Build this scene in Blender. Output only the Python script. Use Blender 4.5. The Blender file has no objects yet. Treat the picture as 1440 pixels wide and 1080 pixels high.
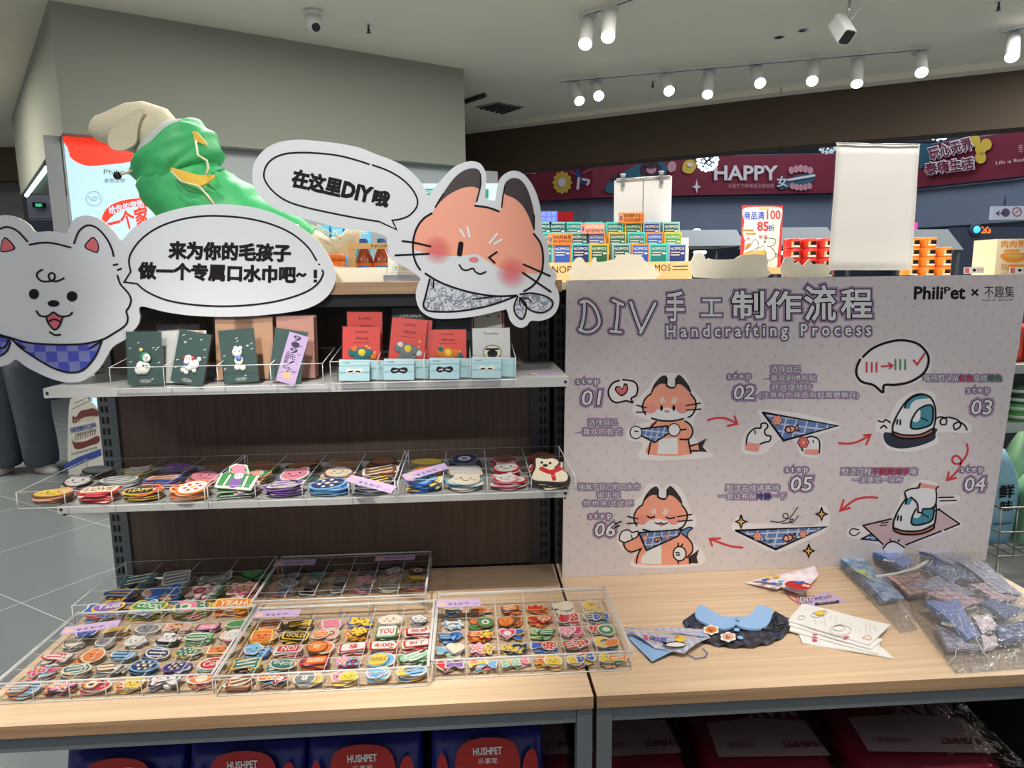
import bpy, bmesh, math, random
from mathutils import Vector, Matrix, noise as mnoise
from mathutils.geometry import tessellate_polygon
R = random.Random(7)
SC = bpy.context.scene
COL = SC.collection

# ------------------------------------------------------------------ camera
FPX = 955.0
CAMLOC = Vector((0, 0, 1.5))
_p, _y, _r = math.radians(8.8), math.radians(3.6), math.radians(-0.73)
_f0 = Vector((math.sin(_y), math.cos(_y), 0)); _r0 = Vector((math.cos(_y), -math.sin(_y), 0)); _u0 = Vector((0, 0, 1))
FWD = _f0 * math.cos(_p) - _u0 * math.sin(_p)
_u = _u0 * math.cos(_p) + _f0 * math.sin(_p)
RGT = _r0 * math.cos(_r) + _u * math.sin(_r)
UPV = -_r0 * math.sin(_r) + _u * math.cos(_r)
cam = bpy.data.cameras.new('camera'); cam_o = bpy.data.objects.new('camera', cam); COL.objects.link(cam_o)
cam.sensor_width = 36; cam.lens = FPX / 1440 * 36; cam.clip_start = 0.02; cam.clip_end = 200
_m = Matrix((RGT, UPV, -FWD)).transposed().to_4x4(); _m.translation = CAMLOC
cam_o.matrix_world = _m
SC.camera = cam_o

# ------------------------------------------------------------------ world, light, exposure
SC.view_settings.view_transform = 'Standard'; SC.view_settings.look = 'None'
SC.view_settings.exposure = 0.0; SC.view_settings.gamma = 1; SC.view_settings.use_curve_mapping = False
SC.cycles.transparent_max_bounces = 40
SC.cycles.max_bounces = 8; SC.cycles.diffuse_bounces = 3; SC.cycles.glossy_bounces = 3
SC.cycles.caustics_reflective = False; SC.cycles.caustics_refractive = False
w = bpy.data.worlds.new('world'); SC.world = w; w.use_nodes = True
w.node_tree.nodes['Background'].inputs[0].default_value = (0.92, 0.94, 1.0, 1)
w.node_tree.nodes['Background'].inputs[1].default_value = 0.36

def spot(name, loc, aim, watts, size=50, blend=.6, rad=.05, color=(1, .93, .84)):
    l = bpy.data.lights.new(name, 'SPOT'); l.energy = watts; l.spot_size = math.radians(size); l.spot_blend = blend
    l.shadow_soft_size = rad; l.color = color
    o = bpy.data.objects.new(name, l); COL.objects.link(o); o.location = loc
    o.rotation_euler = (Vector(aim) - Vector(loc)).to_track_quat('-Z', 'Y').to_euler()
    return o
def area(name, loc, aim, watts, sx, sy, color=(1, 1, 1)):
    l = bpy.data.lights.new(name, 'AREA'); l.energy = watts; l.shape = 'RECTANGLE'; l.size = sx; l.size_y = sy; l.color = color
    o = bpy.data.objects.new(name, l); COL.objects.link(o); o.location = loc
    o.rotation_euler = (Vector(aim) - Vector(loc)).to_track_quat('-Z', 'Y').to_euler()
    return o
# the shop's track lamps above and behind the camera, aimed down at the two display tables
spot('track_spot_table', (-0.55, 0.42, 3.05), (-0.55, 1.33, 0.70), 270, 37, .8, .03)
spot('track_spot_table', (0.25, 0.42, 3.05), (0.30, 1.33, 0.70), 128, 37, .8, .03)
spot('track_spot_table', (1.05, 0.42, 3.05), (1.08, 1.34, 0.68), 118, 36, .8, .03)
spot('track_spot_front', (-0.5, -1.4, 3.05), (-0.34, 1.6, 1.64), 260, 21, .8, .05, (1, .98, .95))
# lamps over the gondola tops
for _x, _w in ((-0.75, 50), (0.45, 140), (1.25, 130)): spot('track_spot_top', (_x, 1.0, 3.1), (_x, 2.4, 1.58), _w, 33.5, .15, .04)
# area lights standing in for the shop's unseen ceiling lights
area('ceiling_fill_light', (-2.6, -0.8, 3.12), (-2.6, -0.7, 0), 40, 1.2, 1.2)
area('ceiling_fill_light', (2.9, -0.4, 3.12), (2.9, -0.3, 0), 20, 1.2, 1.2)
area('ceiling_fill_light', (-4.9, 5.2, 3.12), (-4.9, 5.3, 0), 150, 1.2, 1.2, (1, .93, .82))  # added outside the view to brighten the left floor and ceiling
area('ceiling_fill_light', (4.2, 4.2, 3.12), (4.2, 4.3, 0), 40, 1.0, 1.0)
# fill lights added out of view over the aisle; floor bounce brightens the ceiling
for _x, _y in ((-0.6, 3.35), (1.2, 3.35), (2.9, 3.2)): area('aisle_fill_light', (_x, _y, 3.14), (_x, _y + .02, 0), 62, 1.2, 1.0, (1, .97, .90))
area('aisle_fill_light', (5.6, 4.6, 3.14), (5.6, 4.7, 0), 60, 1.6, 1.6, (1, .95, .88))
# the atrium's daylight-coloured lamps
area('atrium_light', (8, 13, 7.5), (8, 14, 0), 420, 8, 6, (.75, .85, 1))

# ------------------------------------------------------------------ helpers
def ray(x, y): return FWD + RGT * ((x - 720) / FPX) - UPV * ((y - 540) / FPX)
def PY(x, y, Y):
    d = ray(x, y); return CAMLOC + d * ((Y - CAMLOC.y) / d.y)
def PZ(x, y, Z):
    d = ray(x, y); return CAMLOC + d * ((Z - CAMLOC.z) / d.z)
def PX(x, y, X):
    d = ray(x, y); return CAMLOC + d * (X / d.x)

def lin(c):
    c = c / 255.0
    return c / 12.92 if c <= .04045 else ((c + .055) / 1.055) ** 2.4
_mats = {}
def mat(name, rgb, rough=.5, metal=0.0, emit=0.0, spec=None, var=0.0, vscale=8.0, bump=0.0, bscale=60.0, trans=0.0):
    if name in _mats: return _mats[name]
    m = bpy.data.materials.new(name); m.use_nodes = True; _mats[name] = m
    nt = m.node_tree; b = nt.nodes['Principled BSDF']
    c = (lin(rgb[0]), lin(rgb[1]), lin(rgb[2]), 1)
    b.inputs['Base Color'].default_value = c
    b.inputs['Roughness'].default_value = rough; b.inputs['Metallic'].default_value = metal
    if spec is not None: b.inputs['Specular IOR Level'].default_value = spec
    if emit:
        b.inputs['Emission Color'].default_value = c; b.inputs['Emission Strength'].default_value = emit
    if var or bump:
        tc = nt.nodes.new('ShaderNodeTexCoord')
        if var:
            n = nt.nodes.new('ShaderNodeTexNoise'); n.inputs['Scale'].default_value = vscale; n.inputs['Detail'].default_value = 4
            nt.links.new(tc.outputs['Object'], n.inputs['Vector'])
            mx = nt.nodes.new('ShaderNodeMix'); mx.data_type = 'RGBA'
            mx.inputs[6].default_value = tuple(min(1, v * (1 - var)) for v in c[:3]) + (1,)
            mx.inputs[7].default_value = tuple(min(1, v * (1 + var)) for v in c[:3]) + (1,)
            nt.links.new(n.outputs['Fac'], mx.inputs[0]); nt.links.new(mx.outputs[2], b.inputs['Base Color'])
        if bump:
            n2 = nt.nodes.new('ShaderNodeTexNoise'); n2.inputs['Scale'].default_value = bscale; n2.inputs['Detail'].default_value = 3
            nt.links.new(tc.outputs['Object'], n2.inputs['Vector'])
            bp = nt.nodes.new('ShaderNodeBump'); bp.inputs['Strength'].default_value = bump; bp.inputs['Distance'].default_value = .01
            nt.links.new(n2.outputs['Fac'], bp.inputs['Height']); nt.links.new(bp.outputs[0], b.inputs['Normal'])
    return m

def wood_mat(name, c1, c2, scale=(2, 60, 60), rough=.45):
    m = mat(name, c1, rough); nt = m.node_tree; b = nt.nodes['Principled BSDF']
    tc = nt.nodes.new('ShaderNodeTexCoord'); mp = nt.nodes.new('ShaderNodeMapping'); mp.inputs['Scale'].default_value = scale
    n = nt.nodes.new('ShaderNodeTexNoise'); n.inputs['Scale'].default_value = 1.6; n.inputs['Detail'].default_value = 5; n.inputs['Roughness'].default_value = .6
    r = nt.nodes.new('ShaderNodeValToRGB')
    r.color_ramp.elements[0].position = .35; r.color_ramp.elements[0].color = tuple(lin(v) for v in c2) + (1,)
    r.color_ramp.elements[1].position = .65; r.color_ramp.elements[1].color = tuple(lin(v) for v in c1) + (1,)
    nt.links.new(tc.outputs['Object'], mp.inputs[0]); nt.links.new(mp.outputs[0], n.inputs['Vector'])
    nt.links.new(n.outputs['Fac'], r.inputs[0]); nt.links.new(r.outputs[0], b.inputs['Base Color'])
    return m
def grid_mat(name, base, line, dark, scale=60, rough=.85, checker=False, fade=None):
    """woven plaid: two crossing wave bands, or a gingham checker, over a base cloth colour"""
    m = mat(name, base, rough); nt = m.node_tree; b = nt.nodes['Principled BSDF']
    tc = nt.nodes.new('ShaderNodeTexCoord'); src = tc.outputs['Object']
    L = nt.links
    def mixc(fac, a, bb):
        x = nt.nodes.new('ShaderNodeMix'); x.data_type = 'RGBA'
        L.new(fac, x.inputs[0])
        for i, v in ((6, a), (7, bb)):
            if isinstance(v, tuple): x.inputs[i].default_value = tuple(lin(k) for k in v) + (1,)
            else: L.new(v, x.inputs[i])
        return x.outputs[2]
    if checker:
        sp = nt.nodes.new('ShaderNodeSeparateXYZ'); L.new(src, sp.inputs[0])
        ad = nt.nodes.new('ShaderNodeMath'); ad.operation = 'ADD'; L.new(sp.outputs[1], ad.inputs[0]); L.new(sp.outputs[2], ad.inputs[1])
        cb = nt.nodes.new('ShaderNodeCombineXYZ'); L.new(sp.outputs[0], cb.inputs[0]); L.new(ad.outputs[0], cb.inputs[1]); cb.inputs[2].default_value = .003
        ck = nt.nodes.new('ShaderNodeTexChecker'); ck.inputs['Scale'].default_value = scale; L.new(cb.outputs[0], ck.inputs['Vector'])
        c = mixc(ck.outputs['Fac'], base, line)
        n = nt.nodes.new('ShaderNodeTexNoise'); n.inputs['Scale'].default_value = 500; L.new(src, n.inputs['Vector'])
        mr = nt.nodes.new('ShaderNodeMapRange'); mr.inputs[1].default_value = .45; mr.inputs[2].default_value = .75; mr.inputs[4].default_value = .5
        L.new(n.outputs['Fac'], mr.inputs[0]); c = mixc(mr.outputs[0], c, dark)
    else:
        facs = []
        for d in ('X', 'Y'):
            wv = nt.nodes.new('ShaderNodeTexWave'); wv.bands_direction = d; wv.inputs['Scale'].default_value = scale; L.new(src, wv.inputs['Vector'])
            facs.append(wv.outputs['Fac'])
        c = mixc(facs[0], base, line); c = mixc(facs[1], c, dark)
        c2 = mixc(facs[0], dark, base)
        n = nt.nodes.new('ShaderNodeTexNoise'); n.inputs['Scale'].default_value = 12; L.new(src, n.inputs['Vector'])
        c = mixc(n.outputs['Fac'], c, c2)
    L.new(c, b.inputs['Base Color'])
    return m
def clear_mat(name, tint=(235, 240, 240), gloss=.25, rough=.05, base=.02, bump=0.0, bscale=30, milky=0.0):
    m = bpy.data.materials.new(name); m.use_nodes = True; _mats[name] = m
    nt = m.node_tree; nt.nodes.remove(nt.nodes['Principled BSDF']); out = nt.nodes['Material Output']
    tr = nt.nodes.new('ShaderNodeBsdfTransparent'); tr.inputs[0].default_value = tuple(lin(v) for v in tint) + (1,)
    gl = nt.nodes.new('ShaderNodeBsdfGlossy'); gl.inputs['Roughness'].default_value = rough
    lw = nt.nodes.new('ShaderNodeLayerWeight'); lw.inputs['Blend'].default_value = .35
    mr = nt.nodes.new('ShaderNodeMapRange'); mr.inputs[3].default_value = base; mr.inputs[4].default_value = gloss
    nt.links.new(lw.outputs['Facing'], mr.inputs[0])
    mx = nt.nodes.new('ShaderNodeMixShader'); nt.links.new(mr.outputs[0], mx.inputs[0])
    nt.links.new(tr.outputs[0], mx.inputs[1]); nt.links.new(gl.outputs[0], mx.inputs[2])
    last = mx
    if milky:
        df = nt.nodes.new('ShaderNodeBsdfDiffuse'); df.inputs[0].default_value = (.9, .92, .92, 1)
        m2 = nt.nodes.new('ShaderNodeMixShader'); m2.inputs[0].default_value = milky
        nt.links.new(mx.outputs[0], m2.inputs[1]); nt.links.new(df.outputs[0], m2.inputs[2]); last = m2
    if bump:
        tc = nt.nodes.new('ShaderNodeTexCoord'); n = nt.nodes.new('ShaderNodeTexNoise'); n.inputs['Scale'].default_value = bscale; n.inputs['Detail'].default_value = 3
        n.inputs['Distortion'].default_value = 1.5
        nt.links.new(tc.outputs['Object'], n.inputs['Vector'])
        bp = nt.nodes.new('ShaderNodeBump'); bp.inputs['Strength'].default_value = bump; bp.inputs['Distance'].default_value = .035
        nt.links.new(n.outputs['Fac'], bp.inputs['Height']); nt.links.new(bp.outputs[0], gl.inputs['Normal']); nt.links.new(bp.outputs[0], lw.inputs['Normal'])
    nt.links.new(last.outputs[0], out.inputs[0])
    return m

def wloc(o):
    v = Vector((0, 0, 0))
    while o is not None: v += o.location; o = o.parent
    return v
def tag(o, label=None, cat=None, group=None, kind=None):
    if label: o['label'] = label
    if cat: o['category'] = cat
    if group: o['group'] = group
    if kind: o['kind'] = kind
    return o
def thing(name, label, cat, loc=(0, 0, 0), group=None, rz=0.0, rot=None):
    o = bpy.data.objects.new(name, None); COL.objects.link(o); o.location = loc; o.empty_display_size = .05
    o.rotation_euler = rot if rot is not None else (0, 0, rz)
    return tag(o, label, cat, group)
def kids(o): return [c for c in _children.get(o.name, [])]
_children = {}
def adopt(c, p):
    c.parent = p; _children.setdefault(p.name, []).append(c)
def copy_tree(o, parent=None):
    c = o.copy(); COL.objects.link(c)
    if parent is not None: adopt(c, parent)
    for ch in kids(o): copy_tree(ch, c)
    return c

def cr(pts, closed=False, n=6):
    """Catmull-Rom through 2D points"""
    P = [Vector((p[0], p[1])) for p in pts]; N = len(P); out = []
    if N < 3: return P
    rng = range(N) if closed else range(N - 1)
    for i in rng:
        p0 = P[(i - 1) % N] if closed or i > 0 else P[0]
        p1 = P[i]; p2 = P[(i + 1) % N]
        p3 = P[(i + 2) % N] if closed or i + 2 < N else P[-1]
        for k in range(n):
            t = k / n
            out.append(.5 * ((2 * p1) + (p2 - p0) * t + (2 * p0 - 5 * p1 + 4 * p2 - p3) * t * t + (3 * p1 - p0 - 3 * p2 + p3) * t ** 3))
    if not closed: out.append(P[-1])
    return out
def ell(cx, cy, rx, ry, n=28, a0=0, a1=2 * math.pi, rot=0.0):
    c, s = math.cos(rot), math.sin(rot)
    return [(cx + rx * math.cos(a0 + (a1 - a0) * k / n) * c - ry * math.sin(a0 + (a1 - a0) * k / n) * s,
             cy + rx * math.cos(a0 + (a1 - a0) * k / n) * s + ry * math.sin(a0 + (a1 - a0) * k / n) * c) for k in range(n)]

_tc = {}
def text_geo(s, off=0.0, bev=0.0):
    k = (s, round(off, 4), round(bev, 4))
    if k in _tc: return _tc[k]
    cu = bpy.data.curves.new('t', 'FONT'); cu.body = s; cu.offset = off; cu.bevel_depth = bev; cu.bevel_resolution = 1
    cu.resolution_u = 2; cu.fill_mode = 'FRONT'
    o = bpy.data.objects.new('t', cu); COL.objects.link(o)
    dg = bpy.context.evaluated_depsgraph_get(); dg.update()
    ev = o.evaluated_get(dg); me = ev.to_mesh()
    vs = [tuple(v.co) for v in me.vertices]; fs = [tuple(p.vertices) for p in me.polygons]
    ev.to_mesh_clear(); bpy.data.objects.remove(o); bpy.data.curves.remove(cu)
    _tc[k] = (vs, fs); return _tc[k]

class MB:
    """collects faces with materials; build() links them as one mesh object"""
    def __init__(s): s.v = []; s.f = []; s.m = []; s.mats = []; s.sm = []
    def mi(s, m):
        if m not in s.mats: s.mats.append(m)
        return s.mats.index(m)
    def add(s, vs, fs, m, smooth=False):
        b = len(s.v); s.v += [Vector(v) for v in vs]; k = s.mi(m)
        for f in fs: s.f.append(tuple(i + b for i in f)); s.m.append(k); s.sm.append(smooth)
    def box(s, x0, x1, y0, y1, z0, z1, m, M=None, top=None, front=None):
        vs = [Vector((x, y, z)) for x in (x0, x1) for y in (y0, y1) for z in (z0, z1)]
        if M is not None: vs = [M @ v for v in vs]
        b = len(s.v); s.v += vs
        for f, mm in (((0, 1, 3, 2), m), ((4, 6, 7, 5), m), ((0, 4, 5, 1), front or m), ((2, 3, 7, 6), m), ((0, 2, 6, 4), m), ((1, 5, 7, 3), top or m)):
            s.f.append(tuple(i + b for i in f)); s.m.append(s.mi(mm)); s.sm.append(False)
    def quad(s, a, b, c, d, m): s.add([a, b, c, d], [(0, 1, 2, 3)], m)
    def lathe(s, prof, c, m, n=20, ax='z', smooth=True, M=None):
        vs = []; fs = []
        for (r, h) in prof:
            for k in range(n):
                a = 2 * math.pi * k / n; p = (r * math.cos(a), r * math.sin(a), h)
                if ax == 'y': p = (p[0], p[2], p[1])
                if ax == 'x': p = (p[2], p[0], p[1])
                v = Vector(p)
                if M is not None: v = M @ v
                vs.append(v + Vector(c))
        for i in range(len(prof) - 1):
            for k in range(n):
                a = i * n + k; b = i * n + (k + 1) % n
                fs.append((a, b, b + n, a + n))
        fs.append(tuple(range(n))[::-1]); fs.append(tuple(range((len(prof) - 1) * n, len(prof) * n)))
        s.add(vs, fs, m, smooth)
    def tube(s, pts, r, m, n=8, smooth=True, cap=True):
        P = [Vector(p) for p in pts]; vs = []; fs = []
        rr = r if isinstance(r, (list, tuple)) else [r] * len(P)
        t0 = None
        for i, p in enumerate(P):
            t = (P[min(i + 1, len(P) - 1)] - P[max(i - 1, 0)]).normalized()
            if t0 is None:
                u = t.orthogonal().normalized()
            else:
                u = (u - t * u.dot(t)).normalized()
            t0 = t; w_ = t.cross(u)
            for k in range(n):
                a = 2 * math.pi * k / n; vs.append(p + (u * math.cos(a) + w_ * math.sin(a)) * rr[i])
        for i in range(len(P) - 1):
            for k in range(n):
                a = i * n + k; b = i * n + (k + 1) % n; fs.append((a, b, b + n, a + n))
        if cap: fs.append(tuple(range(n))[::-1]); fs.append(tuple(range((len(P) - 1) * n, len(P) * n)))
        s.add(vs, fs, m, smooth)
    def loft(s, rings, m, smooth=True, cap=True):
        n = len(rings[0]); vs = [v for r in rings for v in r]; fs = []
        for i in range(len(rings) - 1):
            for k in range(n):
                a = i * n + k; b = i * n + (k + 1) % n; fs.append((a, b, b + n, a + n))
        if cap: fs.append(tuple(range(n))[::-1]); fs.append(tuple(range((len(rings) - 1) * n, len(rings) * n)))
        s.add(vs, fs, m, smooth)
    def prism(s, pts, f0, f1, m, mtop=None, back=True):
        """pts 2D outline; f0/f1 map (x, y) to 3D for the back and front face"""
        n = len(pts); A = [Vector(f0(p[0], p[1])) for p in pts]; B = [Vector(f1(p[0], p[1])) for p in pts]
        tri = tessellate_polygon([[Vector((p[0], p[1], 0)) for p in pts]])
        s.add(A + B, [(i, (i + 1) % n, n + (i + 1) % n, n + i) for i in range(n)], m)
        s.add(B, [tuple(t) for t in tri], mtop or m)
        if back: s.add(A, [tuple(reversed(t)) for t in tri], m)
    def build(s, name, parent=None, loc=None, local=False, rot=None):
        if parent is not None and not local:
            base = wloc(parent); own = Vector((0, 0, 0))
        else:
            base = Vector((0, 0, 0)); own = Vector((0, 0, 0))
        if loc is not None:
            own = Vector(loc) - base if not local else Vector(loc)
        off = (base + own) if not local else Vector((0, 0, 0))
        me = bpy.data.meshes.new(name)
        me.from_pydata([tuple(v - off) for v in s.v], [], s.f)
        for m in s.mats: me.materials.append(m)
        me.polygons.foreach_set('material_index', s.m); me.polygons.foreach_set('use_smooth', s.sm)
        me.update()
        o = bpy.data.objects.new(name, me); COL.objects.link(o); o.location = own
        if rot is not None: o.rotation_euler = rot
        if parent is not None: adopt(o, parent)
        return o

class Art(MB):
    """flat printed or cut shapes on a real surface: f(u, v, lift) -> point of that surface raised by lift"""
    def __init__(s, f, ox=0, oy=0, sc=1.0, flip=True, step=.0005):
        super().__init__(); s.wm = 1.0; s.f3 = f; s.set(ox, oy, sc); s.flip = flip; s.step = step
    def set(s, ox, oy, sc): s.ox, s.oy, s.sc = ox, oy, sc; return s
    def pt(s, p, k): return s.f3(s.ox + p[0] / s.sc, s.oy + p[1] / s.sc, (k + 1) * s.step)
    def fill(s, pts, m, k=0, n=5, smooth=True):
        q = cr(pts, True, n) if smooth else [Vector((p[0], p[1])) for p in pts]
        tri = tessellate_polygon([[Vector((p[0], p[1], 0)) for p in q]])
        s.add([s.pt(p, k) for p in q], [tuple(t) for t in tri], m)
    def stroke(s, pts, wd, m, k=1, smooth=True, closed=False, n=6, cap=True):
        P = cr(pts, closed, n) if smooth else [Vector((p[0], p[1])) for p in pts]
        if closed: P = P + [P[0], P[1]]
        L = []; h = wd * s.wm / 2
        for i, p in enumerate(P):
            a = P[max(i - 1, 0)]; b = P[min(i + 1, len(P) - 1)]
            t1 = (p - a); t2 = (b - p)
            if t1.length < 1e-6: t1 = t2
            if t2.length < 1e-6: t2 = t1
            if t1.length < 1e-6: continue
            t1 = t1.normalized(); t2 = t2.normalized(); t = t1 + t2
            t = t.normalized() if t.length > .2 else t2
            nn = Vector((-t.y, t.x)); c = max(.5, abs(nn.dot(Vector((-t1.y, t1.x)))))
            L.append((p, nn * (h / c), t))
        vs = []; fs = []
        for p, nn, t in L: vs += [s.pt(p + nn, k), s.pt(p - nn, k)]
        for i in range(len(L) - 1): fs.append((2 * i, 2 * i + 1, 2 * i + 3, 2 * i + 2))
        s.add(vs, fs, m)
        if cap and not closed:
            for (p, nn, t), sg in ((L[0], -1), (L[-1], 1)):
                nn = nn.normalized() * h
                ring = [p + nn * math.cos(a) + t * (sg * h * math.sin(a)) for a in [math.pi * j / 6 for j in range(7)]]
                s.add([s.pt(q, k) for q in ring], [tuple(range(7))], m)
    def marker(s, strokes, wd, core, edge, halo, k=0, ew=1.0, hw=2.0, smooth=True):
        """handwriting: white core, dark edge, coloured halo"""
        for wdd, mm, kk in ((wd + 2 * (ew + hw), halo, k), (wd + 2 * ew, edge, k + 1), (wd, core, k + 2)):
            if mm is None: continue
            for i, st in enumerate(strokes): s.stroke(st, wdd, mm, kk + i * .06, smooth)
    def text(s, st, x, y, wd, ht, m, k=1, ang=0.0, bold=0.0, halos=(), shear=0.0):
        """bottom-left of the text at x, y; halos [(radius in em, material)] drawn underneath, widest first"""
        if bold > 0: halos = tuple(halos) + ((bold, m),); bold = 0.0
        v0, _ = text_geo(st, bold, 0)
        if not v0: return
        xs = [v[0] for v in v0]; ys = [v[1] for v in v0]
        x0, x1, y0, y1 = min(xs), max(xs), min(ys), max(ys)
        sx = wd / max(1e-6, x1 - x0); sy = ht / max(1e-6, y1 - y0)
        ca, sa = math.cos(ang), math.sin(ang); fl = -1 if s.flip else 1
        def put(geo, mm, kk, zs):
            vs, fs = geo
            out = []
            for v in vs:
                a = (v[0] - x0) * sx; b = (v[1] - y0) * sy; a += shear * b
                out.append(s.pt((x + a * ca - b * sa, y + fl * (a * sa + b * ca)), kk + zs * v[2]))
            s.add(out, fs, mm)
        for r, mm in halos:
            put(text_geo(st, bold, r + (halos[-1][0] if halos[-1][1] is m and mm is not m else 0)), mm, k, .35 / r); k += .5 if mm is m else 1
        put(text_geo(st, bold, 0), m, k, 0)
def onY(Y): return lambda u, v, l: PY(u, v, Y - l) if False else (PY(u, v, Y) + Vector((0, -l, 0)))
def onZ(z): return lambda u, v, l: PZ(u, v, z) + Vector((0, 0, l))
def locXZ(u, v, l): return Vector((u, -l, v))
def locXY(u, v, l): return Vector((u, v, l))
# ------------------------------------------------------------------ materials
WHITE = mat('white_board', (214, 217, 219), .45)
PAPER = mat('paper', (232, 230, 225), .7, var=.02)
INK = mat('ink_black', (30, 25, 28), .65, spec=.15)
CREAM = mat('cream_card', (232, 226, 208), .6)
WOOD = wood_mat('light_oak_top', (224, 197, 165), (206, 176, 143), (1.2, 45, 45))
WOODE = wood_mat('oak_edge_shaded', (170, 138, 104), (146, 114, 82), (1.2, 60, 60))  # same oak, with the shade of the front edge put into the colour
DARKW = wood_mat('dark_wood_panel', (92, 76, 64), (78, 63, 52), (60, 60, 1.0), .6)
STEEL = mat('grey_steel', (98, 104, 107), .45, .1)
STEELD = mat('dark_steel', (62, 63, 66), .45, .2)
SLOT = mat('slot_black', (14, 14, 15), .7)
SHELFM = mat('shelf_grey', (182, 184, 182), .4)
ACR = clear_mat('clear_acrylic', (255, 255, 255), .12, .04, .004)
ACRE = clear_mat('acrylic_edge_highlight', (235, 240, 240), .55, .12, .16, milky=.62)  # milky white paints the bright highlights along the acrylic edges
FILM = clear_mat('plastic_film', (253, 254, 255), .5, .20, .07, bump=1.0, bscale=40, milky=.045)
WRAP = clear_mat('bag_wrap', (252, 252, 252), .22, .2, .015, bump=.35, bscale=14)
GLASS = clear_mat('clear_glass', (235, 238, 238), .3, .03, .03)
CHROME = mat('chrome', (190, 190, 190), .2, .9)
LAMPW = mat('lamp_white', (220, 220, 218), .4)
GLOW = mat('lamp_glow', (255, 253, 246), .5, emit=9)
BLACKP = mat('black_plastic', (20, 20, 22), .35)

# ------------------------------------------------------------------ setting
def struct(o): o['kind'] = 'structure'; return o
# glossy floor tiles with thin joints
FL = mat('floor_tile', (124, 132, 133), .16); nt = FL.node_tree; b = nt.nodes['Principled BSDF']
tc = nt.nodes.new('ShaderNodeTexCoord'); mp = nt.nodes.new('ShaderNodeMapping'); mp.inputs['Rotation'].default_value = (0, 0, math.radians(33)); mp.inputs['Location'].default_value = (.35, .1, 0)
br = nt.nodes.new('ShaderNodeTexBrick'); br.offset = 0; br.inputs['Scale'].default_value = 1.0
br.inputs['Brick Width'].default_value = .8; br.inputs['Row Height'].default_value = .8; br.inputs['Mortar Size'].default_value = .0022
br.inputs['Color1'].default_value = (lin(124), lin(132), lin(133), 1); br.inputs['Color2'].default_value = (lin(120), lin(128), lin(130), 1)
br.inputs['Mortar'].default_value = (lin(205), lin(208), lin(208), 1)
nt.links.new(tc.outputs['Object'], mp.inputs[0]); nt.links.new(mp.outputs[0], br.inputs['Vector']); nt.links.new(br.outputs[0], b.inputs['Base Color'])
m = MB(); m.quad((-14, .2, 0), (26, .2, 0), (26, 30, 0), (-14, 30, 0), FL); struct(m.build('floor'))
CEILM = mat('ceiling_paint', (238, 230, 213), .9)
H = 3.2
c0 = PZ(655, 183, H); c1 = PZ(840, 160, H); c2 = PZ(1100, 128, H); c3 = PZ(1440, 90, H)
edge = [Vector((-3.2, 9.9, H))] + [Vector((p.x, p.y, H)) for p in (c0, c1, c2, c3)]
dd = (edge[4] - edge[3]).normalized(); edge.append(edge[4] + dd * 6)
m = MB()
m.prism([(-9, -1.2), (13, -1.2), (13, edge[5].y), (edge[5].x, edge[5].y)] + [(p.x, p.y) for p in reversed(edge[:5])] + [(-9, 11)],
        lambda x, y: (x, y, H + .12), lambda x, y: (x, y, H), CEILM)
struct(m.build('ceiling'))
# small drop of the ceiling edge and the brown fascia over the shop front
FASC = mat('brown_fascia', (72, 57, 42), .7)
m = MB()
for i in range(len(edge) - 1):
    a, b2 = edge[i], edge[i + 1]; n_ = Vector((a.y - b2.y, b2.x - a.x, 0)).normalized() * .25
    for (z0, z1) in ((2.70, 3.45),):
        vs = [Vector((q.x, q.y, z)) for q in (a, b2, b2 + n_, a + n_) for z in (z0, z1)]
        m.add(vs, [(0, 2, 3, 1), (2, 4, 5, 3), (4, 6, 7, 5), (6, 0, 1, 7), (0, 6, 4, 2), (1, 3, 5, 7)], FASC)
struct(m.build('wall_front'))
m = MB()
for i in range(len(edge) - 1):
    a, b2 = edge[i], edge[i + 1]; n_ = Vector((b2.y - a.y, a.x - b2.x, 0)).normalized() * .16
    vs = [Vector((q.x, q.y, z)) for q in (a, b2, b2 + n_, a + n_) for z in (3.155, 3.2)]
    m.add(vs, [(0, 1, 3, 2), (2, 3, 5, 4), (4, 5, 7, 6), (6, 7, 1, 0), (0, 2, 4, 6), (1, 7, 5, 3)], CEILM)
struct(m.build('trim_1'))
# grey bulkhead hanging from the ceiling at the left
BULK = mat('bulkhead_grey', (146, 150, 138), .85)
A0 = PZ(68, 0, H); B0 = PZ(652, 97, H); zb = 2.434
dv = (B0 - A0).normalized(); nv = Vector((-dv.y, dv.x, 0)); back = B0 + Vector((0, 2.6, 0))
fl = Vector((A0.x - .02, A0.y, 0)); ql = PX(28, 265, A0.x)
m = MB()
poly = [(A0.x, A0.y), (B0.x, B0.y), (0.0, 8.5), (-4.65, 7.65)]
m.prism(poly, lambda x, y: (x, y, H), lambda x, y: (x, y, zb), BULK)
struct(m.build('wall_left'))
# light panel wall strip under the bulkhead (shop divider) and its column
PANEL = mat('pale_panel', (168, 174, 176), .5)
PL0 = A0 + nv * .12
def plane_pt(x, y):
    d = ray(x, y); return CAMLOC + d * ((PL0 - CAMLOC).dot(nv) / d.dot(nv))
def onPl(u, v, l): return plane_pt(u, v) - nv * l
def plane_box(m, xa, xb, z0, z1, th, mt, push=0.0):
    a, b2 = plane_pt(xa, 250) + nv * push, plane_pt(xb, 250) + nv * push; q = [(v.x, v.y) for v in (a, b2, b2 + nv * th, a + nv * th)]
    m.prism(q, lambda x, y: (x, y, z0), lambda x, y: (x, y, z1), mt)
m = MB(); plane_box(m, 306, 700, 0, 2.432, .08, PANEL); struct(m.build('wall_divider'))
m = MB(); plane_box(m, 67, 90, 0, 2.432, .16, mat('column_steel', (168, 172, 173), .3, .3)); struct(m.build('wall_column'))
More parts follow.
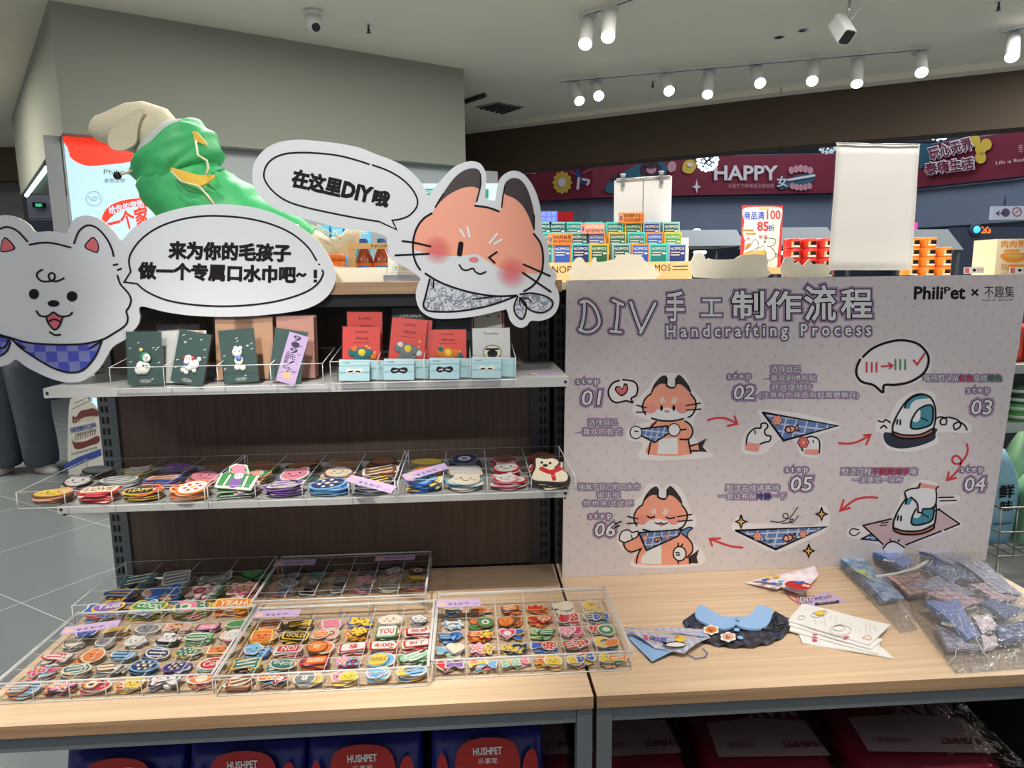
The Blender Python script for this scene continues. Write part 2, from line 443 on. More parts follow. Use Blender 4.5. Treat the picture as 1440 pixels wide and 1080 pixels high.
# far left: brown beam and stone wall, more shop ceiling
m = MB(); m.box(-9, -5.0, 9.2, 9.4, 2.80, 3.2, FASC); struct(m.build('wall_beam'))
m = MB(); m.box(-9, PY(31, 280, 9.9).x, 9.9, 10.0, 0, 2.9, mat('stone_grey', (118, 118, 118), .6, var=.25, vscale=5)); struct(m.build('wall_stone'))

# ------------------------------------------------------------------ atrium beyond the shop front
GB = mat('balcony_grey', (124, 134, 150), .7); GD = mat('mall_dark', (92, 99, 116), .8); GM = mat('mall_mid', (112, 120, 136), .8)
zt = 4.55; zl = 3.58
cols = [(470, 262), (600, 245), (683, 237), (833, 224), (1000, 219), (1173, 216), (1293, 206), (1440, 183), (1580, 158)]
bp = [PZ(x, y, zt) for x, y in cols]
def strip(m, pts, z0, z1, mt, dy=0.0):
    for a, b2 in zip(pts, pts[1:]):
        m.quad((a.x, a.y + dy, z0), (b2.x, b2.y + dy, z0), (b2.x, b2.y + dy, z1), (a.x, a.y + dy, z1), mt)
m = MB(); strip(m, bp, 2.62, zl, GB, .25)
for a, b2 in zip(bp, bp[1:]):
    m.quad((a.x, a.y + .25, 2.62), (a.x, a.y + 6, 2.62), (b2.x, b2.y + 6, 2.62), (b2.x, b2.y + .25, 2.62), GM)
    m.quad((a.x, a.y + .02, zl - .06), (b2.x, b2.y + .02, zl - .06), (b2.x, b2.y + .3, zl), (a.x, a.y + .3, zl), GB)
    m.quad((a.x, a.y + .25, zl), (b2.x, b2.y + .25, zl), (b2.x, b2.y + .25, zt + .05), (a.x, a.y + .25, zt + .05), GB)
struct(m.build('wall_balcony'))
m = MB(); m.quad((-14, 28, 0), (34, 28, 0), (34, 28, 2.62), (-14, 28, 2.62), GD)
m.quad((-14, 28, 2.62), (34, 28, 2.62), (34, 28, 11), (-14, 28, 11), GD)
for k in range(10): m.box(-4 + k * 3.1, -3.7 + k * 3.1, 27.6, 28, 0, 2.62, GM)
struct(m.build('wall_back'))
m = MB(); m.box(-14, 34, 9, 30, 11, 11.2, GD); struct(m.build('ceiling_atrium'))
# steel roof tubes high in the atrium
m = MB()
for k in range(9):
    x = 3 + k * 2.2; m.tube([(x, 20, 5.6 + .3 * (k % 2)), (x + 1.6, 20.5, 5.95), (x + 3, 21, 5.5)], .05, GB)
m.tube([(0, 22, 6.2), (24, 20, 6.3)], .09, GD); m.tube([(0, 22, 5.6), (24, 20, 5.5)], .09, GM)
struct(m.build('trim_2'))
# ---- banner
BRED = mat('banner_red', (120, 14, 42), .6); BYEL = mat('banner_yellow', (214, 178, 60), .6); BWH = mat('banner_white', (226, 214, 214), .6)
BTEAL = mat('banner_teal', (40, 92, 110), .6); BBLU = mat('banner_blue', (42, 66, 134), .6); BPK = mat('banner_pink', (200, 140, 150), .6); BDK = mat('banner_plum', (58, 16, 40), .6)
def onBanner(u, v, l):
    d = ray(u, v)
    for i in range(len(cols) - 1):
        if u <= cols[i + 1][0] or i == len(cols) - 2:
            a, b2 = bp[i], bp[i + 1]; n_ = Vector((b2.y - a.y, a.x - b2.x, 0)).normalized()
            t = (a - CAMLOC).dot(n_) / d.dot(n_); q = CAMLOC + d * t
            s_ = -1 if n_.dot(d) > 0 else 1
            return q + n_ * (l * s_ * 20)
def onBan(u, v, l):
    return onBanner(u, v, l)
bn = thing('banner', 'long crimson promotional banner wrapped round the upper balcony beyond the shop', 'banner', bp[4])
m = MB(); strip(m, bp, zl, zt, BRED); m.build('banner_cloth', bn)
A = Art(onBan, 650, 180, 3.512, step=.001)
A.text('近视脑', 205, 228, 160, 46, BWH, 2, bold=.02)
A.fill(ell(497, 270, 42, 50), BYEL, 1, smooth=False); A.fill(ell(496, 270, 19, 23), BWH, 2, smooth=False)
for k in range(12):
    a = k * math.pi / 6; A.fill(ell(497 + 40 * math.cos(a), 270 + 48 * math.sin(a), 9, 9, 10), BYEL, 1.3, smooth=False)
A.stroke([(590, 170), (572, 205), (585, 250), (605, 270)], 22, BBLU, 2); A.stroke([(580, 250), (575, 300)], 14, BWH, 2.5); A.stroke([(600, 255), (630, 262), (622, 280)], 12, BWH, 2.6)
A.fill(ell(588, 195, 12, 12, 12), BDK, 3, smooth=False); A.stroke([(540, 215), (575, 235)], 3, BPK, 2); A.stroke([(600, 225), (640, 205)], 3, BPK, 2)
A.build('banner_flower', bn)
A = Art(onBan, 650, 180, 3.512, step=.001)
A.fill([(705, 310), (730, 260), (800, 215), (880, 175), (960, 165), (1010, 185), (1000, 240), (940, 260), (850, 300), (760, 325)], BTEAL, 1)
A.fill(ell(930, 205, 52, 46), BDK, 2, smooth=False); A.fill(ell(932, 206, 24, 22), BPK, 3, smooth=False); A.fill(ell(930, 188, 28, 14), BDK, 4, smooth=False)
A.fill([(735, 250), (760, 230), (785, 225), (790, 245), (745, 268)], BDK, 2)
A.fill([(1015, 180), (1035, 165), (1055, 180), (1050, 210), (1025, 220), (1012, 200)], BPK, 2)
A.build('banner_gorilla', bn)
A = Art(onBan, 650, 180, 3.512, step=.001)
A.fill([(1085, 200), (1100, 165), (1140, 160), (1155, 190), (1130, 225), (1095, 220)], BYEL, 1); A.fill(ell(1122, 183, 14, 11, 14), BWH, 2, smooth=False)
A.fill([(1156, 255), (1162, 285), (1178, 292), (1162, 298), (1156, 325), (1150, 298), (1134, 292), (1150, 285)], BWH, 2, smooth=False)
A.fill([(120, 225), (140, 200), (165, 215), (160, 260), (125, 265)], BYEL, 1)
A.build('banner_lemon', bn)
A = Art(onBan, 960, 0, 3, step=.001)
A.text('HAPPY', 132, 760, 262, 58, BWH, 2, bold=.03); A.text('近视千万种难看治帮视界', 190, 795, 192, 18, BPK, 2)
A.fill([(395, 770), (420, 740), (440, 765), (470, 745), (520, 735), (555, 740), (540, 770), (470, 785), (410, 800)], BTEAL, 1)
A.text('女', 395, 790, 44, 44, BWH, 2, bold=.03)
for k in range(5):
    A.fill(ell(455 + 20 * k, 720 - 8 * math.sin(k * .8), 12, 16, 12), BPK, 1.5, smooth=False); A.fill(ell(460 + 18 * k, 786 + 6 * math.sin(k * .8), 11, 14, 12), BPK, 1.5, smooth=False)
A.stroke([(445, 760), (550, 742)], 10, BWH, 2.5)
A.build('banner_happy', bn)
A = Art(onBan, 1060, 160, 3.789, step=.001)
A.fill([(885, 172), (940, 160), (985, 175), (975, 215), (930, 260), (886, 290)], BTEAL, 1)
for (x, y) in ((1185, 145), (1245, 165), (1215, 235), (1215, 190)): A.fill(ell(x, y, 30, 32, 16), BYEL, 1 + x * .001, smooth=False)
A.build('banner_flower', bn); A = Art(onBan, 1060, 160, 3.789, step=.001); A.text('玩心无界', 955, 250, 235, 66, mat('banner_wine', (120, 16, 56), .6), 4, ang=.25, bold=.02, halos=((.07, BWH),))
A.build('banner_slogan', bn); A = Art(onBan, 1060, 160, 3.789, step=.001); A.text('泰嗨生活', 935, 328, 258, 62, mat('banner_wine', (120, 16, 56), .6), 6, ang=.13, bold=.02, halos=((.07, BWH),))
A.build('banner_slogan', bn); A = Art(onBan, 1060, 160, 3.789, step=.001); A.text('Life is Really Beautiful', 1300, 278, 320, 24, BWH, 3, ang=.12); A.build('banner_caption', bn); A = Art(onBan, 1060, 160, 3.789, step=.001); A.text('幸福', 1420, 215, 60, 50, BPK, 3, ang=.12)
A.build('banner_slogan', bn)
# ---- hanging sparkle balls
def sparkle(px, py, Y, r, lab, es):
    o = PY(px, py, Y); t = thing('light_ball', lab, 'decoration', o, 'sparkling light balls hung in the atrium')
    mt = mat('sparkle_%d' % es, (225, 240, 255), .3, emit=es); m = MB(); core = MB()
    g = (1 + 5 ** .5) / 2
    for k in range(60):
        z = 1 - 2 * (k + .5) / 60; a = 2 * math.pi * k / g; q = math.sqrt(1 - z * z); dv_ = Vector((q * math.cos(a), q * math.sin(a), z))
        core.tube([o, o + dv_ * r * .9], .012, GM, 4); m.lathe([(0.001, -.035), (.04, 0), (.001, .035)], o + dv_ * r, mt, 5)
    core.tube([o, o + Vector((0, 0, 1.6))], .01, GD, 4)
    core.build('stem', t); m.build('bulb', t)
sparkle(995, 226, 15, .21, 'bright white sparkling ball hung before the banner by the word HAPPY', 3)
sparkle(1165, 203, 16, .2, 'dim sparkling ball behind the top of the blank paper sign', 0.35)
sparkle(1323, 182, 16, .24, 'sparkling ball half hidden by the brown fascia above the right banner', 1.5)
# ------------------------------------------------------------------ display tables
ZT = .68
def table(name, x0, x1, lab):
    t = thing('display_table', lab, 'table', ((x0 + x1) / 2, 1.54, 0), None)
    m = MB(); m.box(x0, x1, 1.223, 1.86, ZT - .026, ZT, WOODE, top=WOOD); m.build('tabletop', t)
    m = MB(); m.box(x0 + .033, x1 - .033, 1.232, 1.262, ZT - .061, ZT - .0262, STEEL); m.build('front_rail', t)
    m = MB(); m.box(x0 + .033, x1 - .033, 1.82, 1.85, ZT - .061, ZT - .0262, STEEL); m.build('back_rail', t)
    for x in (x0, x1 - .033):
        for y in (1.229, 1.82):
            m = MB(); m.box(x + .001, x + .032, y, y + .031, 0, ZT - .0262, STEEL); m.build('leg', t)
    m = MB(); m.box(x0 + .033, x1 - .033, 1.27, 1.815, .10, .118, STEEL); m.build('lower_shelf', t)
    m = MB(); m.box(x0 + .033, x1 - .033, 1.852, 1.86, .02, ZT - .064, STEELD); m.build('back_board', t)  # inferred base panel, added to block light from behind
    if x0 > 0: m = MB(); m.box(x1 - .032, x1 - .026, 1.262, 1.818, .02, ZT - .064, STEELD); m.build('added_side_board', t)  # added dark panel standing in for the dark space under the table
    return t
table('t', -.975, .231, 'light oak display table on grey steel legs carrying the clear patch trays')
table('t', .238, 1.44, 'light oak display table on grey steel legs in front of the DIY board')
# ------------------------------------------------------------------ gondola rack behind the left table
g = thing('gondola_rack', 'dark gondola rack with brown back panel and oak top behind the patch trays', 'shelving', (-.385, 1.9, 0))
def upright(x0, x1, plain_right, parent):
    m = MB(); m.box(x0, x1, 1.864, 1.915, 0, 1.466, STEELD if not plain_right else STEEL)
    sx = (x0 + .004) if plain_right else (x1 - .031)
    z = .70
    while z < 1.44:
        for dx in (.003, .015): m.box(sx + dx, sx + dx + .0068, 1.8632, 1.864, z, z + .018, SLOT)
        z += .0305
    m.build('upright', parent)
upright(-1.0, -.953, True, g); upright(.168, .222, False, g)
m = MB(); m.box(-.953, .168, 1.872, 1.89, ZT + .001, 1.462, DARKW); m.build('back_panel', g)
m = MB(); m.box(-.953, .168, 1.858, 1.872, 1.405, 1.462, STEELD); m.build('header_bar', g)
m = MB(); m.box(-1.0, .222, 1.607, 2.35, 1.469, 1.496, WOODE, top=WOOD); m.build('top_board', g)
m = MB(); m.box(-.99, .21, 1.625, 1.85, 1.44, 1.468, BLACKP); m.build('top_tray', g)
m = MB(); m.box(-1.0, .222, 2.30, 2.35, 0, 1.468, STEELD); m.build('rear_panel', g)
g2 = thing('gondola_rack', 'second gondola rack with pale top standing behind the DIY board', 'shelving', (.85, 2.0, 0))
upright(.236, .272, False, g2)
m = MB(); m.box(1.40, 1.44, 1.864, 1.915, 0, 1.46, STEELD); m.build('upright', g2)
m = MB(); m.box(.272, 1.40, 1.872, 1.89, ZT + .001, 1.46, DARKW); m.build('back_panel', g2)
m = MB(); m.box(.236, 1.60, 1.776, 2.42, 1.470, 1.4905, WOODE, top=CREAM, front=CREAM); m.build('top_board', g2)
m = MB(); m.box(.236, 1.60, 2.38, 2.42, 0, 1.469, STEELD); m.build('rear_panel', g2)
# ------------------------------------------------------------------ two metal shelves
def shelf(z, lip, lab):
    s = thing('metal_shelf', lab, 'shelf', (-.357, 1.7, z))
    m = MB(); m.box(-.944, .230, 1.55, 1.862, z - .004, z, SHELFM); m.box(-.944, .230, 1.55, 1.553, z - lip, z - .0041, SHELFM)
    m.box(-.944, -.941, 1.553, 1.862, z - lip, z - .0041, SHELFM); m.box(.227, .230, 1.553, 1.862, z - lip, z - .0041, SHELFM)
    m.build('shelf_plate', s)
    for x in (-.939, .221):
        m = MB(); pr = [(1.862, z - .005), (1.56, z - .005), (1.56, z - .028), (1.63, z - .034), (1.862, z - .075)]
        m.prism(pr, lambda a, b: (x, a, b), lambda a, b: (x + .004, a, b), STEELD); m.build('bracket', s)
    for x in (-.936, .222):
        m = MB(); m.lathe([(.0035, -.0006), (.0035, 0)], (x, 1.5495, z - lip * .5), SLOT, 10, 'y'); m.build('screw_hole', s)
    return s
shelf(1.273, .022, 'upper grey metal shelf carrying the card holders')
shelf(1.003, .020, 'lower grey metal shelf carrying the open patch trays')
# ------------------------------------------------------------------ cut-out signs on the rack front
ORA = mat('print_orange', (240, 162, 134), .5); BRN = mat('print_dark_brown', (46, 32, 36), .5); PKN = mat('print_pink', (226, 120, 128), .5)
PWH = mat('print_white', (228, 230, 231), .5); CORAL = mat('print_coral', (214, 104, 112), .5)
CHK = grid_mat('blue_check_print', (62, 70, 178), (120, 128, 184), (92, 98, 176), 42, .5, True)
def floral():
    m = mat('grey_floral_print', (205, 208, 212), .6); nt = m.node_tree; b = nt.nodes['Principled BSDF']
    tc = nt.nodes.new('ShaderNodeTexCoord'); n = nt.nodes.new('ShaderNodeTexNoise'); n.inputs['Scale'].default_value = 75; n.inputs['Detail'].default_value = 3; n.inputs['Distortion'].default_value = 2
    r = nt.nodes.new('ShaderNodeValToRGB'); e = r.color_ramp.elements
    e[0].position = .47; e[0].color = (lin(206), lin(209), lin(213), 1); e[1].position = .54; e[1].color = (lin(126), lin(132), lin(146), 1)
    nt.links.new(tc.outputs['Object'], n.inputs['Vector']); nt.links.new(n.outputs['Fac'], r.inputs[0]); nt.links.new(r.outputs[0], b.inputs['Base Color']); return m
FLO = floral()
def blush_mat():
    m = bpy.data.materials.new('cheek_blush'); m.use_nodes = True; nt = m.node_tree; b = nt.nodes['Principled BSDF']; out = nt.nodes['Material Output']
    b.inputs['Base Color'].default_value = (lin(238), lin(112), lin(118), 1); b.inputs['Roughness'].default_value = .5
    tc = nt.nodes.new('ShaderNodeTexCoord'); mp = nt.nodes.new('ShaderNodeMapping'); mp.vector_type = 'POINT'
    mp.inputs['Location'].default_value = (-1, -1, -1); mp.inputs['Scale'].default_value = (2, 2, 2)
    gr = nt.nodes.new('ShaderNodeTexGradient'); gr.gradient_type = 'SPHERICAL'
    mu = nt.nodes.new('ShaderNodeMath'); mu.operation = 'MULTIPLY'; mu.inputs[1].default_value = .85; mu.use_clamp = True
    t = nt.nodes.new('ShaderNodeBsdfTransparent'); mx = nt.nodes.new('ShaderNodeMixShader')
    L = nt.links; L.new(tc.outputs['Generated'], mp.inputs[0])
    sp = nt.nodes.new('ShaderNodeSeparateXYZ'); cb = nt.nodes.new('ShaderNodeCombineXYZ'); L.new(mp.outputs[0], sp.inputs[0]); L.new(sp.outputs[0], cb.inputs[0]); L.new(sp.outputs[2], cb.inputs[2])
    L.new(cb.outputs[0], gr.inputs[0]); L.new(gr.outputs['Fac'], mu.inputs[0]); L.new(mu.outputs[0], mx.inputs[0]); L.new(t.outputs[0], mx.inputs[1]); L.new(b.outputs[0], mx.inputs[2]); L.new(mx.outputs[0], out.inputs[0])
    return m
BLUSH = blush_mat()
YC = 1.598
def cutout(name, lab, outline_px, loc):
    t = thing(name, lab, 'sign', loc)
    q = cr(outline_px, True, 4); m = MB()
    m.prism([(p.x, p.y) for p in q], lambda x, y: PY(x, y, YC) + Vector((0, .0055, 0)), lambda x, y: PY(x, y, YC), CREAM, WHITE); m.build('foam_board', t)
    return t
def T(l, ox, oy, s): return [(ox + x / s, oy + y / s) for x, y in l]
# ---- fox cut-out with its speech bubble
out = T([(75, 350), (90, 250), (160, 160), (260, 105), (400, 85), (560, 95), (720, 115), (860, 145), (960, 185), (1080, 230), (1180, 280), (1270, 360), (1320, 430), (1345, 490)], 340, 180, 5.143)
out += T([(272, 263), (300, 220), (350, 160), (420, 90), (480, 60), (530, 50), (580, 62), (610, 100), (621, 150), (618, 210), (614, 268), (622, 279), (664, 289), (676, 280), (688, 205), (700, 165), (730, 130), (780, 108), (830, 118), (870, 150), (910, 210), (940, 290), (956, 380), (962, 470), (985, 520), (1000, 580), (1004, 680), (1035, 712), (1050, 745), (1040, 778), (1038, 800), (1055, 830), (1064, 870), (1062, 920), (1045, 965), (1010, 1000), (950, 1020), (893, 1020), (868, 1048), (835, 1062), (795, 1050), (765, 1015), (748, 960), (735, 952), (650, 972), (540, 995), (400, 1008), (300, 1003), (235, 970), (203, 920), (193, 860), (205, 800), (222, 767)], 540, 215, 4.319)
out += [(585, 386), (575.5, 379), (564, 373), (550.5, 365), (545, 356.7), (545.7, 349.7), (544.5, 342), (543.6, 334), (534, 329), (517, 325), (498, 322.6), (476, 320), (445, 312), (417.8, 304.4), (390.5, 294.7), (375, 285), (363, 273), (356.5, 259.7)]
fox = cutout('fox_sign', 'white foam cut-out of a winking orange fox face with a slanted speech bubble', out, PY(640, 420, YC))
A = Art(onY(YC), 540, 215, 4.319, step=.00035)
A.fill([(290, 367), (312, 330), (350, 290), (400, 250), (470, 215), (540, 206), (580, 213), (570, 250), (560, 295), (556, 320), (630, 332), (697, 355), (715, 330), (722, 290), (732, 250), (790, 278), (840, 322), (880, 392), (910, 466), (912, 492), (950, 550), (965, 620), (962, 700), (950, 728), (880, 732), (780, 722), (690, 692), (620, 650), (560, 614), (500, 622), (420, 625), (330, 620), (250, 605), (182, 582), (178, 530), (200, 455), (240, 400)], ORA, 0, n=3)
A.fill([(312, 330), (350, 260), (420, 160), (480, 110), (540, 93), (580, 110), (588, 160), (582, 217), (540, 205), (470, 215), (400, 250), (350, 290)], BRN, 1)
A.fill([(733, 250), (728, 215), (740, 178), (780, 153), (830, 165), (870, 220), (900, 310), (915, 400), (910, 466), (880, 390), (840, 320), (790, 276)], BRN, 1)
for st, w_ in (([(585, 130), (587, 190), (574, 250), (562, 295)], 9), ([(735, 200), (722, 265), (715, 330)], 9), ([(553, 321), (630, 332), (697, 355)], 12), ([(312, 330), (335, 290), (360, 250)], 9), ([(912, 380), (912, 465)], 8),
              ([(290, 367), (240, 400), (200, 455), (178, 530), (178, 610), (195, 670), (220, 710)], 12), ([(910, 492), (950, 550), (965, 620), (962, 700), (940, 760), (900, 810), (850, 840)], 12),
              ([(457, 680), (475, 705), (500, 713), (540, 702), (555, 722), (585, 735), (618, 722)], 10), ([(113, 536), (180, 545), (282, 568)], 12), ([(70, 622), (272, 613)], 12), ([(847, 677), (1007, 747)], 12), ([(843, 728), (1012, 843)], 12),
              ([(252, 733), (330, 780), (430, 820), (550, 852), (680, 870), (805, 866)], 12)):
    A.stroke(st, w_, INK, 3)
A.stroke([(685, 603), (637, 635)], 12, INK, 3); A.stroke([(637, 635), (672, 667)], 12, INK, 3.3)
A.stroke([(467, 553), (459, 613)], 32, INK, 3)
for a, b2 in (((462, 466), (488, 506)), ((507, 452), (520, 510)), ((686, 492), (642, 548)), ((714, 527), (670, 552))): A.stroke([a, b2], 13, PWH, 3)
A.fill(ell(545, 648, 29, 16), PKN, 3, smooth=False)
A.fill([(281, 762), (255, 860), (240, 920), (252, 950), (300, 962), (430, 962), (560, 945), (680, 915), (805, 868), (680, 872), (550, 855), (430, 823), (330, 783)], FLO, 1)
A.stroke([(278, 765), (255, 860), (240, 920), (252, 950), (300, 963), (430, 963), (560, 945), (680, 915), (805, 868)], 11, INK, 3)
A.stroke([(302, 775), (300, 820)], 9, INK, 3); A.stroke([(540, 888), (680, 872)], 8, INK, 3.6)
A.fill([(808, 872), (790, 930), (800, 980), (835, 1010), (858, 980), (862, 920), (826, 880)], FLO, 1); A.stroke([(812, 872), (790, 930), (800, 980), (835, 1010), (858, 980), (862, 920), (826, 880)], 10, INK, 3, closed=False)
A.fill([(826, 860), (900, 852), (980, 870), (1025, 905), (1010, 945), (960, 970), (900, 960), (860, 930), (828, 885)], FLO, 1); A.stroke([(826, 858), (900, 852), (980, 870), (1025, 905), (1010, 945), (960, 970), (900, 960), (860, 930), (824, 882)], 10, INK, 3)
A.stroke([(838, 880), (875, 885), (895, 902)], 8, INK, 3.2); A.stroke([(822, 888), (828, 930)], 7, INK, 3.2)
A.build('printed_fox', fox)
A = Art(onY(YC), 340, 180, 5.143, step=.00035)
A.stroke([(947, 268), (1060, 310), (1160, 370), (1230, 440), (1268, 510), (1265, 570), (1215, 630), (1150, 658), (1088, 668)], 12, INK, 2)
A.stroke([(1088, 668), (1120, 735), (990, 675)], 11, INK, 2.3, smooth=False)
A.stroke([(980, 675), (800, 645), (600, 605), (450, 570), (330, 530), (240, 470), (180, 400), (160, 340), (180, 270), (230, 220), (310, 188), (420, 178), (560, 183), (700, 200), (820, 230), (920, 262)], 12, INK, 2.6)
A.text('在这里', 357, 418, 355, 124, INK, 2, ang=-.225, bold=.05); A.text('DIY', 722, 492, 205, 105, INK, 2, ang=-.225, bold=.05); A.text('哦', 940, 548, 112, 106, INK, 2, ang=-.225, bold=.05)
A.build('printed_bubble', fox)
for (x, y, r) in ((325, 590, 95), (775, 728, 105)):
    A = Art(onY(YC), 540, 215, 4.319, step=.00035); A.fill(ell(x, y, r, r), BLUSH, 2, smooth=False); A.build('cheek_blush', fox)
# ---- white dog cut-out with its speech bubble
out = T([(684, 190), (640, 140), (580, 85), (530, 60), (480, 52), (430, 65), (400, 95), (383, 135), (365, 153), (280, 140), (200, 143), (165, 105), (110, 70), (40, 50), (-20, 60), (-70, 100), (-100, 170), (-120, 250), (-130, 330), (-160, 400), (-200, 470), (-210, 560), (-190, 650), (-165, 720), (-200, 780), (-180, 850), (-120, 890), (-60, 905), (0, 903), (50, 888), (88, 862), (150, 905), (250, 955), (330, 983), (400, 992), (470, 980), (540, 930), (580, 880), (620, 810), (650, 780), (710, 745), (735, 715), (760, 690), (780, 660), (788, 620), (782, 590), (800, 564)], 0, 290, 4)
out += T([(330, 760), (500, 783), (700, 790), (900, 783), (1100, 762), (1230, 735), (1330, 680), (1385, 610), (1405, 530), (1390, 470), (1350, 390), (1290, 310), (1200, 235), (1080, 165), (940, 110), (780, 82), (620, 78), (460, 95), (320, 130), (200, 180), (110, 240)], 160, 270, 4.5)
dog = cutout('dog_sign', 'white foam cut-out of a smiling white dog in a blue checked scarf with speech bubble', out, PY(100, 538, YC))
A = Art(onY(YC), 0, 290, 4, step=.00035)
A.fill([(68, 745), (150, 770), (250, 778), (380, 780), (480, 775), (575, 752), (550, 820), (520, 870), (470, 920), (420, 935), (360, 930), (280, 900), (180, 840), (110, 790)], CHK, 0)
A.fill([(62, 745), (0, 730), (-60, 735), (-100, 770), (-90, 815), (-40, 848), (10, 840), (40, 815), (58, 770)], CHK, 0)
for st in ([(68, 745), (110, 790), (180, 840), (280, 900), (360, 930), (420, 935), (470, 920), (520, 870), (550, 820), (575, 752)], [(62, 745), (0, 730), (-60, 735), (-100, 770), (-90, 815), (-40, 848), (0, 842), (40, 815), (60, 765)],
           [(418, 208), (440, 150), (470, 118), (505, 107), (550, 125), (600, 180), (630, 240), (640, 280)], [(-62, 190), (-40, 150), (0, 128), (45, 117), (100, 140), (155, 198)], [(168, 217), (230, 206), (300, 208), (398, 232)],
           [(640, 331), (662, 326)], [(663, 359), (682, 351)], [(662, 390), (680, 440), (720, 485), (738, 525), (728, 565), (712, 590), (720, 630), (705, 670), (640, 715), (575, 750), (480, 772), (380, 778), (250, 775), (150, 765), (70, 742), (0, 722), (-80, 690)],
           [(238, 357), (212, 375), (212, 400), (240, 422), (290, 420), (308, 405), (308, 385), (292, 375), (276, 386), (280, 410), (310, 423), (340, 415), (360, 405)],
           [(207, 590), (220, 610), (245, 620), (275, 615), (302, 597), (330, 615), (365, 620), (395, 612), (407, 598)], [(282, 708), (310, 724), (340, 722)], [(75, 755), (105, 780), (140, 795)], [(560, 765), (530, 785), (505, 800)], [(-100, 250), (-130, 400), (-170, 480), (-175, 560), (-140, 660)], [(50, 750), (30, 790), (0, 800)]):
    A.stroke(st, 10, INK, 3 + R.random() * .5)
for pts in ([(520, 173), (475, 228), (540, 263), (557, 240), (550, 200)], [(35, 175), (85, 228), (70, 250), (12, 258), (2, 240), (12, 195)]):
    A.fill(pts, INK, 1); A.fill([(p[0] * .82 + .18 * sum(q[0] for q in pts) / len(pts), p[1] * .82 + .18 * sum(q[1] for q in pts) / len(pts)) for p in pts], CORAL, 2)
A.fill(ell(192, 494, 28, 29), INK, 2, smooth=False); A.fill(ell(406, 507, 30, 29), INK, 2, smooth=False); A.fill(ell(302, 547, 33, 19), INK, 2, smooth=False)
A.fill([(262, 622), (302, 597), (354, 620), (337, 670), (308, 693), (280, 670)], CORAL, 1, smooth=False)
A.stroke([(262, 622), (275, 660), (308, 694), (338, 668), (354, 620)], 9, INK, 4); A.stroke([(276, 648), (308, 635), (341, 650)], 9, INK, 4.2)
A.build('printed_dog', dog)
A = Art(onY(YC), 160, 270, 4.5, step=.00035)
A.stroke([(1283, 433), (1230, 350), (1130, 265), (1000, 205), (850, 168), (700, 153), (560, 153), (420, 175), (290, 220), (190, 285), (125, 360), (97, 430), (108, 505)], 11, INK, 2)
A.stroke([(108, 505), (66, 570), (148, 580)], 10, INK, 2.3, smooth=False)
A.stroke([(148, 580), (210, 630), (330, 682), (480, 710), (650, 722), (820, 718), (980, 700), (1120, 668), (1230, 625), (1295, 575), (1325, 520), (1320, 496)], 11, INK, 2.6)
A.fill(ell(1300, 458, 6, 6, 10), INK, 2, smooth=False)
A.text('来为你的毛孩子', 352, 420, 763, 106, INK, 2, ang=-.026, bold=.05); A.text('做一个专属口水巾吧', 158, 546, 990, 100, INK, 2, ang=-.028, bold=.05)
A.stroke([(1160, 530), (1175, 518), (1195, 530), (1212, 520)], 16, INK, 2); A.stroke([(1276, 492), (1276, 545)], 22, INK, 2, cap=False); A.stroke([(1276, 555), (1276, 572)], 22, INK, 2, cap=False)
A.build('printed_bubble', dog)
# ---- the DIY process board
YB = 1.766
bd = thing('process_board', 'large white DIY process board with step drawings standing on the right table', 'sign', (.87, YB, ZT))
bl, brr, tr, tl = PY(790.7, 810.5, YB), PY(1386, 791, YB), PY(1448, 385.4, YB), PY(796.8, 394, YB)
bl.z = brr.z = ZT + .0005; tr.z = tl.z = 1.4945
BOARD = mat('board_print_base', (214, 206, 206), .42); nt = BOARD.node_tree; b = nt.nodes['Principled BSDF']
tc = nt.nodes.new('ShaderNodeTexCoord'); mp = nt.nodes.new('ShaderNodeMapping'); mp.inputs['Rotation'].default_value = (0, math.radians(45), 0); mp.inputs['Scale'].default_value = (28, 0, 28)
vo = nt.nodes.new('ShaderNodeTexVoronoi'); vo.inputs['Randomness'].default_value = 0; vo.inputs['Scale'].default_value = 1
r = nt.nodes.new('ShaderNodeValToRGB'); r.color_ramp.interpolation = 'CONSTANT'; e = r.color_ramp.elements; e[0].color = (lin(203), lin(196), lin(198), 1); e[1].position = .14; e[1].color = (lin(214), lin(206), lin(206), 1)
nt.links.new(tc.outputs['Object'], mp.inputs[0]); nt.links.new(mp.outputs[0], vo.inputs['Vector']); nt.links.new(vo.outputs['Distance'], r.inputs[0]); nt.links.new(r.outputs[0], b.inputs['Base Color'])
m = MB(); o5 = Vector((0, .006, 0)); vs = [bl, brr, tr, tl] + [v + o5 for v in (bl, brr, tr, tl)]
m.add(vs, [(0, 1, 2, 3)], BOARD); m.add(vs, [(7, 6, 5, 4), (0, 3, 7, 4), (1, 5, 6, 2), (3, 2, 6, 7), (0, 4, 5, 1)], CREAM); m.build('board_panel', bd)
PUR = mat('print_purple', (158, 132, 166), .5); REDP = mat('print_red', (206, 58, 66), .5); GRNP = mat('print_green', (66, 140, 84), .5); TEALP = mat('print_teal', (64, 142, 160), .5)
NAVP = mat('print_navy', (38, 40, 62), .5); PLD = mat('print_plaid_blue', (98, 124, 178), .5); PLL = mat('print_plaid_line', (190, 202, 222), .5); COP = mat('print_copper', (178, 112, 86), .5)
GLD = mat('print_gold', (226, 178, 88), .5); MAUV = mat('print_mauve', (206, 178, 180), .5); HALO = mat('print_halo', (232, 228, 228), .5); LAV = mat('print_lavender_dark', (60, 44, 78), .5)
DRED = mat('print_dark_red', (150, 32, 46), .5); DGRN = mat('print_dark_green', (36, 92, 58), .5); DBLU = mat('print_dark_blue', (48, 62, 128), .5); ROSE = mat('print_rose', (232, 150, 140), .5)
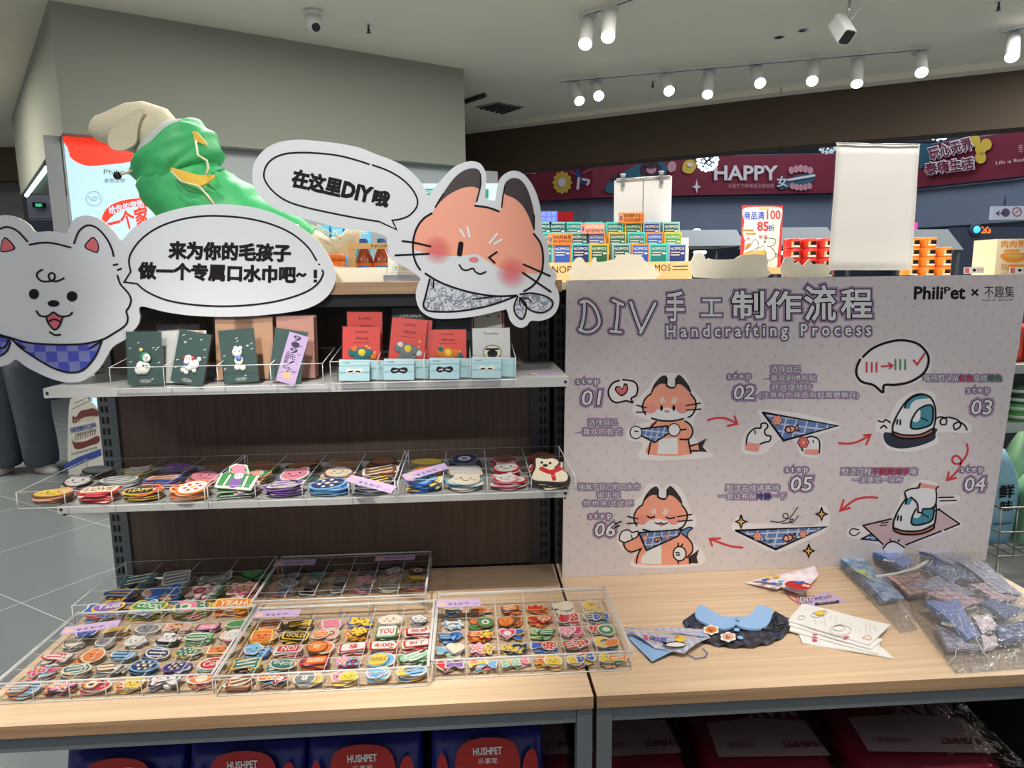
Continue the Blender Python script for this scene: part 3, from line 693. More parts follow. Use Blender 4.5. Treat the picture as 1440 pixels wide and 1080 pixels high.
s1, s2, s3, s4 = (760, 350, 4.235), (1100, 350, 4.235), (760, 570, 4.235), (1100, 570, 4.235)
F = onY(YB)
def art(t):
    a = Art(F, *t, step=.00032); a.wm = 1.3; return a
# title
A = art(s1)
A.marker([[(262, 312), (258, 400), (238, 487)], [(240, 318), (275, 310), (320, 345), (348, 410), (345, 455), (310, 488), (270, 495), (232, 480)]], 13, PWH, INK, PUR, 0, 4.5, 8)
A.marker([[(430, 305), (490, 332)], [(462, 318), (458, 400), (448, 488)], [(418, 490), (480, 496)]], 13, PWH, INK, PUR, 0, 4.5, 8)
A.marker([[(538, 318), (565, 400), (595, 480)], [(682, 325), (640, 410), (595, 500)]], 13, PWH, INK, PUR, 0, 4.5, 8)
hl = ((.085, PUR), (.032, INK))
A.text('手', 748, 430, 108, 175, PWH, 0, bold=.02, halos=hl); A.text('工', 958, 400, 120, 100, PWH, 0, bold=.02, halos=hl)
A.text('制', 1143, 412, 185, 160, PWH, 0, bold=.02, halos=hl); A.text('作', 1350, 418, 200, 165, PWH, 0, bold=.02, halos=hl)
A.set(*s2); A.text('流', 135, 425, 180, 205, PWH, 0, bold=.02, halos=hl); A.text('程', 352, 410, 180, 170, PWH, 0, bold=.02, halos=hl)
A.set(*s1)
x = 752
A.text('H a n d c r a f t i n g   P r o c e s s', 752, 548, 1215, 92, PWH, 0, ang=.010, bold=.022, halos=((.13, PUR), (.045, INK)))
A.build('title_lettering', bd)
# logo
A = art(s2)
A.text('Phili', 785, 298, 168, 72, INK, 0, shear=.05, bold=.03); A.text('P', 965, 266, 36, 38, INK, 0, bold=.02); A.text('et', 1002, 298, 84, 62, INK, 0, shear=.05, bold=.03)
A.stroke([(1132, 245), (1162, 274)], 9, INK, 0); A.stroke([(1132, 274), (1162, 245)], 9, INK, .3); A.text('不趣集', 1204, 291, 178, 70, INK, 0); A.text('NICE SHOP', 1192, 312, 186, 11, INK, 0, ang=.02)
A.build('logo', bd)
# step numbers
def stepno(t, sx, sy, num, nx, ny, w_=98, h_=80):
    A = art(t); hh = ((.16, PUR), (.05, INK))
    A.text('s t e p', sx, sy, 132, 38, PWH, 0, ang=.03, halos=((.22, PUR), (.05, INK)), bold=.02); A.text(num, nx, ny, w_, h_, PWH, 0, shear=.15, halos=((.13, PUR), (.035, INK)), bold=.012); A.build('step_number', bd)
stepno(s1, 215, 815, '01', 240, 930, 110, 88); stepno(s1, 1118, 785, '02', 1145, 895, 125, 82)
stepno(s2, 1100, 868, '03', 1120, 985, 120, 85); stepno(s4, 1062, 408, '04', 1080, 510, 122, 82)
stepno(s4, 20, 408, '05', 45, 508, 125, 82); stepno(s3, 290, 685, '06', 320, 780, 120, 80)
# captions
def cap(t, rows):
    A = art(t)
    for segs, x, y, w_, h_ in rows:
        if isinstance(segs, str): segs = [(segs, PWH)]
        n = sum(len(s_[0]) for s_ in segs); cx = x
        for st, mm in segs:
            ww = w_ * len(st) / n
            A.text(st, cx + 1, y, ww - 2, h_, mm, 0, bold=.006, halos=((.21, PUR), (.045, LAV))); cx += ww
    A.build('step_caption', bd)
cap(s3, [('选择自己', 285, 118, 172, 36), ('喜欢的款式', 252, 176, 232, 40)])
cap((960, 360, 3), [('选择自己', 372, 490, 124, 27), ('喜欢刺绣布贴', 370, 528, 192, 27), ('并且摆放好', 372, 565, 172, 24), ('(注意有的背面有胶需要撕开)', 322, 602, 420, 28)])
cap((960, 360, 3), [([('等待熨斗从', PWH), ('红色', REDP), ('变成', PWH), ('绿色', GRNP)], 1014, 528, 332, 27)])
cap((960, 360, 3), [([('熨烫过程', PWH), ('不要烫到手', REDP), ('哦', PWH)], 668, 922, 320, 27), ('一定要垫一块布', 718, 955, 208, 22)])
cap((960, 360, 3), [('熨烫完成请等待', 182, 990, 226, 25), ([('一会让布贴', PWH), ('冷静', DBLU), ('一下', PWH)], 152, 1026, 284, 25)])
cap(s3, [('独属于自己的口水巾', 225, 503, 365, 37), ('诞生啦', 338, 548, 135, 32), ('你也来试试吧', 252, 600, 298, 34)])
# arrows
def arrow(t, path, h1, h2, w_=10):
    A = art(t); A.stroke(path, w_, REDP, 0); A.stroke([h1, path[-1], h2], w_, REDP, .4, smooth=False); A.build('printed_arrow', bd)
arrow(s3, [(997, 88), (1050, 75), (1110, 80), (1172, 110)], (1155, 65), (1115, 122))
arrow(s4, [(338, 225), (400, 228), (460, 212), (525, 175)], (485, 178), (500, 232))
arrow(s4, [(1098, 230), (1105, 265), (1092, 305), (1060, 345), (1022, 345), (1012, 318), (1035, 300), (1065, 325), (1055, 370), (1020, 415), (980, 445)], (992, 398), (1035, 432))
arrow(s4, [(565, 550), (500, 548), (430, 565), (345, 628)], (365, 565), (402, 610))
arrow(s3, [(1202, 847), (1140, 840), (1080, 822), (1008, 795)], (1070, 792), (1022, 835))
# cartoon foxes
def fox_head(A, ox, oy, closed):
    def o(l): return [(x + ox, y + oy) for x, y in l]
    A.fill(o([(658, 860), (672, 815), (705, 770), (740, 750), (755, 770), (752, 815), (760, 825), (800, 825), (806, 812), (806, 770), (825, 750), (855, 775), (885, 820), (893, 855), (918, 900), (925, 940), (910, 985), (850, 1012), (760, 1022), (680, 1008), (625, 985), (605, 945), (615, 900), (640, 868)]), PWH, 1, n=3)
    A.fill(o([(658, 860), (680, 825), (715, 800), (750, 803), (752, 815), (760, 825), (800, 825), (806, 812), (812, 800), (850, 815), (885, 845), (893, 857), (918, 900), (925, 940), (922, 955), (870, 960), (800, 955), (752, 945), (700, 955), (640, 960), (606, 950), (605, 930), (615, 900), (640, 868)]), ORA, 2, n=3)
    A.fill(o([(658, 858), (672, 815), (705, 770), (738, 752), (754, 768), (752, 803), (715, 803), (680, 828)]), BRN, 3); A.fill(o([(806, 803), (806, 770), (825, 750), (855, 775), (885, 820), (893, 857), (860, 825), (832, 806)]), BRN, 3)
    A.fill(ell(655 + ox, 950 + oy, 36, 30), ROSE, 3, smooth=False); A.fill(ell(845 + ox, 950 + oy, 36, 30), ROSE, 3, smooth=False)
    for st, w_ in (([(752, 815), (775, 827), (798, 824)], 8), ([(658, 862), (625, 890), (607, 940), (625, 985)], 7), ([(893, 862), (920, 900), (925, 940), (905, 985), (878, 1003)], 7), ([(662, 1008), (720, 1022), (790, 1023), (850, 1010)], 7),
                   ([(570, 930), (630, 945)], 6), ([(570, 972), (630, 970)], 6), ([(868, 932), (952, 918)], 6), ([(870, 960), (955, 953)], 6), ([(752, 770), (750, 815)], 7), ([(807, 770), (805, 815)], 7), ([(660, 855), (685, 800)], 6), ([(893, 850), (880, 815)], 6)):
        A.stroke(o(st), w_, INK, 4)
    for a, b2 in (((714, 895), (722, 915)), ((728, 888), (738, 912)), ((798, 885), (782, 912)), ((812, 895), (792, 918))): A.stroke(o([a, b2]), 7, PWH, 4)
    if closed:
        A.stroke(o([(688, 930), (708, 938), (730, 932)]), 7, INK, 4); A.stroke(o([(800, 935), (822, 943), (850, 936)]), 7, INK, 4)
        A.stroke(o([(735, 968), (752, 975), (768, 968), (785, 977), (806, 968)]), 6, INK, 4); A.fill(o([(756, 974), (770, 972), (784, 977), (770, 990)]), CORAL, 3.6)
    else:
        for x in (720, 793): A.fill(ell(x + ox, 947 + oy, 9, 17), INK, 4, smooth=False)
        A.fill(ell(752 + ox, 967 + oy, 15, 7), PKN, 4, smooth=False)
def plaid(A, pts, k, nx=5, ny=3, ang=.1):
    A.fill(pts, PLD, k, smooth=False)
    import itertools
    P = [Vector(p) for p in pts]
    def clip(p, d):
        ts = []
        for i in range(len(P)):
            a, b2 = P[i], P[(i + 1) % len(P)]; e_ = b2 - a; den = d.x * e_.y - d.y * e_.x
            if abs(den) < 1e-6: continue
            t = ((a.x - p.x) * e_.y - (a.y - p.y) * e_.x) / den; u_ = ((a.x - p.x) * d.y - (a.y - p.y) * d.x) / den
            if 0 <= u_ <= 1: ts.append(t)
        return (p + d * min(ts), p + d * max(ts)) if len(ts) >= 2 else None
    x0, x1 = min(p.x for p in P), max(p.x for p in P); y0, y1 = min(p.y for p in P), max(p.y for p in P)
    for i in range(1, nx):
        s_ = clip(Vector((x0 + (x1 - x0) * i / nx, (y0 + y1) / 2)), Vector((-.25, 1)).normalized())
        if s_: A.stroke(s_, 5, PLL, k + .5, smooth=False, cap=False)
    for i in range(1, ny):
        s_ = clip(Vector(((x0 + x1) / 2, y0 + (y1 - y0) * i / ny)), Vector((1, ang)).normalized())
        if s_: A.stroke(s_, 5, PLL, k + .7, smooth=False, cap=False)
    A.stroke(pts + [pts[0]], 7, INK, k + 1, smooth=False)
def flower(A, x, y, r, k, c=None):
    for i in range(6):
        a = i * math.pi / 3; A.fill(ell(x + r * .62 * math.cos(a), y + r * .62 * math.sin(a), r * .45, r * .45, 10), INK, k, smooth=False)
    for i in range(6):
        a = i * math.pi / 3; A.fill(ell(x + r * .62 * math.cos(a), y + r * .62 * math.sin(a), r * .34, r * .34, 10), c or ROSE, k + .5, smooth=False)
    A.fill(ell(x, y, r * .3, r * .3, 10), GLD, k + 1, smooth=False)
def fish(A, x, y, l, k, ang=0.0):
    c, s_ = math.cos(ang), math.sin(ang); f = lambda q: [(x + a * l * c - b_ * l * s_, y + a * l * s_ + b_ * l * c) for a, b_ in q]
    q = f([(-.5, 0), (-.25, -.25), (.1, -.22), (.28, -.04), (.5, -.22), (.5, .22), (.28, .05), (.1, .22), (-.25, .25)])
    A.fill(q, ORA, k, smooth=False); A.stroke(q + [q[0]], 4, INK, k + .5, smooth=False); A.stroke(f([(-.12, -.18), (-.05, 0), (-.12, .18)]), 3, INK, k + .6)
# step 1
A = art(s1)
A.fill([(405, 840), (430, 795), (490, 770), (560, 785), (585, 830), (570, 875), (545, 895), (555, 922), (515, 912), (450, 920), (410, 890)], HALO, 0)
A.fill([(600, 870), (640, 830), (700, 745), (760, 738), (800, 738), (860, 748), (905, 840), (965, 900), (965, 960), (920, 1000), (915, 1120), (1000, 1200), (1000, 1245), (600, 1255), (610, 1160), (520, 1140), (515, 1080), (580, 1040), (655, 1025), (555, 985), (558, 925)], HALO, 0, n=3)
A.stroke([(470, 783), (430, 800), (404, 845), (415, 890), (450, 915), (512, 905), (548, 915), (540, 890), (570, 870), (578, 825), (555, 790), (490, 778)], 8, INK, 1)
A.fill([(482, 878), (445, 845), (448, 820), (472, 818), (488, 830), (497, 802), (518, 808), (518, 850)], INK, 1); A.fill([(482, 868), (452, 842), (455, 826), (475, 824), (488, 838), (500, 812), (512, 815), (511, 846)], CORAL, 2)
fox_head(A, 0, 0, False)
def o3(l): return [(x, y + 931.7) for x, y in l]
A.fill(o3([(690, 95), (860, 90), (890, 130), (900, 170), (880, 200), (895, 290), (640, 290), (655, 210), (650, 130)]), ORA, .5); A.fill(o3([(705, 200), (815, 190), (818, 290), (695, 290)]), PWH, 1.5, smooth=False)
A.fill(o3([(885, 240), (930, 228), (990, 195), (965, 245), (995, 278), (890, 270)]), BRN, .7, smooth=False); A.fill(o3([(885, 240), (938, 230), (945, 268), (890, 270)]), ORA, .9, smooth=False)
plaid(A, o3([(595, 140), (755, 122), (765, 165), (680, 220), (590, 175)]), 2)
for (x, y) in ((568, 160), (795, 145)):
    A.fill(ell(x, y + 931.7, 38, 40), INK, 4, smooth=False); A.fill(ell(x, y + 931.7, 32, 34), PWH, 5, smooth=False)
A.stroke(o3([(562, 152), (580, 155)]), 6, INK, 6)
for st in ([(860, 92), (895, 120), (905, 165), (880, 200), (830, 200)], [(830, 145), (865, 142)], [(655, 220), (642, 290)], [(880, 205), (895, 285)], [(690, 95), (655, 130)], [(895, 240), (930, 230)], [(895, 270), (940, 270)]): A.stroke(o3(st), 7, INK, 4.4)
A.build('step_illustration', bd)
# step 2
A = art((960, 360, 3))
A.fill([(325, 650), (500, 665), (668, 715), (560, 760), (590, 780), (575, 845), (500, 840), (470, 780), (400, 780), (340, 835), (250, 825), (265, 740), (330, 700)], HALO, 0)
plaid(A, [(338, 660), (655, 716), (425, 778)], 1, 7, 4, .12); flower(A, 397, 692, 22, 3); fish(A, 458, 730, 58, 3, -.2)
for pts in ([(268, 810), (272, 760), (300, 728), (328, 725), (330, 708), (350, 705), (358, 720), (345, 735), (350, 755), (370, 760), (365, 780), (345, 785), (320, 795)], [(505, 820), (500, 790), (525, 765), (550, 762), (575, 780), (575, 830)]):
    A.fill(pts, PWH, 4); A.stroke(pts, 5, INK, 5)
A.stroke([(303, 735), (305, 748)], 4, INK, 6); A.stroke([(548, 778), (550, 786)], 4, INK, 6)
A.fill([(270, 785), (325, 792), (318, 825), (262, 815)], ROSE, 5.5, smooth=False); A.fill([(518, 815), (575, 815), (568, 838), (512, 832)], ROSE, 5.5, smooth=False)
flower(A, 508, 785, 24, 7, CORAL)
A.build('step_illustration', bd)
# iron drawing used twice
def iron(A, ox, oy, base):
    o = lambda l: [(x + ox, y + oy) for x, y in l]
    A.fill(o([(885, 745), (888, 705), (915, 650), (950, 605), (990, 583), (1035, 590), (1060, 625), (1065, 680), (1055, 735), (1000, 755), (930, 757)]), PWH, 2)
    A.fill(o([(938, 640), (945, 615), (975, 592), (1015, 583), (1048, 593), (1035, 600), (990, 605), (965, 620), (955, 642)]), TEALP, 3)
    A.fill(o([(960, 720), (965, 690), (990, 650), (1025, 630), (1050, 632), (1055, 670), (1045, 710), (1000, 727), (970, 728)]), TEALP, 3)
    A.fill(o([(968, 692), (985, 660), (1000, 648), (1000, 685), (985, 700)]), PWH, 4)
    A.stroke(o([(1005, 682), (1032, 695)]), 4, INK, 4)
    A.fill(o([(884, 738), (930, 752), (1000, 750), (1055, 725), (1050, 745), (1000, 765), (930, 767), (888, 752)]), COP, 3.5)
    for st in ([(884, 742), (888, 705), (915, 650), (950, 605), (990, 583), (1035, 590), (1060, 625), (1065, 680), (1055, 738)], [(884, 740), (930, 754), (1000, 752), (1056, 726)], [(884, 742), (892, 755), (930, 768), (1000, 766), (1052, 745), (1056, 728)],
               [(960, 720), (965, 690), (990, 650), (1025, 630), (1050, 632), (1055, 670), (1045, 710), (1000, 727), (970, 728), (960, 720)], [(935, 640), (945, 615), (975, 592), (1010, 584)], [(895, 690), (890, 703)], [(905, 690), (902, 708)], [(917, 692), (916, 710)]): A.stroke(o(st), 5.5, INK, 5 + R.random() * .4)
# step 3
A = art((960, 360, 3))
A.fill([(725, 495), (750, 420), (830, 365), (920, 345), (1010, 370), (1050, 430), (1030, 500), (960, 545), (870, 550), (845, 590), (800, 555), (745, 540)], HALO, 0)
A.fill([(820, 690), (870, 680), (910, 610), (980, 570), (1060, 580), (1080, 660), (1200, 700), (1210, 745), (1080, 745), (1075, 790), (960, 825), (860, 810), (840, 750), (815, 740)], HALO, 0)
A.stroke([(760, 425), (800, 390), (860, 365), (925, 355), (990, 370), (1030, 410), (1036, 450), (1015, 495), (960, 530), (900, 543), (850, 545), (843, 575), (805, 545), (755, 530), (733, 500), (735, 465), (748, 437)], 8, INK, 2)
for x in (775, 797, 817): A.stroke([(x, 450), (x, 488)], 6, REDP, 2)
for x in (897, 917, 938): A.stroke([(x, 438), (x, 478)], 6, GRNP, 2)
A.stroke([(838, 466), (882, 462)], 6, REDP, 2); A.stroke([(868, 452), (885, 462), (872, 474)], 6, REDP, 2.4, smooth=False); A.stroke([(974, 440), (988, 458), (1020, 412)], 7, REDP, 2, smooth=False)
A.fill([(850, 745), (900, 745), (1060, 725), (1066, 750), (1060, 775), (1000, 800), (930, 812), (880, 805), (852, 782)], NAVP, 1)
iron(A, 0, 0, True)
A.stroke([(1066, 685), (1090, 678), (1112, 690), (1108, 710), (1088, 708), (1090, 688), (1120, 680), (1160, 692), (1172, 715), (1150, 732), (1142, 712), (1165, 700), (1190, 715), (1198, 733)], 5, INK, 3)
A.stroke([(825, 695), (845, 700), (855, 690), (875, 702)], 5, INK, 2); A.stroke([(835, 725), (848, 715), (860, 725)], 5, INK, 2.3)
A.build('step_illustration', bd)
# step 4 (drawn in the third-region frame, offset from the iron above)
A = art(s4)
A.fill([(470, 715), (640, 670), (700, 560), (720, 520), (820, 445), (930, 470), (925, 540), (1050, 535), (1040, 580), (930, 610), (1070, 700), (1000, 745), (730, 840), (600, 835), (460, 800), (390, 780), (390, 735)], HALO, 0)
A.fill([(480, 715), (650, 675), (930, 618), (1055, 705), (920, 755), (735, 830), (600, 828)], MAUV, 1, smooth=False)
plaid(A, [(470, 795), (530, 765), (580, 808)], 1, 3, 2)
for st in ([(480, 715), (650, 675)], [(480, 715), (600, 828)], [(930, 618), (1055, 705)], [(1055, 705), (965, 742)], [(945, 748), (735, 830)], [(910, 628), (935, 618)]): A.stroke(st, 7, INK, 2.2, smooth=False)
A.fill(ell(665, 850, 65, 40, 24), PWH, 2.6, smooth=False); A.stroke([(600, 850), (630, 818), (670, 812), (725, 845)], 7, INK, 3.4); A.stroke([(640, 795), (645, 808)], 6, INK, 3); A.stroke([(695, 798), (690, 810)], 6, INK, 3)
A.stroke([(588, 700), (630, 695)], 5, INK, 2.5); A.stroke([(580, 715), (620, 713)], 5, INK, 2.5); A.stroke([(455, 740), (415, 735), (400, 760), (430, 775), (460, 755)], 5, INK, 2.5)
for k in range(14): A.fill(ell(700 + 90 * math.cos(k * 2.3) + 130, 690 + 60 * math.sin(k * 1.7), 3, 3, 6), CORAL, 2, smooth=False)
A.set(961, 495, 3); iron(A, 0, 0, False)
A.set(*s4)
A.fill([(735, 555), (728, 515), (760, 495), (808, 490), (815, 460), (925, 480), (912, 530), (910, 585), (880, 610), (835, 615), (830, 640), (800, 630), (795, 580), (765, 545)], PWH, 6); A.fill([(810, 490), (818, 460), (925, 480), (912, 500), (860, 490)], ROSE, 7, smooth=False)
for st in ([(738, 555), (728, 515), (760, 497), (808, 490)], [(912, 500), (915, 545), (908, 590), (880, 612), (835, 615), (830, 635), (805, 635)], [(765, 545), (800, 580), (805, 630)], [(808, 490), (818, 462)], [(912, 498), (926, 480)]): A.stroke(st, 7, INK, 8)
A.stroke([(930, 548), (1020, 546)], 6, INK, 2); A.stroke([(940, 568), (1035, 565)], 6, INK, 2)
A.build('step_illustration', bd)
# step 5
A = art((960, 720, 3))
A.fill([(210, 75), (230, 20), (270, 45), (400, 50), (560, 55), (575, -25), (615, -10), (610, 75), (500, 130), (395, 170), (300, 130)], HALO, 0)
plaid(A, [(224, 78), (606, 62), (392, 157)], 1, 9, 4, -.05); flower(A, 315, 103, 19, 3); flower(A, 507, 92, 16, 3); fish(A, 448, 108, 56, 3, -.25)
A.fill(ell(345, 118, 5, 10, 10, rot=-.5), DGRN, 3, smooth=False); A.fill(ell(369, 122, 5, 11, 10, rot=.6), DGRN, 3, smooth=False)
def spark(x, y, r):
    q = [(x, y - r), (x + r * .25, y - r * .25), (x + r * .85, y), (x + r * .25, y + r * .25), (x, y + r), (x - r * .25, y + r * .25), (x - r * .85, y), (x - r * .25, y - r * .25)]
    A.fill(q, GLD, 2, smooth=False); A.stroke(q + [q[0]], 5, INK, 3, smooth=False)
spark(246, 40, 27); spark(585, 8, 27); spark(531, 163, 27)
A.stroke([(370, 38), (410, 42), (440, 28), (442, 8), (425, 8), (425, 22), (450, 25), (485, -20)], 3, INK, 2); A.stroke([(420, 48), (455, 42), (465, 30), (452, 32), (462, 46), (488, 15)], 3, INK, 2)
A.build('step_illustration', bd)
# step 6
A = art(s3)
A.fill([(540, 600), (600, 540), (640, 470), (700, 470), (720, 500), (760, 470), (820, 475), (870, 560), (890, 620), (930, 680), (915, 730), (880, 770), (920, 830), (960, 860), (950, 950), (560, 965), (560, 890), (490, 860), (455, 800), (480, 740), (540, 730)], HALO, 0)
fox_head(A, -52, -270, True)
A.fill([(600, 770), (840, 760), (895, 810), (905, 870), (880, 905), (890, 945), (570, 942), (590, 860), (540, 875), (500, 850), (490, 820), (560, 800)], ORA, .6); A.fill([(640, 860), (720, 820), (722, 945), (595, 942), (605, 900)], PWH, 1.5, smooth=False)
A.fill([(885, 900), (915, 880), (945, 855), (930, 905), (940, 942), (885, 940)], BRN, .7, smooth=False)
plaid(A, [(585, 757), (840, 738), (820, 775), (630, 862)], 5, 6, 3, -.1); flower(A, 622, 788, 17, 7); flower(A, 753, 778, 14, 7); fish(A, 698, 795, 46, 7, -.35)
q = [(840, 745), (880, 725), (905, 730), (880, 750), (870, 780), (845, 765)]; A.fill(q, PLD, 5); A.stroke(q, 5, INK, 6)
q = [(468, 800), (480, 755), (520, 740), (545, 755), (580, 750), (575, 780), (540, 800), (500, 815)]; A.fill(q, PWH, 3); A.stroke(q + [q[0]], 6, INK, 4); A.stroke([(540, 770), (548, 798)], 5, INK, 4.5)
q = ell(828, 882, 38, 42, 24); A.fill(q, PWH, 3, smooth=False); A.stroke(q, 6, INK, 4, closed=True)
for st in ([(805, 875), (825, 878)], [(808, 890), (828, 890)], [(820, 820), (818, 840)], [(845, 825), (835, 842)], [(840, 760), (895, 810), (905, 865), (870, 905)], [(600, 850), (580, 890), (570, 940)], [(495, 815), (505, 850), (540, 872), (590, 855)], [(445, 705), (480, 690)], [(445, 725), (470, 715)], [(820, 925), (820, 940)], [(885, 905), (888, 940)]): A.stroke(st, 6.5, INK, 4.6)
A.build('step_illustration', bd)
# ------------------------------------------------------------------ acrylic trays
def wallbox(m, x0, x1, y0, y1, z0, z1):
    m.box(x0, x1, y0, y1, z0, z1, ACR, top=ACRE)
def tray(name, lab, x0, x1, y0, y1, z, h, nc, nr, lid, group=None, price=None):
    t = thing(name, lab, 'tray', ((x0 + x1) / 2, (y0 + y1) / 2, z), group)
    e = .0028; m = MB()
    m.box(x0, x1, y0, y1, z + .0004, z + .0025, ACR)
    for a in (x0, x1 - e): wallbox(m, a, a + e, y0, y1, z + .0026, z + h)
    for a in (y0, y1 - e): wallbox(m, x0 + e, x1 - e, a, a + e, z + .0026, z + h)
    for a, b2 in ((x0, y0), (x1, y0), (x0, y1), (x1, y1)): m.tube([(a, b2, z + .001), (a, b2, z + h)], .0013, ACRE, 6)
    m.tube([(x0, y0, z + .002), (x1, y0, z + .002)], .0014, ACRE, 6)
    m.build('tray_body', t)
    for i in range(1, nc):
        m = MB(); a = x0 + (x1 - x0) * i / nc; wallbox(m, a - .0008, a + .0008, y0 + e, y1 - e, z + .0026, z + h - .004)
        m.tube([(a, y0 + .001, z + .003), (a, y0 + .001, z + h - .004)], .0011, ACRE, 5); m.build('divider', t)
    for j in range(1, nr):
        m = MB(); a = y0 + (y1 - y0) * j / nr; wallbox(m, x0 + e, x1 - e, a - .0008, a + .0008, z + .0026, z + h - .004); m.build('divider', t)
    if lid:
        m = MB(); m.box(x0 - .0015, x1 + .0015, y0 - .0015, y1 + .0015, z + h + .0004, z + h + .0025, ACR)
        q = [(x0 - .0015, y0 - .0015), (x1 + .0015, y0 - .0015), (x1 + .0015, y1 + .0015), (x0 - .0015, y1 + .0015)]
        for a, b2 in zip(q, q[1:] + q[:1]):
            m.tube([(a[0], a[1], z + h + .0012), (b2[0], b2[1], z + h + .0012)], .0018, ACRE, 6)
            m.tube([(a[0], a[1], z + h - .006), (b2[0], b2[1], z + h - .006)], .0009, ACRE, 5)
        m.build('lid', t)
    return dict(t=t, x0=x0, x1=x1, y0=y0, y1=y1, z=z + .0028, h=h, nc=nc, nr=nr)
TH = .044
TR = [tray('patch_tray', 'lidded clear patch tray at the left end of the left table, nearest the floor tiles', -.947, -.530, 1.295, 1.580, ZT, TH, 6, 5, True),
      tray('patch_tray', 'lidded clear patch tray in the middle of the left table with red word patches', -.520, -.098, 1.285, 1.568, ZT, TH, 6, 5, True),
      tray('patch_tray', 'lidded clear patch tray of tiny patches lying across the table seam', -.090, .327, 1.306, 1.603, ZT, TH, 6, 5, True),
      tray('patch_tray', 'open clear tray of letter patches behind the leftmost lidded tray', -.965, -.553, 1.595, 1.853, ZT, .058, 4, 3, False),
      tray('patch_tray', 'lidded clear patch tray standing in the shade under the lower shelf', -.540, -.122, 1.590, 1.856, ZT, .052, 6, 5, True)]
zs = 1.003; YS0, YS1 = 1.530, 1.812
TS = [tray('patch_tray', 'open clear tray at the left end of the lower shelf with yellow and pink patches', -1.016, -.607, YS0, YS1, zs, .040, 4, 3, False),
      tray('patch_tray', 'open clear tray in the middle of the lower shelf with the green and purple patches', -.600, -.178, YS0, YS1, zs, .040, 4, 3, False),
      tray('patch_tray', 'open clear tray at the right end of the lower shelf with the white dog patch', -.171, .242, YS0, YS1, zs, .040, 4, 3, False)]

# ------------------------------------------------------------------ embroidered patches
PC = dict(red=(206, 44, 46), orange=(236, 130, 48), yellow=(240, 206, 72), green=(70, 150, 84), mint=(150, 206, 168), teal=(44, 120, 124), blue=(52, 104, 196), navy=(40, 52, 104), sky=(124, 188, 228), purple=(142, 100, 178),
          pink=(238, 142, 164), rose=(226, 72, 112), cream=(238, 228, 200), white=(232, 230, 226), grey=(128, 134, 138), brown=(134, 88, 58), black=(40, 38, 42), peach=(240, 176, 146))
PM = {k: mat('thread_' + k, v, .8, bump=.4, bscale=900) for k, v in PC.items()}
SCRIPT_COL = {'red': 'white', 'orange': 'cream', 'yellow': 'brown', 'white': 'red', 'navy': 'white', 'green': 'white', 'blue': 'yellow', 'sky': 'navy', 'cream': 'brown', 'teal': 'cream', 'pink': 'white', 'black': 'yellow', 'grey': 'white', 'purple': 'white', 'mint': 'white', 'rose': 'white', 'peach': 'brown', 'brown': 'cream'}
def circ(n=22, rx=1, ry=1): return [(rx * math.cos(2 * math.pi * k / n), ry * math.sin(2 * math.pi * k / n)) for k in range(n)]
def rrect(w_, h_, r_=.25, n=4):
    out = []
    for cx, cy, a in ((w_ - r_, h_ - r_, 0), (-w_ + r_, h_ - r_, 1), (-w_ + r_, -h_ + r_, 2), (w_ - r_, -h_ + r_, 3)):
        for k in range(n + 1):
            t = (a + k / n) * math.pi / 2; out.append((cx + r_ * math.cos(t), cy + r_ * math.sin(t)))
    return out
def polar(f, n=36): return [(f(a) * math.cos(a), f(a) * math.sin(a)) for a in [2 * math.pi * k / n for k in range(n)]]
def headpts(pointy):
    def f(a):
        r_ = .78
        for c_ in (math.radians(55), math.radians(125)):
            d = abs((a - c_ + math.pi) % (2 * math.pi) - math.pi)
            r_ += (.42 if pointy else .3) * max(0, 1 - d / (.3 if pointy else .42)) ** (1 if pointy else .6)
        return r_
    return polar(f, 44)
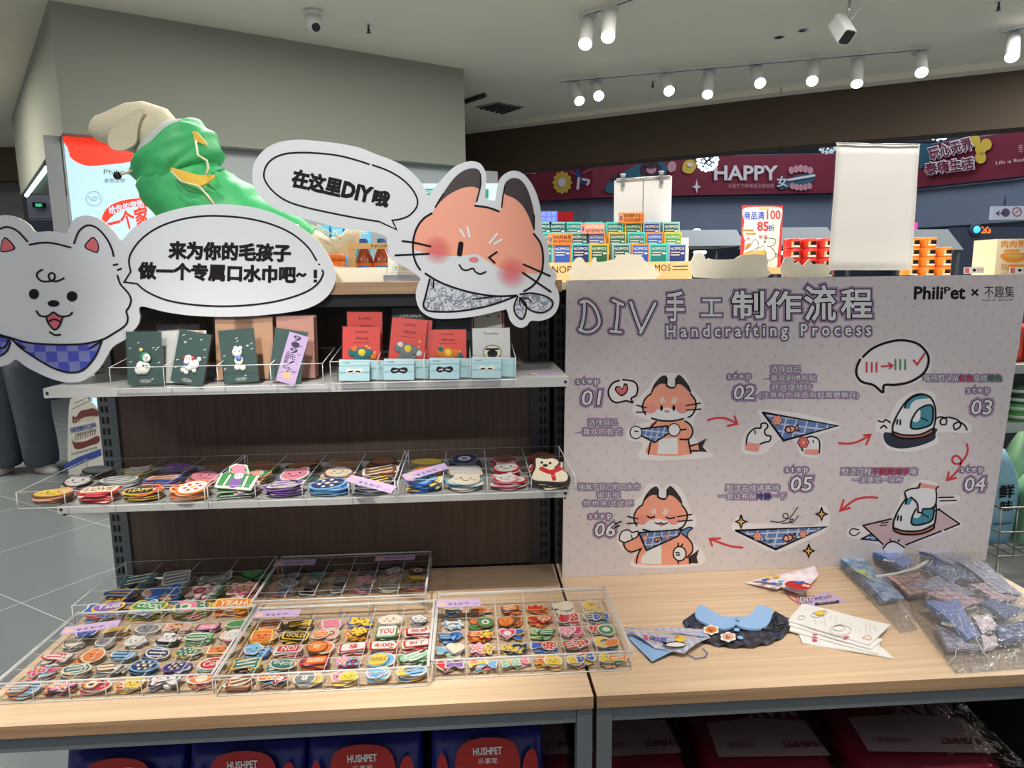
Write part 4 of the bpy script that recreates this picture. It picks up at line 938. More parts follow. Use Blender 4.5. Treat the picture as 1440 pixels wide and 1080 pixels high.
SH = {
 'round': circ(), 'oval': circ(22, 1.05, .68), 'banner': rrect(1.05, .48, .2), 'square': rrect(.85, .8, .2), 'star': cr(polar(lambda a: 1.0 if round(((a - math.pi / 2) / (math.pi / 5))) % 2 == 0 else .55, 10), True, 4),
 'heart': [(p[0] * .062, p[1] * .066 + .1) for p in [(16 * math.sin(t) ** 3, 13 * math.cos(t) - 5 * math.cos(2 * t) - 2 * math.cos(3 * t) - math.cos(4 * t)) for t in [2 * math.pi * k / 26 for k in range(26)]]],
 'flower': polar(lambda a: .78 + .22 * math.cos(5 * a)), 'cloud': polar(lambda a: (.72 + .16 * abs(math.cos(2.5 * a))) * (1 if math.sin(a) > -.2 else .8)), 'cat': headpts(True), 'bear': headpts(False),
 'bow': cr([(0, .18), (.5, .62), (1.05, .55), (.95, 0), (1.05, -.5), (.5, -.55), (0, -.18), (-.5, -.55), (-1.05, -.5), (-.95, 0), (-1.05, .55), (-.5, .62)], True, 2),
 'moon': [(math.cos(a), math.sin(a)) for a in [math.radians(40 + 280 * k / 16) for k in range(17)]] + [(.42 + .68 * math.cos(a), .68 * math.sin(a)) for a in [math.radians(300 - 240 * k / 12) for k in range(13)]],
 'crown': [(-1, -.5), (1, -.5), (1.05, .5), (.5, .05), (0, .7), (-.5, .05), (-1.05, .5)], 'bone': cr([(-.55, .2), (-.75, .5), (-1.05, .35), (-.95, 0), (-1.05, -.35), (-.75, -.5), (-.55, -.2), (.55, -.2), (.75, -.5), (1.05, -.35), (.95, 0), (1.05, .35), (.75, .5), (.55, .2)], True, 2),
 'fish': cr([(-1, 0), (-.5, .5), (.2, .45), (.55, .12), (1.05, .5), (1.05, -.5), (.55, -.12), (.2, -.45), (-.5, -.5)], True, 3), 'leaf': cr([(-1, -.3), (-.4, .45), (.5, .55), (1.05, .3), (.6, -.35), (-.2, -.55)], True, 3),
 'car': cr([(-1.05, -.35), (-1.05, .1), (-.6, .2), (-.35, .6), (.4, .6), (.65, .2), (1.05, .1), (1.05, -.35)], True, 2), 'dog': cr([(-.9, -.7), (-.85, .1), (-.95, .75), (-.45, .75), (0, .85), (.35, .6), (.15, .15), (.55, .1), (.95, -.2), (.9, -.7), (0, -.78)], True, 4),
 'block': [(-1.05, -.6), (1.05, -.6), (1.1, .3), (.5, .35), (.35, .62), (.1, .95), (-.62, 1.0), (-.85, .75), (-.7, .4), (-1.1, .3)],
 'scallop': polar(lambda a: .9 + .08 * math.cos(12 * a), 60), 'shoe': cr([(-1, -.4), (-1.0, .5), (-.55, .5), (-.3, .1), (.6, .05), (1.05, -.15), (1.05, -.4)], True, 3)}
# patches keep their true proportion: width unit = half width
def patch_mesh(shape, col, border, deco, word=None, flat=False):
    m = MB(); o = SH[shape]; wv = PM[word and SCRIPT_COL[col] or SCRIPT_COL[col]]
    m.prism(o, lambda x, y: (x, y, 0), lambda x, y: (x, y, .05), PM[border], back=False)
    cx = sum(p[0] for p in o) / len(o); cy = sum(p[1] for p in o) / len(o)
    m.prism([(cx + (p[0] - cx) * .86, cy + (p[1] - cy) * .84) for p in o], lambda x, y: (x, y, .05), lambda x, y: (x, y, .075), PM[col], back=False)
    top = lambda z: (lambda u, v, l: Vector((u, v, z + l)))
    A = Art(top(.077), flip=False, step=.002)
    if word:
        ln = max(.5, min(1.45, .32 * len(word) + .2)) if ord(word[0]) < 256 else min(1.4, .62 * len(word)); hh = .62 if ln < 1.2 else .5
        if shape in ('banner',): hh *= .9
        A.text(word, -ln / 2 * (1 if shape != 'oval' else .95), -hh / 2, ln, hh, wv, 0, bold=.02)
    elif deco == 'face':
        for x in (-.28, .28): A.fill(ell(x, .08, .08, .1, 8), PM['black'], 0, smooth=False)
        A.stroke([(-.18, -.2), (0, -.3), (.18, -.2)], .07, PM['black'], 0, n=3); A.fill(ell(-.5, -.15, .13, .09, 8), PM['pink'], 0, smooth=False); A.fill(ell(.5, -.15, .13, .09, 8), PM['pink'], 0, smooth=False)
    elif deco == 'stripe':
        for k in (-.4, 0, .4): A.stroke([(-.62, k - .12), (.62, k + .12)], .14, wv, 0, smooth=False)
    elif deco == 'dot':
        for k in range(6): a = k * math.pi / 3; A.fill(ell(.45 * math.cos(a), .42 * math.sin(a), .12, .12, 8), wv, 0, smooth=False)
        A.fill(ell(0, 0, .16, .16, 8), PM['yellow'], 0, smooth=False)
    elif deco == 'ring':
        A.fill(ell(0, 0, .45, .42, 16), wv, 0, smooth=False); A.fill(ell(0, 0, .24, .22, 12), PM[border], 1, smooth=False)
    elif deco == 'duo':
        A.fill(ell(0, -.18, .34, .38, 14), PM['purple'], 0, smooth=False); A.fill(ell(0, .2, .26, .2, 14), PM['white'], 1, smooth=False); A.fill(ell(-.28, .72, .42, .2, 14), PM['pink'], 0, smooth=False); A.fill(ell(-.1, .45, .5, .14, 14), PM['pink'], .5, smooth=False); A.stroke([(-.5, .2), (-.55, -.5)], .12, PM['white'], 1, smooth=False); A.stroke([(.5, .2), (.55, -.5)], .12, PM['white'], 1, smooth=False)
        for x in (-.09, .09): A.fill(ell(x, .22, .03, .04, 6), PM['black'], 2, smooth=False)
    elif deco == 'scarf':
        A.stroke([(-.45, .05), (0, -.1), (.4, .12)], .24, PM['red'], 0); A.stroke([(.1, -.1), (.25, -.5)], .2, PM['red'], .5)
        for x in (-.5, -.1): A.fill(ell(x, .42, .07, .08, 8), PM['black'], 1, smooth=False)
        A.fill(ell(-.3, .26, .13, .09, 8), PM['black'], 1, smooth=False)
    m.v += A.v; off = len(m.v) - len(A.v)
    for f_, k_ in zip(A.f, A.m): m.f.append(tuple(i + off for i in f_)); m.m.append(m.mi(A.mats[k_])); m.sm.append(False)
    return m
_proto = {}
NICE = {'round': 'round', 'oval': 'oval', 'banner': 'oblong', 'square': 'square', 'star': 'star', 'heart': 'heart', 'flower': 'flower', 'cloud': 'cloud', 'cat': 'cat-head', 'bear': 'bear-head', 'bow': 'bow', 'moon': 'moon', 'crown': 'crown', 'bone': 'bone', 'fish': 'fish', 'leaf': 'leaf', 'car': 'car', 'dog': 'sitting-dog', 'scallop': 'scalloped', 'block': 'block-letter', 'shoe': 'shoe'}
n_patch = [0]
BIG = (('block', 'green', 'white', 'duo'), ('dog', 'cream', 'black', 'scarf'))
def put_patch(spec, x, y, z, r_, rz, tilt, where, grp, up=0.0):
    """spec: shape, colour, border, decoration or 'w:WORD'"""
    shape, col, border, deco = spec
    key = spec
    if key not in _proto:
        word = deco[2:] if deco and deco.startswith('w:') else None
        me = patch_mesh(shape, col, border, None if word else deco, word)
        o = me.build('embroidered_patch'); _proto[key] = o
    else:
        o = _proto[key].copy(); COL.objects.link(o)
    o.location = (x, y, z + up); o.rotation_euler = (tilt[0], tilt[1], rz); o.scale = (r_, r_, r_ if r_ > .022 else .022)
    word = deco[2:] if deco and deco.startswith('w:') else None
    lab = ('%s %s patch reading %s, %s' % (col, NICE[shape], word, where)) if word and word.isascii() else ('%s %s patch edged %s, %s' % (col, NICE[shape], border, where))
    tag(o, lab, 'patch', grp); n_patch[0] += 1
    return o
# the patches that show largest in each cell: left to right, front row first
def W(t): return 'w:' + t
L1 = [  # leftmost lidded tray
 [[('round', 'grey', 'orange', 'stripe'), ('round', 'sky', 'white', 'stripe')], [('car', 'pink', 'navy', 'dot'), ('bone', 'orange', 'navy', 'stripe')], [('cloud', 'orange', 'navy', 'ring'), ('oval', 'red', 'white', 'face')], [('bear', 'yellow', 'cream', 'face'), ('leaf', 'red', 'yellow', 'stripe')], [('bone', 'white', 'navy', 'face'), ('bow', 'white', 'grey', None)], [('leaf', 'orange', 'white', 'ring'), ('heart', 'red', 'white', 'dot')]],
 [[('flower', 'rose', 'white', 'dot'), ('moon', 'sky', 'white', None)], [('oval', 'teal', 'cream', 'stripe'), ('oval', 'navy', 'cream', 'stripe')], [('fish', 'cream', 'grey', 'stripe'), ('leaf', 'grey', 'white', None)], [('oval', 'navy', 'sky', 'dot'), ('cloud', 'navy', 'grey', 'ring')], [('oval', 'navy', 'purple', 'dot'), ('cloud', 'sky', 'white', 'dot')], [('oval', 'red', 'cream', W('Cola')), ('round', 'sky', 'cream', 'stripe')]],
 [[('car', 'white', 'red', 'stripe'), ('bow', 'white', 'grey', 'dot')], [('round', 'orange', 'cream', 'face'), ('bear', 'peach', 'brown', 'face')], [('fish', 'sky', 'white', 'stripe'), ('oval', 'sky', 'grey', None)], [('oval', 'navy', 'white', 'stripe'), ('leaf', 'navy', 'grey', None)], [('flower', 'teal', 'yellow', 'dot'), ('leaf', 'teal', 'cream', 'stripe')], [('crown', 'orange', 'cream', 'face'), ('fish', 'orange', 'yellow', None)]],
 [[('cloud', 'cream', 'grey', None)], [('cat', 'grey', 'white', 'face')], [('bear', 'white', 'cream', 'face'), ('cloud', 'white', 'grey', None)], [('dog', 'white', 'black', 'face'), ('cat', 'white', 'grey', 'face')], [('leaf', 'green', 'white', 'stripe'), ('fish', 'mint', 'green', 'face')], [('round', 'white', 'pink', 'face'), ('cat', 'cream', 'grey', 'face')]],
 [[('round', 'blue', 'white', 'face')], [('banner', 'yellow', 'white', 'stripe')], [('oval', 'grey', 'white', 'face')], [('bow', 'peach', 'white', 'dot')], [('banner', 'pink', 'navy', W('Smile'))], [('leaf', 'green', 'cream', None)]]]
L2 = [  # middle lidded tray
 [[('leaf', 'brown', 'white', 'stripe'), ('square', 'peach', 'brown', 'stripe')], [('crown', 'orange', 'white', 'dot'), ('heart', 'red', 'white', 'ring'), ('round', 'navy', 'sky', W('SS'))], [('round', 'grey', 'white', W('8')), ('star', 'yellow', 'white', 'face')], [('star', 'yellow', 'cream', 'face'), ('cloud', 'pink', 'white', 'face')], [('cloud', 'sky', 'white', 'face'), ('bear', 'sky', 'cream', 'face')], [('moon', 'yellow', 'white', None), ('oval', 'sky', 'white', 'stripe'), ('round', 'orange', 'yellow', 'stripe')]],
 [[('bow', 'teal', 'yellow', 'stripe'), ('flower', 'navy', 'yellow', 'dot')], [('oval', 'teal', 'cream', W('ENJOY')), ('leaf', 'mint', 'teal', 'stripe')], [('banner', 'orange', 'red', W('Hello')), ('banner', 'red', 'navy', 'stripe')], [('flower', 'pink', 'sky', 'dot'), ('flower', 'sky', 'red', 'ring'), ('cloud', 'white', 'pink', 'face')], [('round', 'yellow', 'sky', W('TWINKLE')), ('round', 'sky', 'white', 'ring')], [('fish', 'mint', 'white', 'stripe'), ('shoe', 'mint', 'green', 'stripe')]],
 [[('cloud', 'sky', 'white', 'face'), ('bow', 'sky', 'blue', 'stripe')], [('banner', 'red', 'white', W('NO!')), ('banner', 'rose', 'white', W('NON'))], [('round', 'orange', 'brown', W('好')), ('round', 'orange', 'white', 'face')], [('banner', 'white', 'red', W('福')), ('banner', 'red', 'white', 'stripe')], [('banner', 'white', 'red', W('4:00')), ('banner', 'cream', 'red', 'stripe')], [('banner', 'white', 'red', W('到了')), ('banner', 'red', 'cream', 'dot')]],
 [[('square', 'orange', 'yellow', 'face'), ('round', 'orange', 'cream', 'ring')], [('banner', 'black', 'yellow', W('GOLD')), ('banner', 'yellow', 'black', 'stripe')], [('round', 'orange', 'white', 'stripe'), ('round', 'peach', 'white', 'ring')], [('cloud', 'yellow', 'brown', 'dot'), ('flower', 'orange', 'yellow', 'dot')], [('square', 'white', 'green', W('YOU')), ('banner', 'cream', 'red', 'stripe')], [('banner', 'white', 'red', W('超爱')), ('banner', 'red', 'white', 'dot')]],
 [[('square', 'orange', 'cream', 'stripe')], [('banner', 'yellow', 'black', 'stripe')], [('square', 'pink', 'white', None)], [('bow', 'yellow', 'blue', 'dot')], [('oval', 'cream', 'white', 'face')], [('cloud', 'white', 'grey', 'face')]]]
L3 = [  # tray on the seam
 [[('bow', 'purple', 'white', None), ('heart', 'red', 'white', None), ('bow', 'yellow', 'white', 'stripe')], [('bone', 'yellow', 'white', None), ('bow', 'sky', 'white', None), ('heart', 'rose', 'white', 'dot')], [('bow', 'mint', 'white', 'dot'), ('bow', 'pink', 'white', None)], [('star', 'yellow', 'white', 'face'), ('flower', 'orange', 'yellow', 'face')], [('bow', 'blue', 'white', 'dot'), ('round', 'yellow', 'white', 'face'), ('heart', 'red', 'white', 'ring')], [('moon', 'yellow', 'white', None), ('bone', 'orange', 'white', 'stripe'), ('fish', 'mint', 'white', 'face')]],
 [[('heart', 'cream', 'white', None), ('bow', 'sky', 'white', None), ('round', 'mint', 'white', 'dot')], [('flower', 'pink', 'white', 'dot'), ('flower', 'yellow', 'white', 'dot'), ('flower', 'orange', 'sky', 'ring')], [('crown', 'yellow', 'white', 'dot'), ('fish', 'black', 'sky', None)], [('cloud', 'red', 'white', 'dot'), ('bow', 'blue', 'white', None)], [('heart', 'red', 'white', 'dot'), ('round', 'red', 'green', 'stripe'), ('leaf', 'green', 'white', None)], [('moon', 'yellow', 'cream', None), ('leaf', 'orange', 'yellow', None), ('round', 'navy', 'sky', 'ring')]],
 [[('fish', 'sky', 'blue', 'stripe'), ('cloud', 'blue', 'sky', 'face')], [('flower', 'yellow', 'red', 'dot'), ('bow', 'orange', 'red', 'stripe')], [('heart', 'rose', 'white', 'ring'), ('leaf', 'blue', 'yellow', None)], [('leaf', 'green', 'black', 'stripe'), ('fish', 'mint', 'yellow', 'face')], [('heart', 'pink', 'white', 'dot'), ('cat', 'rose', 'white', 'face')], [('round', 'green', 'white', 'ring'), ('heart', 'red', 'cream', 'dot')]],
 [[('bone', 'white', 'sky', None)], [('round', 'green', 'brown', 'ring'), ('fish', 'orange', 'brown', 'face')], [('round', 'orange', 'brown', 'face'), ('bear', 'brown', 'orange', 'face')], [('heart', 'peach', 'red', 'dot'), ('fish', 'red', 'yellow', 'face')], [('cat', 'red', 'white', 'face'), ('square', 'red', 'white', 'dot')], [('bow', 'blue', 'white', 'dot'), ('banner', 'teal', 'white', 'stripe')]],
 [[('bone', 'sky', 'white', None)], [('car', 'orange', 'white', None)], [('banner', 'orange', 'navy', 'stripe')], [('crown', 'red', 'yellow', None)], [('star', 'cream', 'white', None)], [('moon', 'yellow', 'white', None)]]]
L4 = [  # open letter tray
 [[('oval', 'purple', 'yellow', W('Tsin')), ('bow', 'blue', 'white', 'dot'), ('heart', 'red', 'navy', None)], [('banner', 'green', 'yellow', W('COOL')), ('flower', 'blue', 'white', 'ring')], [('round', 'pink', 'green', 'ring'), ('banner', 'teal', 'yellow', 'stripe')], [('banner', 'orange', 'yellow', W('YEAH')), ('cloud', 'pink', 'white', 'face')]],
 [[('leaf', 'blue', 'navy', 'stripe'), ('flower', 'yellow', 'brown', 'dot')], [('bow', 'blue', 'sky', None), ('shoe', 'peach', 'white', 'dot')], [('flower', 'white', 'pink', 'ring'), ('bow', 'white', 'green', None)], [('cloud', 'peach', 'pink', 'face'), ('flower', 'pink', 'cream', 'dot')]],
 [[('bow', 'teal', 'grey', 'stripe')], [('square', 'grey', 'white', 'stripe')], [('bone', 'grey', 'cream', None)], [('heart', 'green', 'black', None)]]]
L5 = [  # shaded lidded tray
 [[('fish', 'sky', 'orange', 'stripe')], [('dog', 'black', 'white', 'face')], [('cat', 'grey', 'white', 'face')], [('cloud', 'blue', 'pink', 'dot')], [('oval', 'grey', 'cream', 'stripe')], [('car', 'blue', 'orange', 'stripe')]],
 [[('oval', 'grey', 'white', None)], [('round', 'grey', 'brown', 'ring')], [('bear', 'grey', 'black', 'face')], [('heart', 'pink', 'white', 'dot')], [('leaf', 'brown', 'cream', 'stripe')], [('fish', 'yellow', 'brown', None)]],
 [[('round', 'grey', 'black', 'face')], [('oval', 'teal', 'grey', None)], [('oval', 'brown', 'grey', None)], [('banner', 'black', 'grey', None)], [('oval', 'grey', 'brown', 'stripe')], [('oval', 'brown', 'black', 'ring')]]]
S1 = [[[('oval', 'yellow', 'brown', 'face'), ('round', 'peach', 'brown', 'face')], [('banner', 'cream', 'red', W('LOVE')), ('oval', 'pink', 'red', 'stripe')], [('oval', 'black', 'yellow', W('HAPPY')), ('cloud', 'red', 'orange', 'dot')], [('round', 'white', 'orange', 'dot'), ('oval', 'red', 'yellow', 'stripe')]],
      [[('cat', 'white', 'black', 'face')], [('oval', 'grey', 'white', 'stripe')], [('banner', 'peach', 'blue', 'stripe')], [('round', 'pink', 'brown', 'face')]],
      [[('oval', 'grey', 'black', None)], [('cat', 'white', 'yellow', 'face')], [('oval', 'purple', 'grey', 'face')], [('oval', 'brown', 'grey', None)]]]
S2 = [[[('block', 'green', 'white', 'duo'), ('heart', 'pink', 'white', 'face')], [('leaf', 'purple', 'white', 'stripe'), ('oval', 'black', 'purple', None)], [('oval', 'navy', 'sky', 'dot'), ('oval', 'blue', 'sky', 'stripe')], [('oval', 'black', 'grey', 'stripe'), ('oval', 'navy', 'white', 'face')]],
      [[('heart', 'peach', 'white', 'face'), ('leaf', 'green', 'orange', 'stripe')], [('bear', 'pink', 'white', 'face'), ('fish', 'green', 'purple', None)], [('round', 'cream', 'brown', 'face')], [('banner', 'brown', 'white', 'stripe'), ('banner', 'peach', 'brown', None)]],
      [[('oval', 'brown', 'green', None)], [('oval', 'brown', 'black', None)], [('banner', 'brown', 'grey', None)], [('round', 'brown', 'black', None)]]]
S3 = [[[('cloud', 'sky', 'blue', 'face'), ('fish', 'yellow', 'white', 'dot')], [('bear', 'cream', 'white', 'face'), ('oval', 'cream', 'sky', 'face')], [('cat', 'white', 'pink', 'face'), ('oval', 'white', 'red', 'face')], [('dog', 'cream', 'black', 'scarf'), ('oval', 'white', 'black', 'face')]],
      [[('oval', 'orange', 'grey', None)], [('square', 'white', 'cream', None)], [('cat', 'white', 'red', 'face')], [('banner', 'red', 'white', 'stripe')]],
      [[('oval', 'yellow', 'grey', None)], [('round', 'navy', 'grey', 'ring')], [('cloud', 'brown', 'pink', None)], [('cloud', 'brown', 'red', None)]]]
HEAP = MB()
def cell_fill(tr, lists, tname, size, per, hs=1.0):
    ordn = ['first', 'second', 'third', 'fourth', 'fifth', 'sixth']; rown = {5: ['front', 'second', 'middle', 'fourth', 'back'], 3: ['front', 'middle', 'back']}[tr['nr']]
    cw = (tr['x1'] - tr['x0']) / tr['nc']; ch = (tr['y1'] - tr['y0']) / tr['nr']
    for j, row in enumerate(lists):
        for i, specs in enumerate(row):
            cx = tr['x0'] + (i + .5) * cw; cy = tr['y0'] + (j + .5) * ch
            where = '%s cell, %s row, %s' % (ordn[i], rown[j], tname)
            grp = 'patches in the ' + tname
            lo = min(cw, ch) * .5 - .004
            def fit(s_, a):
                c_, n_ = abs(math.cos(a)), abs(math.sin(a)); mx_ = max(abs(p[0]) for p in SH[s_[0]]); my_ = max(abs(p[1]) for p in SH[s_[0]])
                return min((cw / 2 - .004) / (mx_ * c_ + my_ * n_ * .8), (ch / 2 - .0035) / (my_ * c_ + mx_ * n_ * .8))
            base = tr['z'] + .0004
            # lower patches of the little pile
            cols_ = [s_[1] for s_ in specs] + [s_[2] for s_ in specs]
            nst = per + R.randint(-1, 1)
            for k in range(nst):
                s_ = specs[k % len(specs)]; a = R.uniform(-.5, .5) if hs > .8 else R.uniform(-1.5, 1.5); rr = (fit(s_, a) * R.uniform(.84, .97)) if hs > .8 else lo * hs * R.uniform(.8, 1.0); z0 = base + .0022 * (k if hs > .8 else k // 3 + .3 * (k % 3))
                dx = R.uniform(-1, 1) * max(0, cw / 2 - rr * 1.08 - .003); dy = R.uniform(-1, 1) * max(0, ch / 2 - rr - .003)
                o = SH[s_[0]]; c_, n_ = math.cos(a), math.sin(a)
                f_ = lambda zz: (lambda x, y: (cx + dx + (x * c_ - y * n_) * rr, cy + dy + (x * n_ + y * c_) * rr, zz))
                HEAP.prism(o, f_(z0), f_(z0 + .0018), PM[s_[2]], PM[s_[1]], back=False)
            z = base + .0022 * (nst if hs > .8 else nst / 3 + .7) + .001
            for k, s_ in enumerate(reversed(specs)):
                a = R.uniform(-.32, .32); rr = fit(s_, a) * (.97 if len(specs) < 3 else .84) if size > .8 else lo * size * 1.05; big = s_ in BIG; rr *= 1.3 if big else 1
                ext = rr * 1.1
                mx = max(0, cw / 2 - ext - .002); my = max(0, ch / 2 - ext - .002)
                sx = (-1) ** (k + i) * (mx if len(specs) > 1 else mx * .3); sy = (1 if k == 0 else -.7) * my
                put_patch(s_, cx + sx, cy + sy, z, rr, a, (.62 if big else R.uniform(.02, .18), R.uniform(-.1, .1)), where, grp, .017 if big else 0); z += .0028
for tr_, l_, nm in ((TR[0], L1, 'leftmost lidded tray'), (TR[1], L2, 'middle lidded tray'), (TR[2], L3, 'lidded tray across the seam')): cell_fill(tr_, l_, nm, .98 if tr_ is not TR[2] else .76, 4 if tr_ is not TR[2] else 8, 1.0 if tr_ is not TR[2] else .58)
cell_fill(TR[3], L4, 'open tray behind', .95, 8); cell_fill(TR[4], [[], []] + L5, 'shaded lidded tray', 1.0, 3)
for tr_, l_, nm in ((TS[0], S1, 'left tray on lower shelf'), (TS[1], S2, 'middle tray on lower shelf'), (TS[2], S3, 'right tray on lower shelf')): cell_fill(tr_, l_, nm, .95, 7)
hp = HEAP.build('patch_heap'); tag(hp, 'jumbled lower layers of embroidered patches piled in the clear tray cells', 'patches', kind='stuff')
# ------------------------------------------------------------------ purple price tags on lids and patches
LILAC = mat('lilac_paper', (196, 172, 212), .6); LILD = mat('lilac_print', (66, 44, 84), .6); CATO = mat('tag_cat_print', (240, 190, 140), .6)
def price_tag(p, rz, l, d, lab, tilt=0.0, txt='￥2.9/个', tx=0.0):
    m = MB(); m.box(-l / 2, l / 2, -d / 2, d / 2, 0, .0006, LILAC)
    A = Art(lambda u, v, q: Vector((u, v, .0006 + q)), flip=False, step=.0003)
    A.text('布贴刺绣系列', -l * .46, d * .22, l * .4, d * .18, BWH, 0); A.text(txt, -l * .24, -d * .32, l * .5, d * .36, LILD, 0, bold=.01); A.text('NICE', l * .34, -d * .3, l * .12, d * .12, LILD, 0)
    A.fill(ell(-l * .38, -d * .12, d * .24, d * .22, 12), CATO, 0, smooth=False)
    b0 = len(m.v); m.v += A.v
    for f_, k_ in zip(A.f, A.m): m.f.append(tuple(i + b0 for i in f_)); m.m.append(m.mi(A.mats[k_])); m.sm.append(False)
    o = m.build('price_tag', loc=None); o.location = p; o.rotation_euler = (tx, tilt, rz); tag(o, lab, 'price tag', 'lilac price tags on the patch trays')
zt_ = ZT + TH + .0038
p = PZ(128, 882, zt_); price_tag((p.x, p.y, zt_), .22, .115, .036, 'lilac price tag lying slanted on the lid of the leftmost tray')
p = PZ(390, 863, zt_); price_tag((p.x, p.y, zt_), .0, .105, .034, 'lilac price tag on the back left corner of the middle lidded tray')
p = PZ(645, 848, zt_); price_tag((p.x, p.y, zt_), .0, .105, .038, 'lilac price tag on the lid of the tray across the seam')
z5 = ZT + .052 + .0038
p = PZ(415, 791, z5); price_tag((p.x, p.y, z5), .0, .11, .036, 'dim lilac price tag on the left end of the shaded tray lid')
p = PZ(556, 784, z5); price_tag((p.x, p.y, z5), .0, .11, .036, 'dim lilac price tag on the right end of the shaded tray lid')
def tilt_tag(x0, y0, x1, y1, z, lab, d=.022):
    a = PZ(x0, y0, z); b2 = PZ(x1, y1, z); c_ = (a + b2) / 2; c_.z = z; price_tag((c_.x, c_.y, z), math.atan2(b2.y - a.y, b2.x - a.x), (b2 - a).length, d, lab, 0, tx=.5)
tilt_tag(490, 672, 554, 689, zs + .046, 'lilac price tag strip lying across dark patches on the lower shelf')
tilt_tag(568, 672, 628, 655, zs + .046, 'lilac price tag strip lying across the blue cloud patch on the lower shelf')
p = PZ(765, 525, 1.2735); price_tag((p.x, p.y, 1.2735), .1, .07, .05, 'lilac price tag lying flat at the right end of the upper shelf')
# ------------------------------------------------------------------ upper shelf: clear card holders and carded pins
ZU = 1.2732
def holder(lab, x0, x1, y0, y1, nc, h, xs=None):
    t = thing('card_holder', lab, 'holder', ((x0 + x1) / 2, (y0 + y1) / 2, ZU))
    e = .0026; m = MB(); m.box(x0, x1, y0, y1, ZU + .0004, ZU + .0025, ACR)
    wallbox(m, x0, x1, y0, y0 + e, ZU + .0026, ZU + h); wallbox(m, x0, x1, y1 - e, y1, ZU + .0026, ZU + h + .02)
    m.tube([(x0, y0, ZU + .001), (x1, y0, ZU + .001)], .0013, ACRE, 6); m.tube([(x0, y0, ZU + h), (x1, y0, ZU + h)], .001, ACRE, 6); m.build('holder_body', t)
    for i in range(nc + 1):
        a = x0 + (x1 - x0) * i / nc; m = MB(); e2 = .0012
        a0 = max(x0 + e2, min(x1 - e2, a))
        pr = [(y0 + .003, ZU + .0026), (y1 - .003, ZU + .0026), (y1 - .003, ZU + h + .02), (y0 + .003, ZU + h)]
        m.prism(pr, lambda q, w_: (a0 - e2, q, w_), lambda q, w_: (a0 + e2, q, w_), ACR)
        m.tube([(a0, y0 + .002, ZU + h), (a0, y1 - .003, ZU + h + .02)], .0009, ACRE, 5); m.tube([(a0, y0 + .0015, ZU + .002), (a0, y0 + .0015, ZU + h)], .0009, ACRE, 5)
        m.build('divider', t)
holder('clear four-bay holder of dark green pin cards at the left of the upper shelf', -.778, -.322, 1.508, 1.66, 4, .048)
holder('clear four-bay holder of red and pale blue cards at the right of the upper shelf', -.310, .106, 1.520, 1.67, 4, .05)
GCARD = mat('card_dark_green', (62, 84, 80), .35); RCARD = mat('card_red', (222, 62, 50), .4); KRAFT = mat('card_kraft', (198, 152, 120), .6); BCARD = mat('card_black', (22, 20, 26), .35); LBL = mat('card_pale_blue', (176, 214, 222), .45); GYC = mat('card_pale_grey', (206, 206, 204), .5); PEACHC = mat('card_peach', (206, 148, 132), .6)
CFILM = clear_mat('card_sleeve', (250, 251, 251), .22, .06, .02)
def card(lab, x, y, w_, h_, mt, lean, roll=0.0, yaw=0.0, deco=None, group=None, name='pin_card', z=None, sleeve=True):
    t = thing(name, lab, 'card', (x, y, z if z is not None else ZU + .004), group, rot=(-lean, roll, yaw))
    m = MB(); m.box(-w_ / 2, w_ / 2, 0, .0012, 0, h_, mt); m.build('backing_card', t, local=True)
    if deco: deco(t, w_, h_)
    if sleeve:
        m = MB(); m.box(-w_ / 2 - .003, w_ / 2 + .003, -.0050, .0016, -.001, h_ + .004, CFILM); m.build('plastic_sleeve', t, local=True)
    return t
def bead(m, c, r_, mt, sy=.35):
    m.lathe([(max(.0001, r_ * math.cos(a)), r_ * math.sin(a)) for a in [math.pi * (k / 6 - .5) for k in range(7)]], c, mt, 12, M=Matrix.Diagonal((1, sy, 1)))
IVORY = mat('enamel_white', (232, 232, 224), .3); EGR = mat('enamel_green', (40, 120, 86), .3); ERED = mat('enamel_red', (204, 62, 64), .3); EBL = mat('enamel_blue', (80, 110, 170), .3); EYE = mat('enamel_yellow', (232, 210, 120), .3)
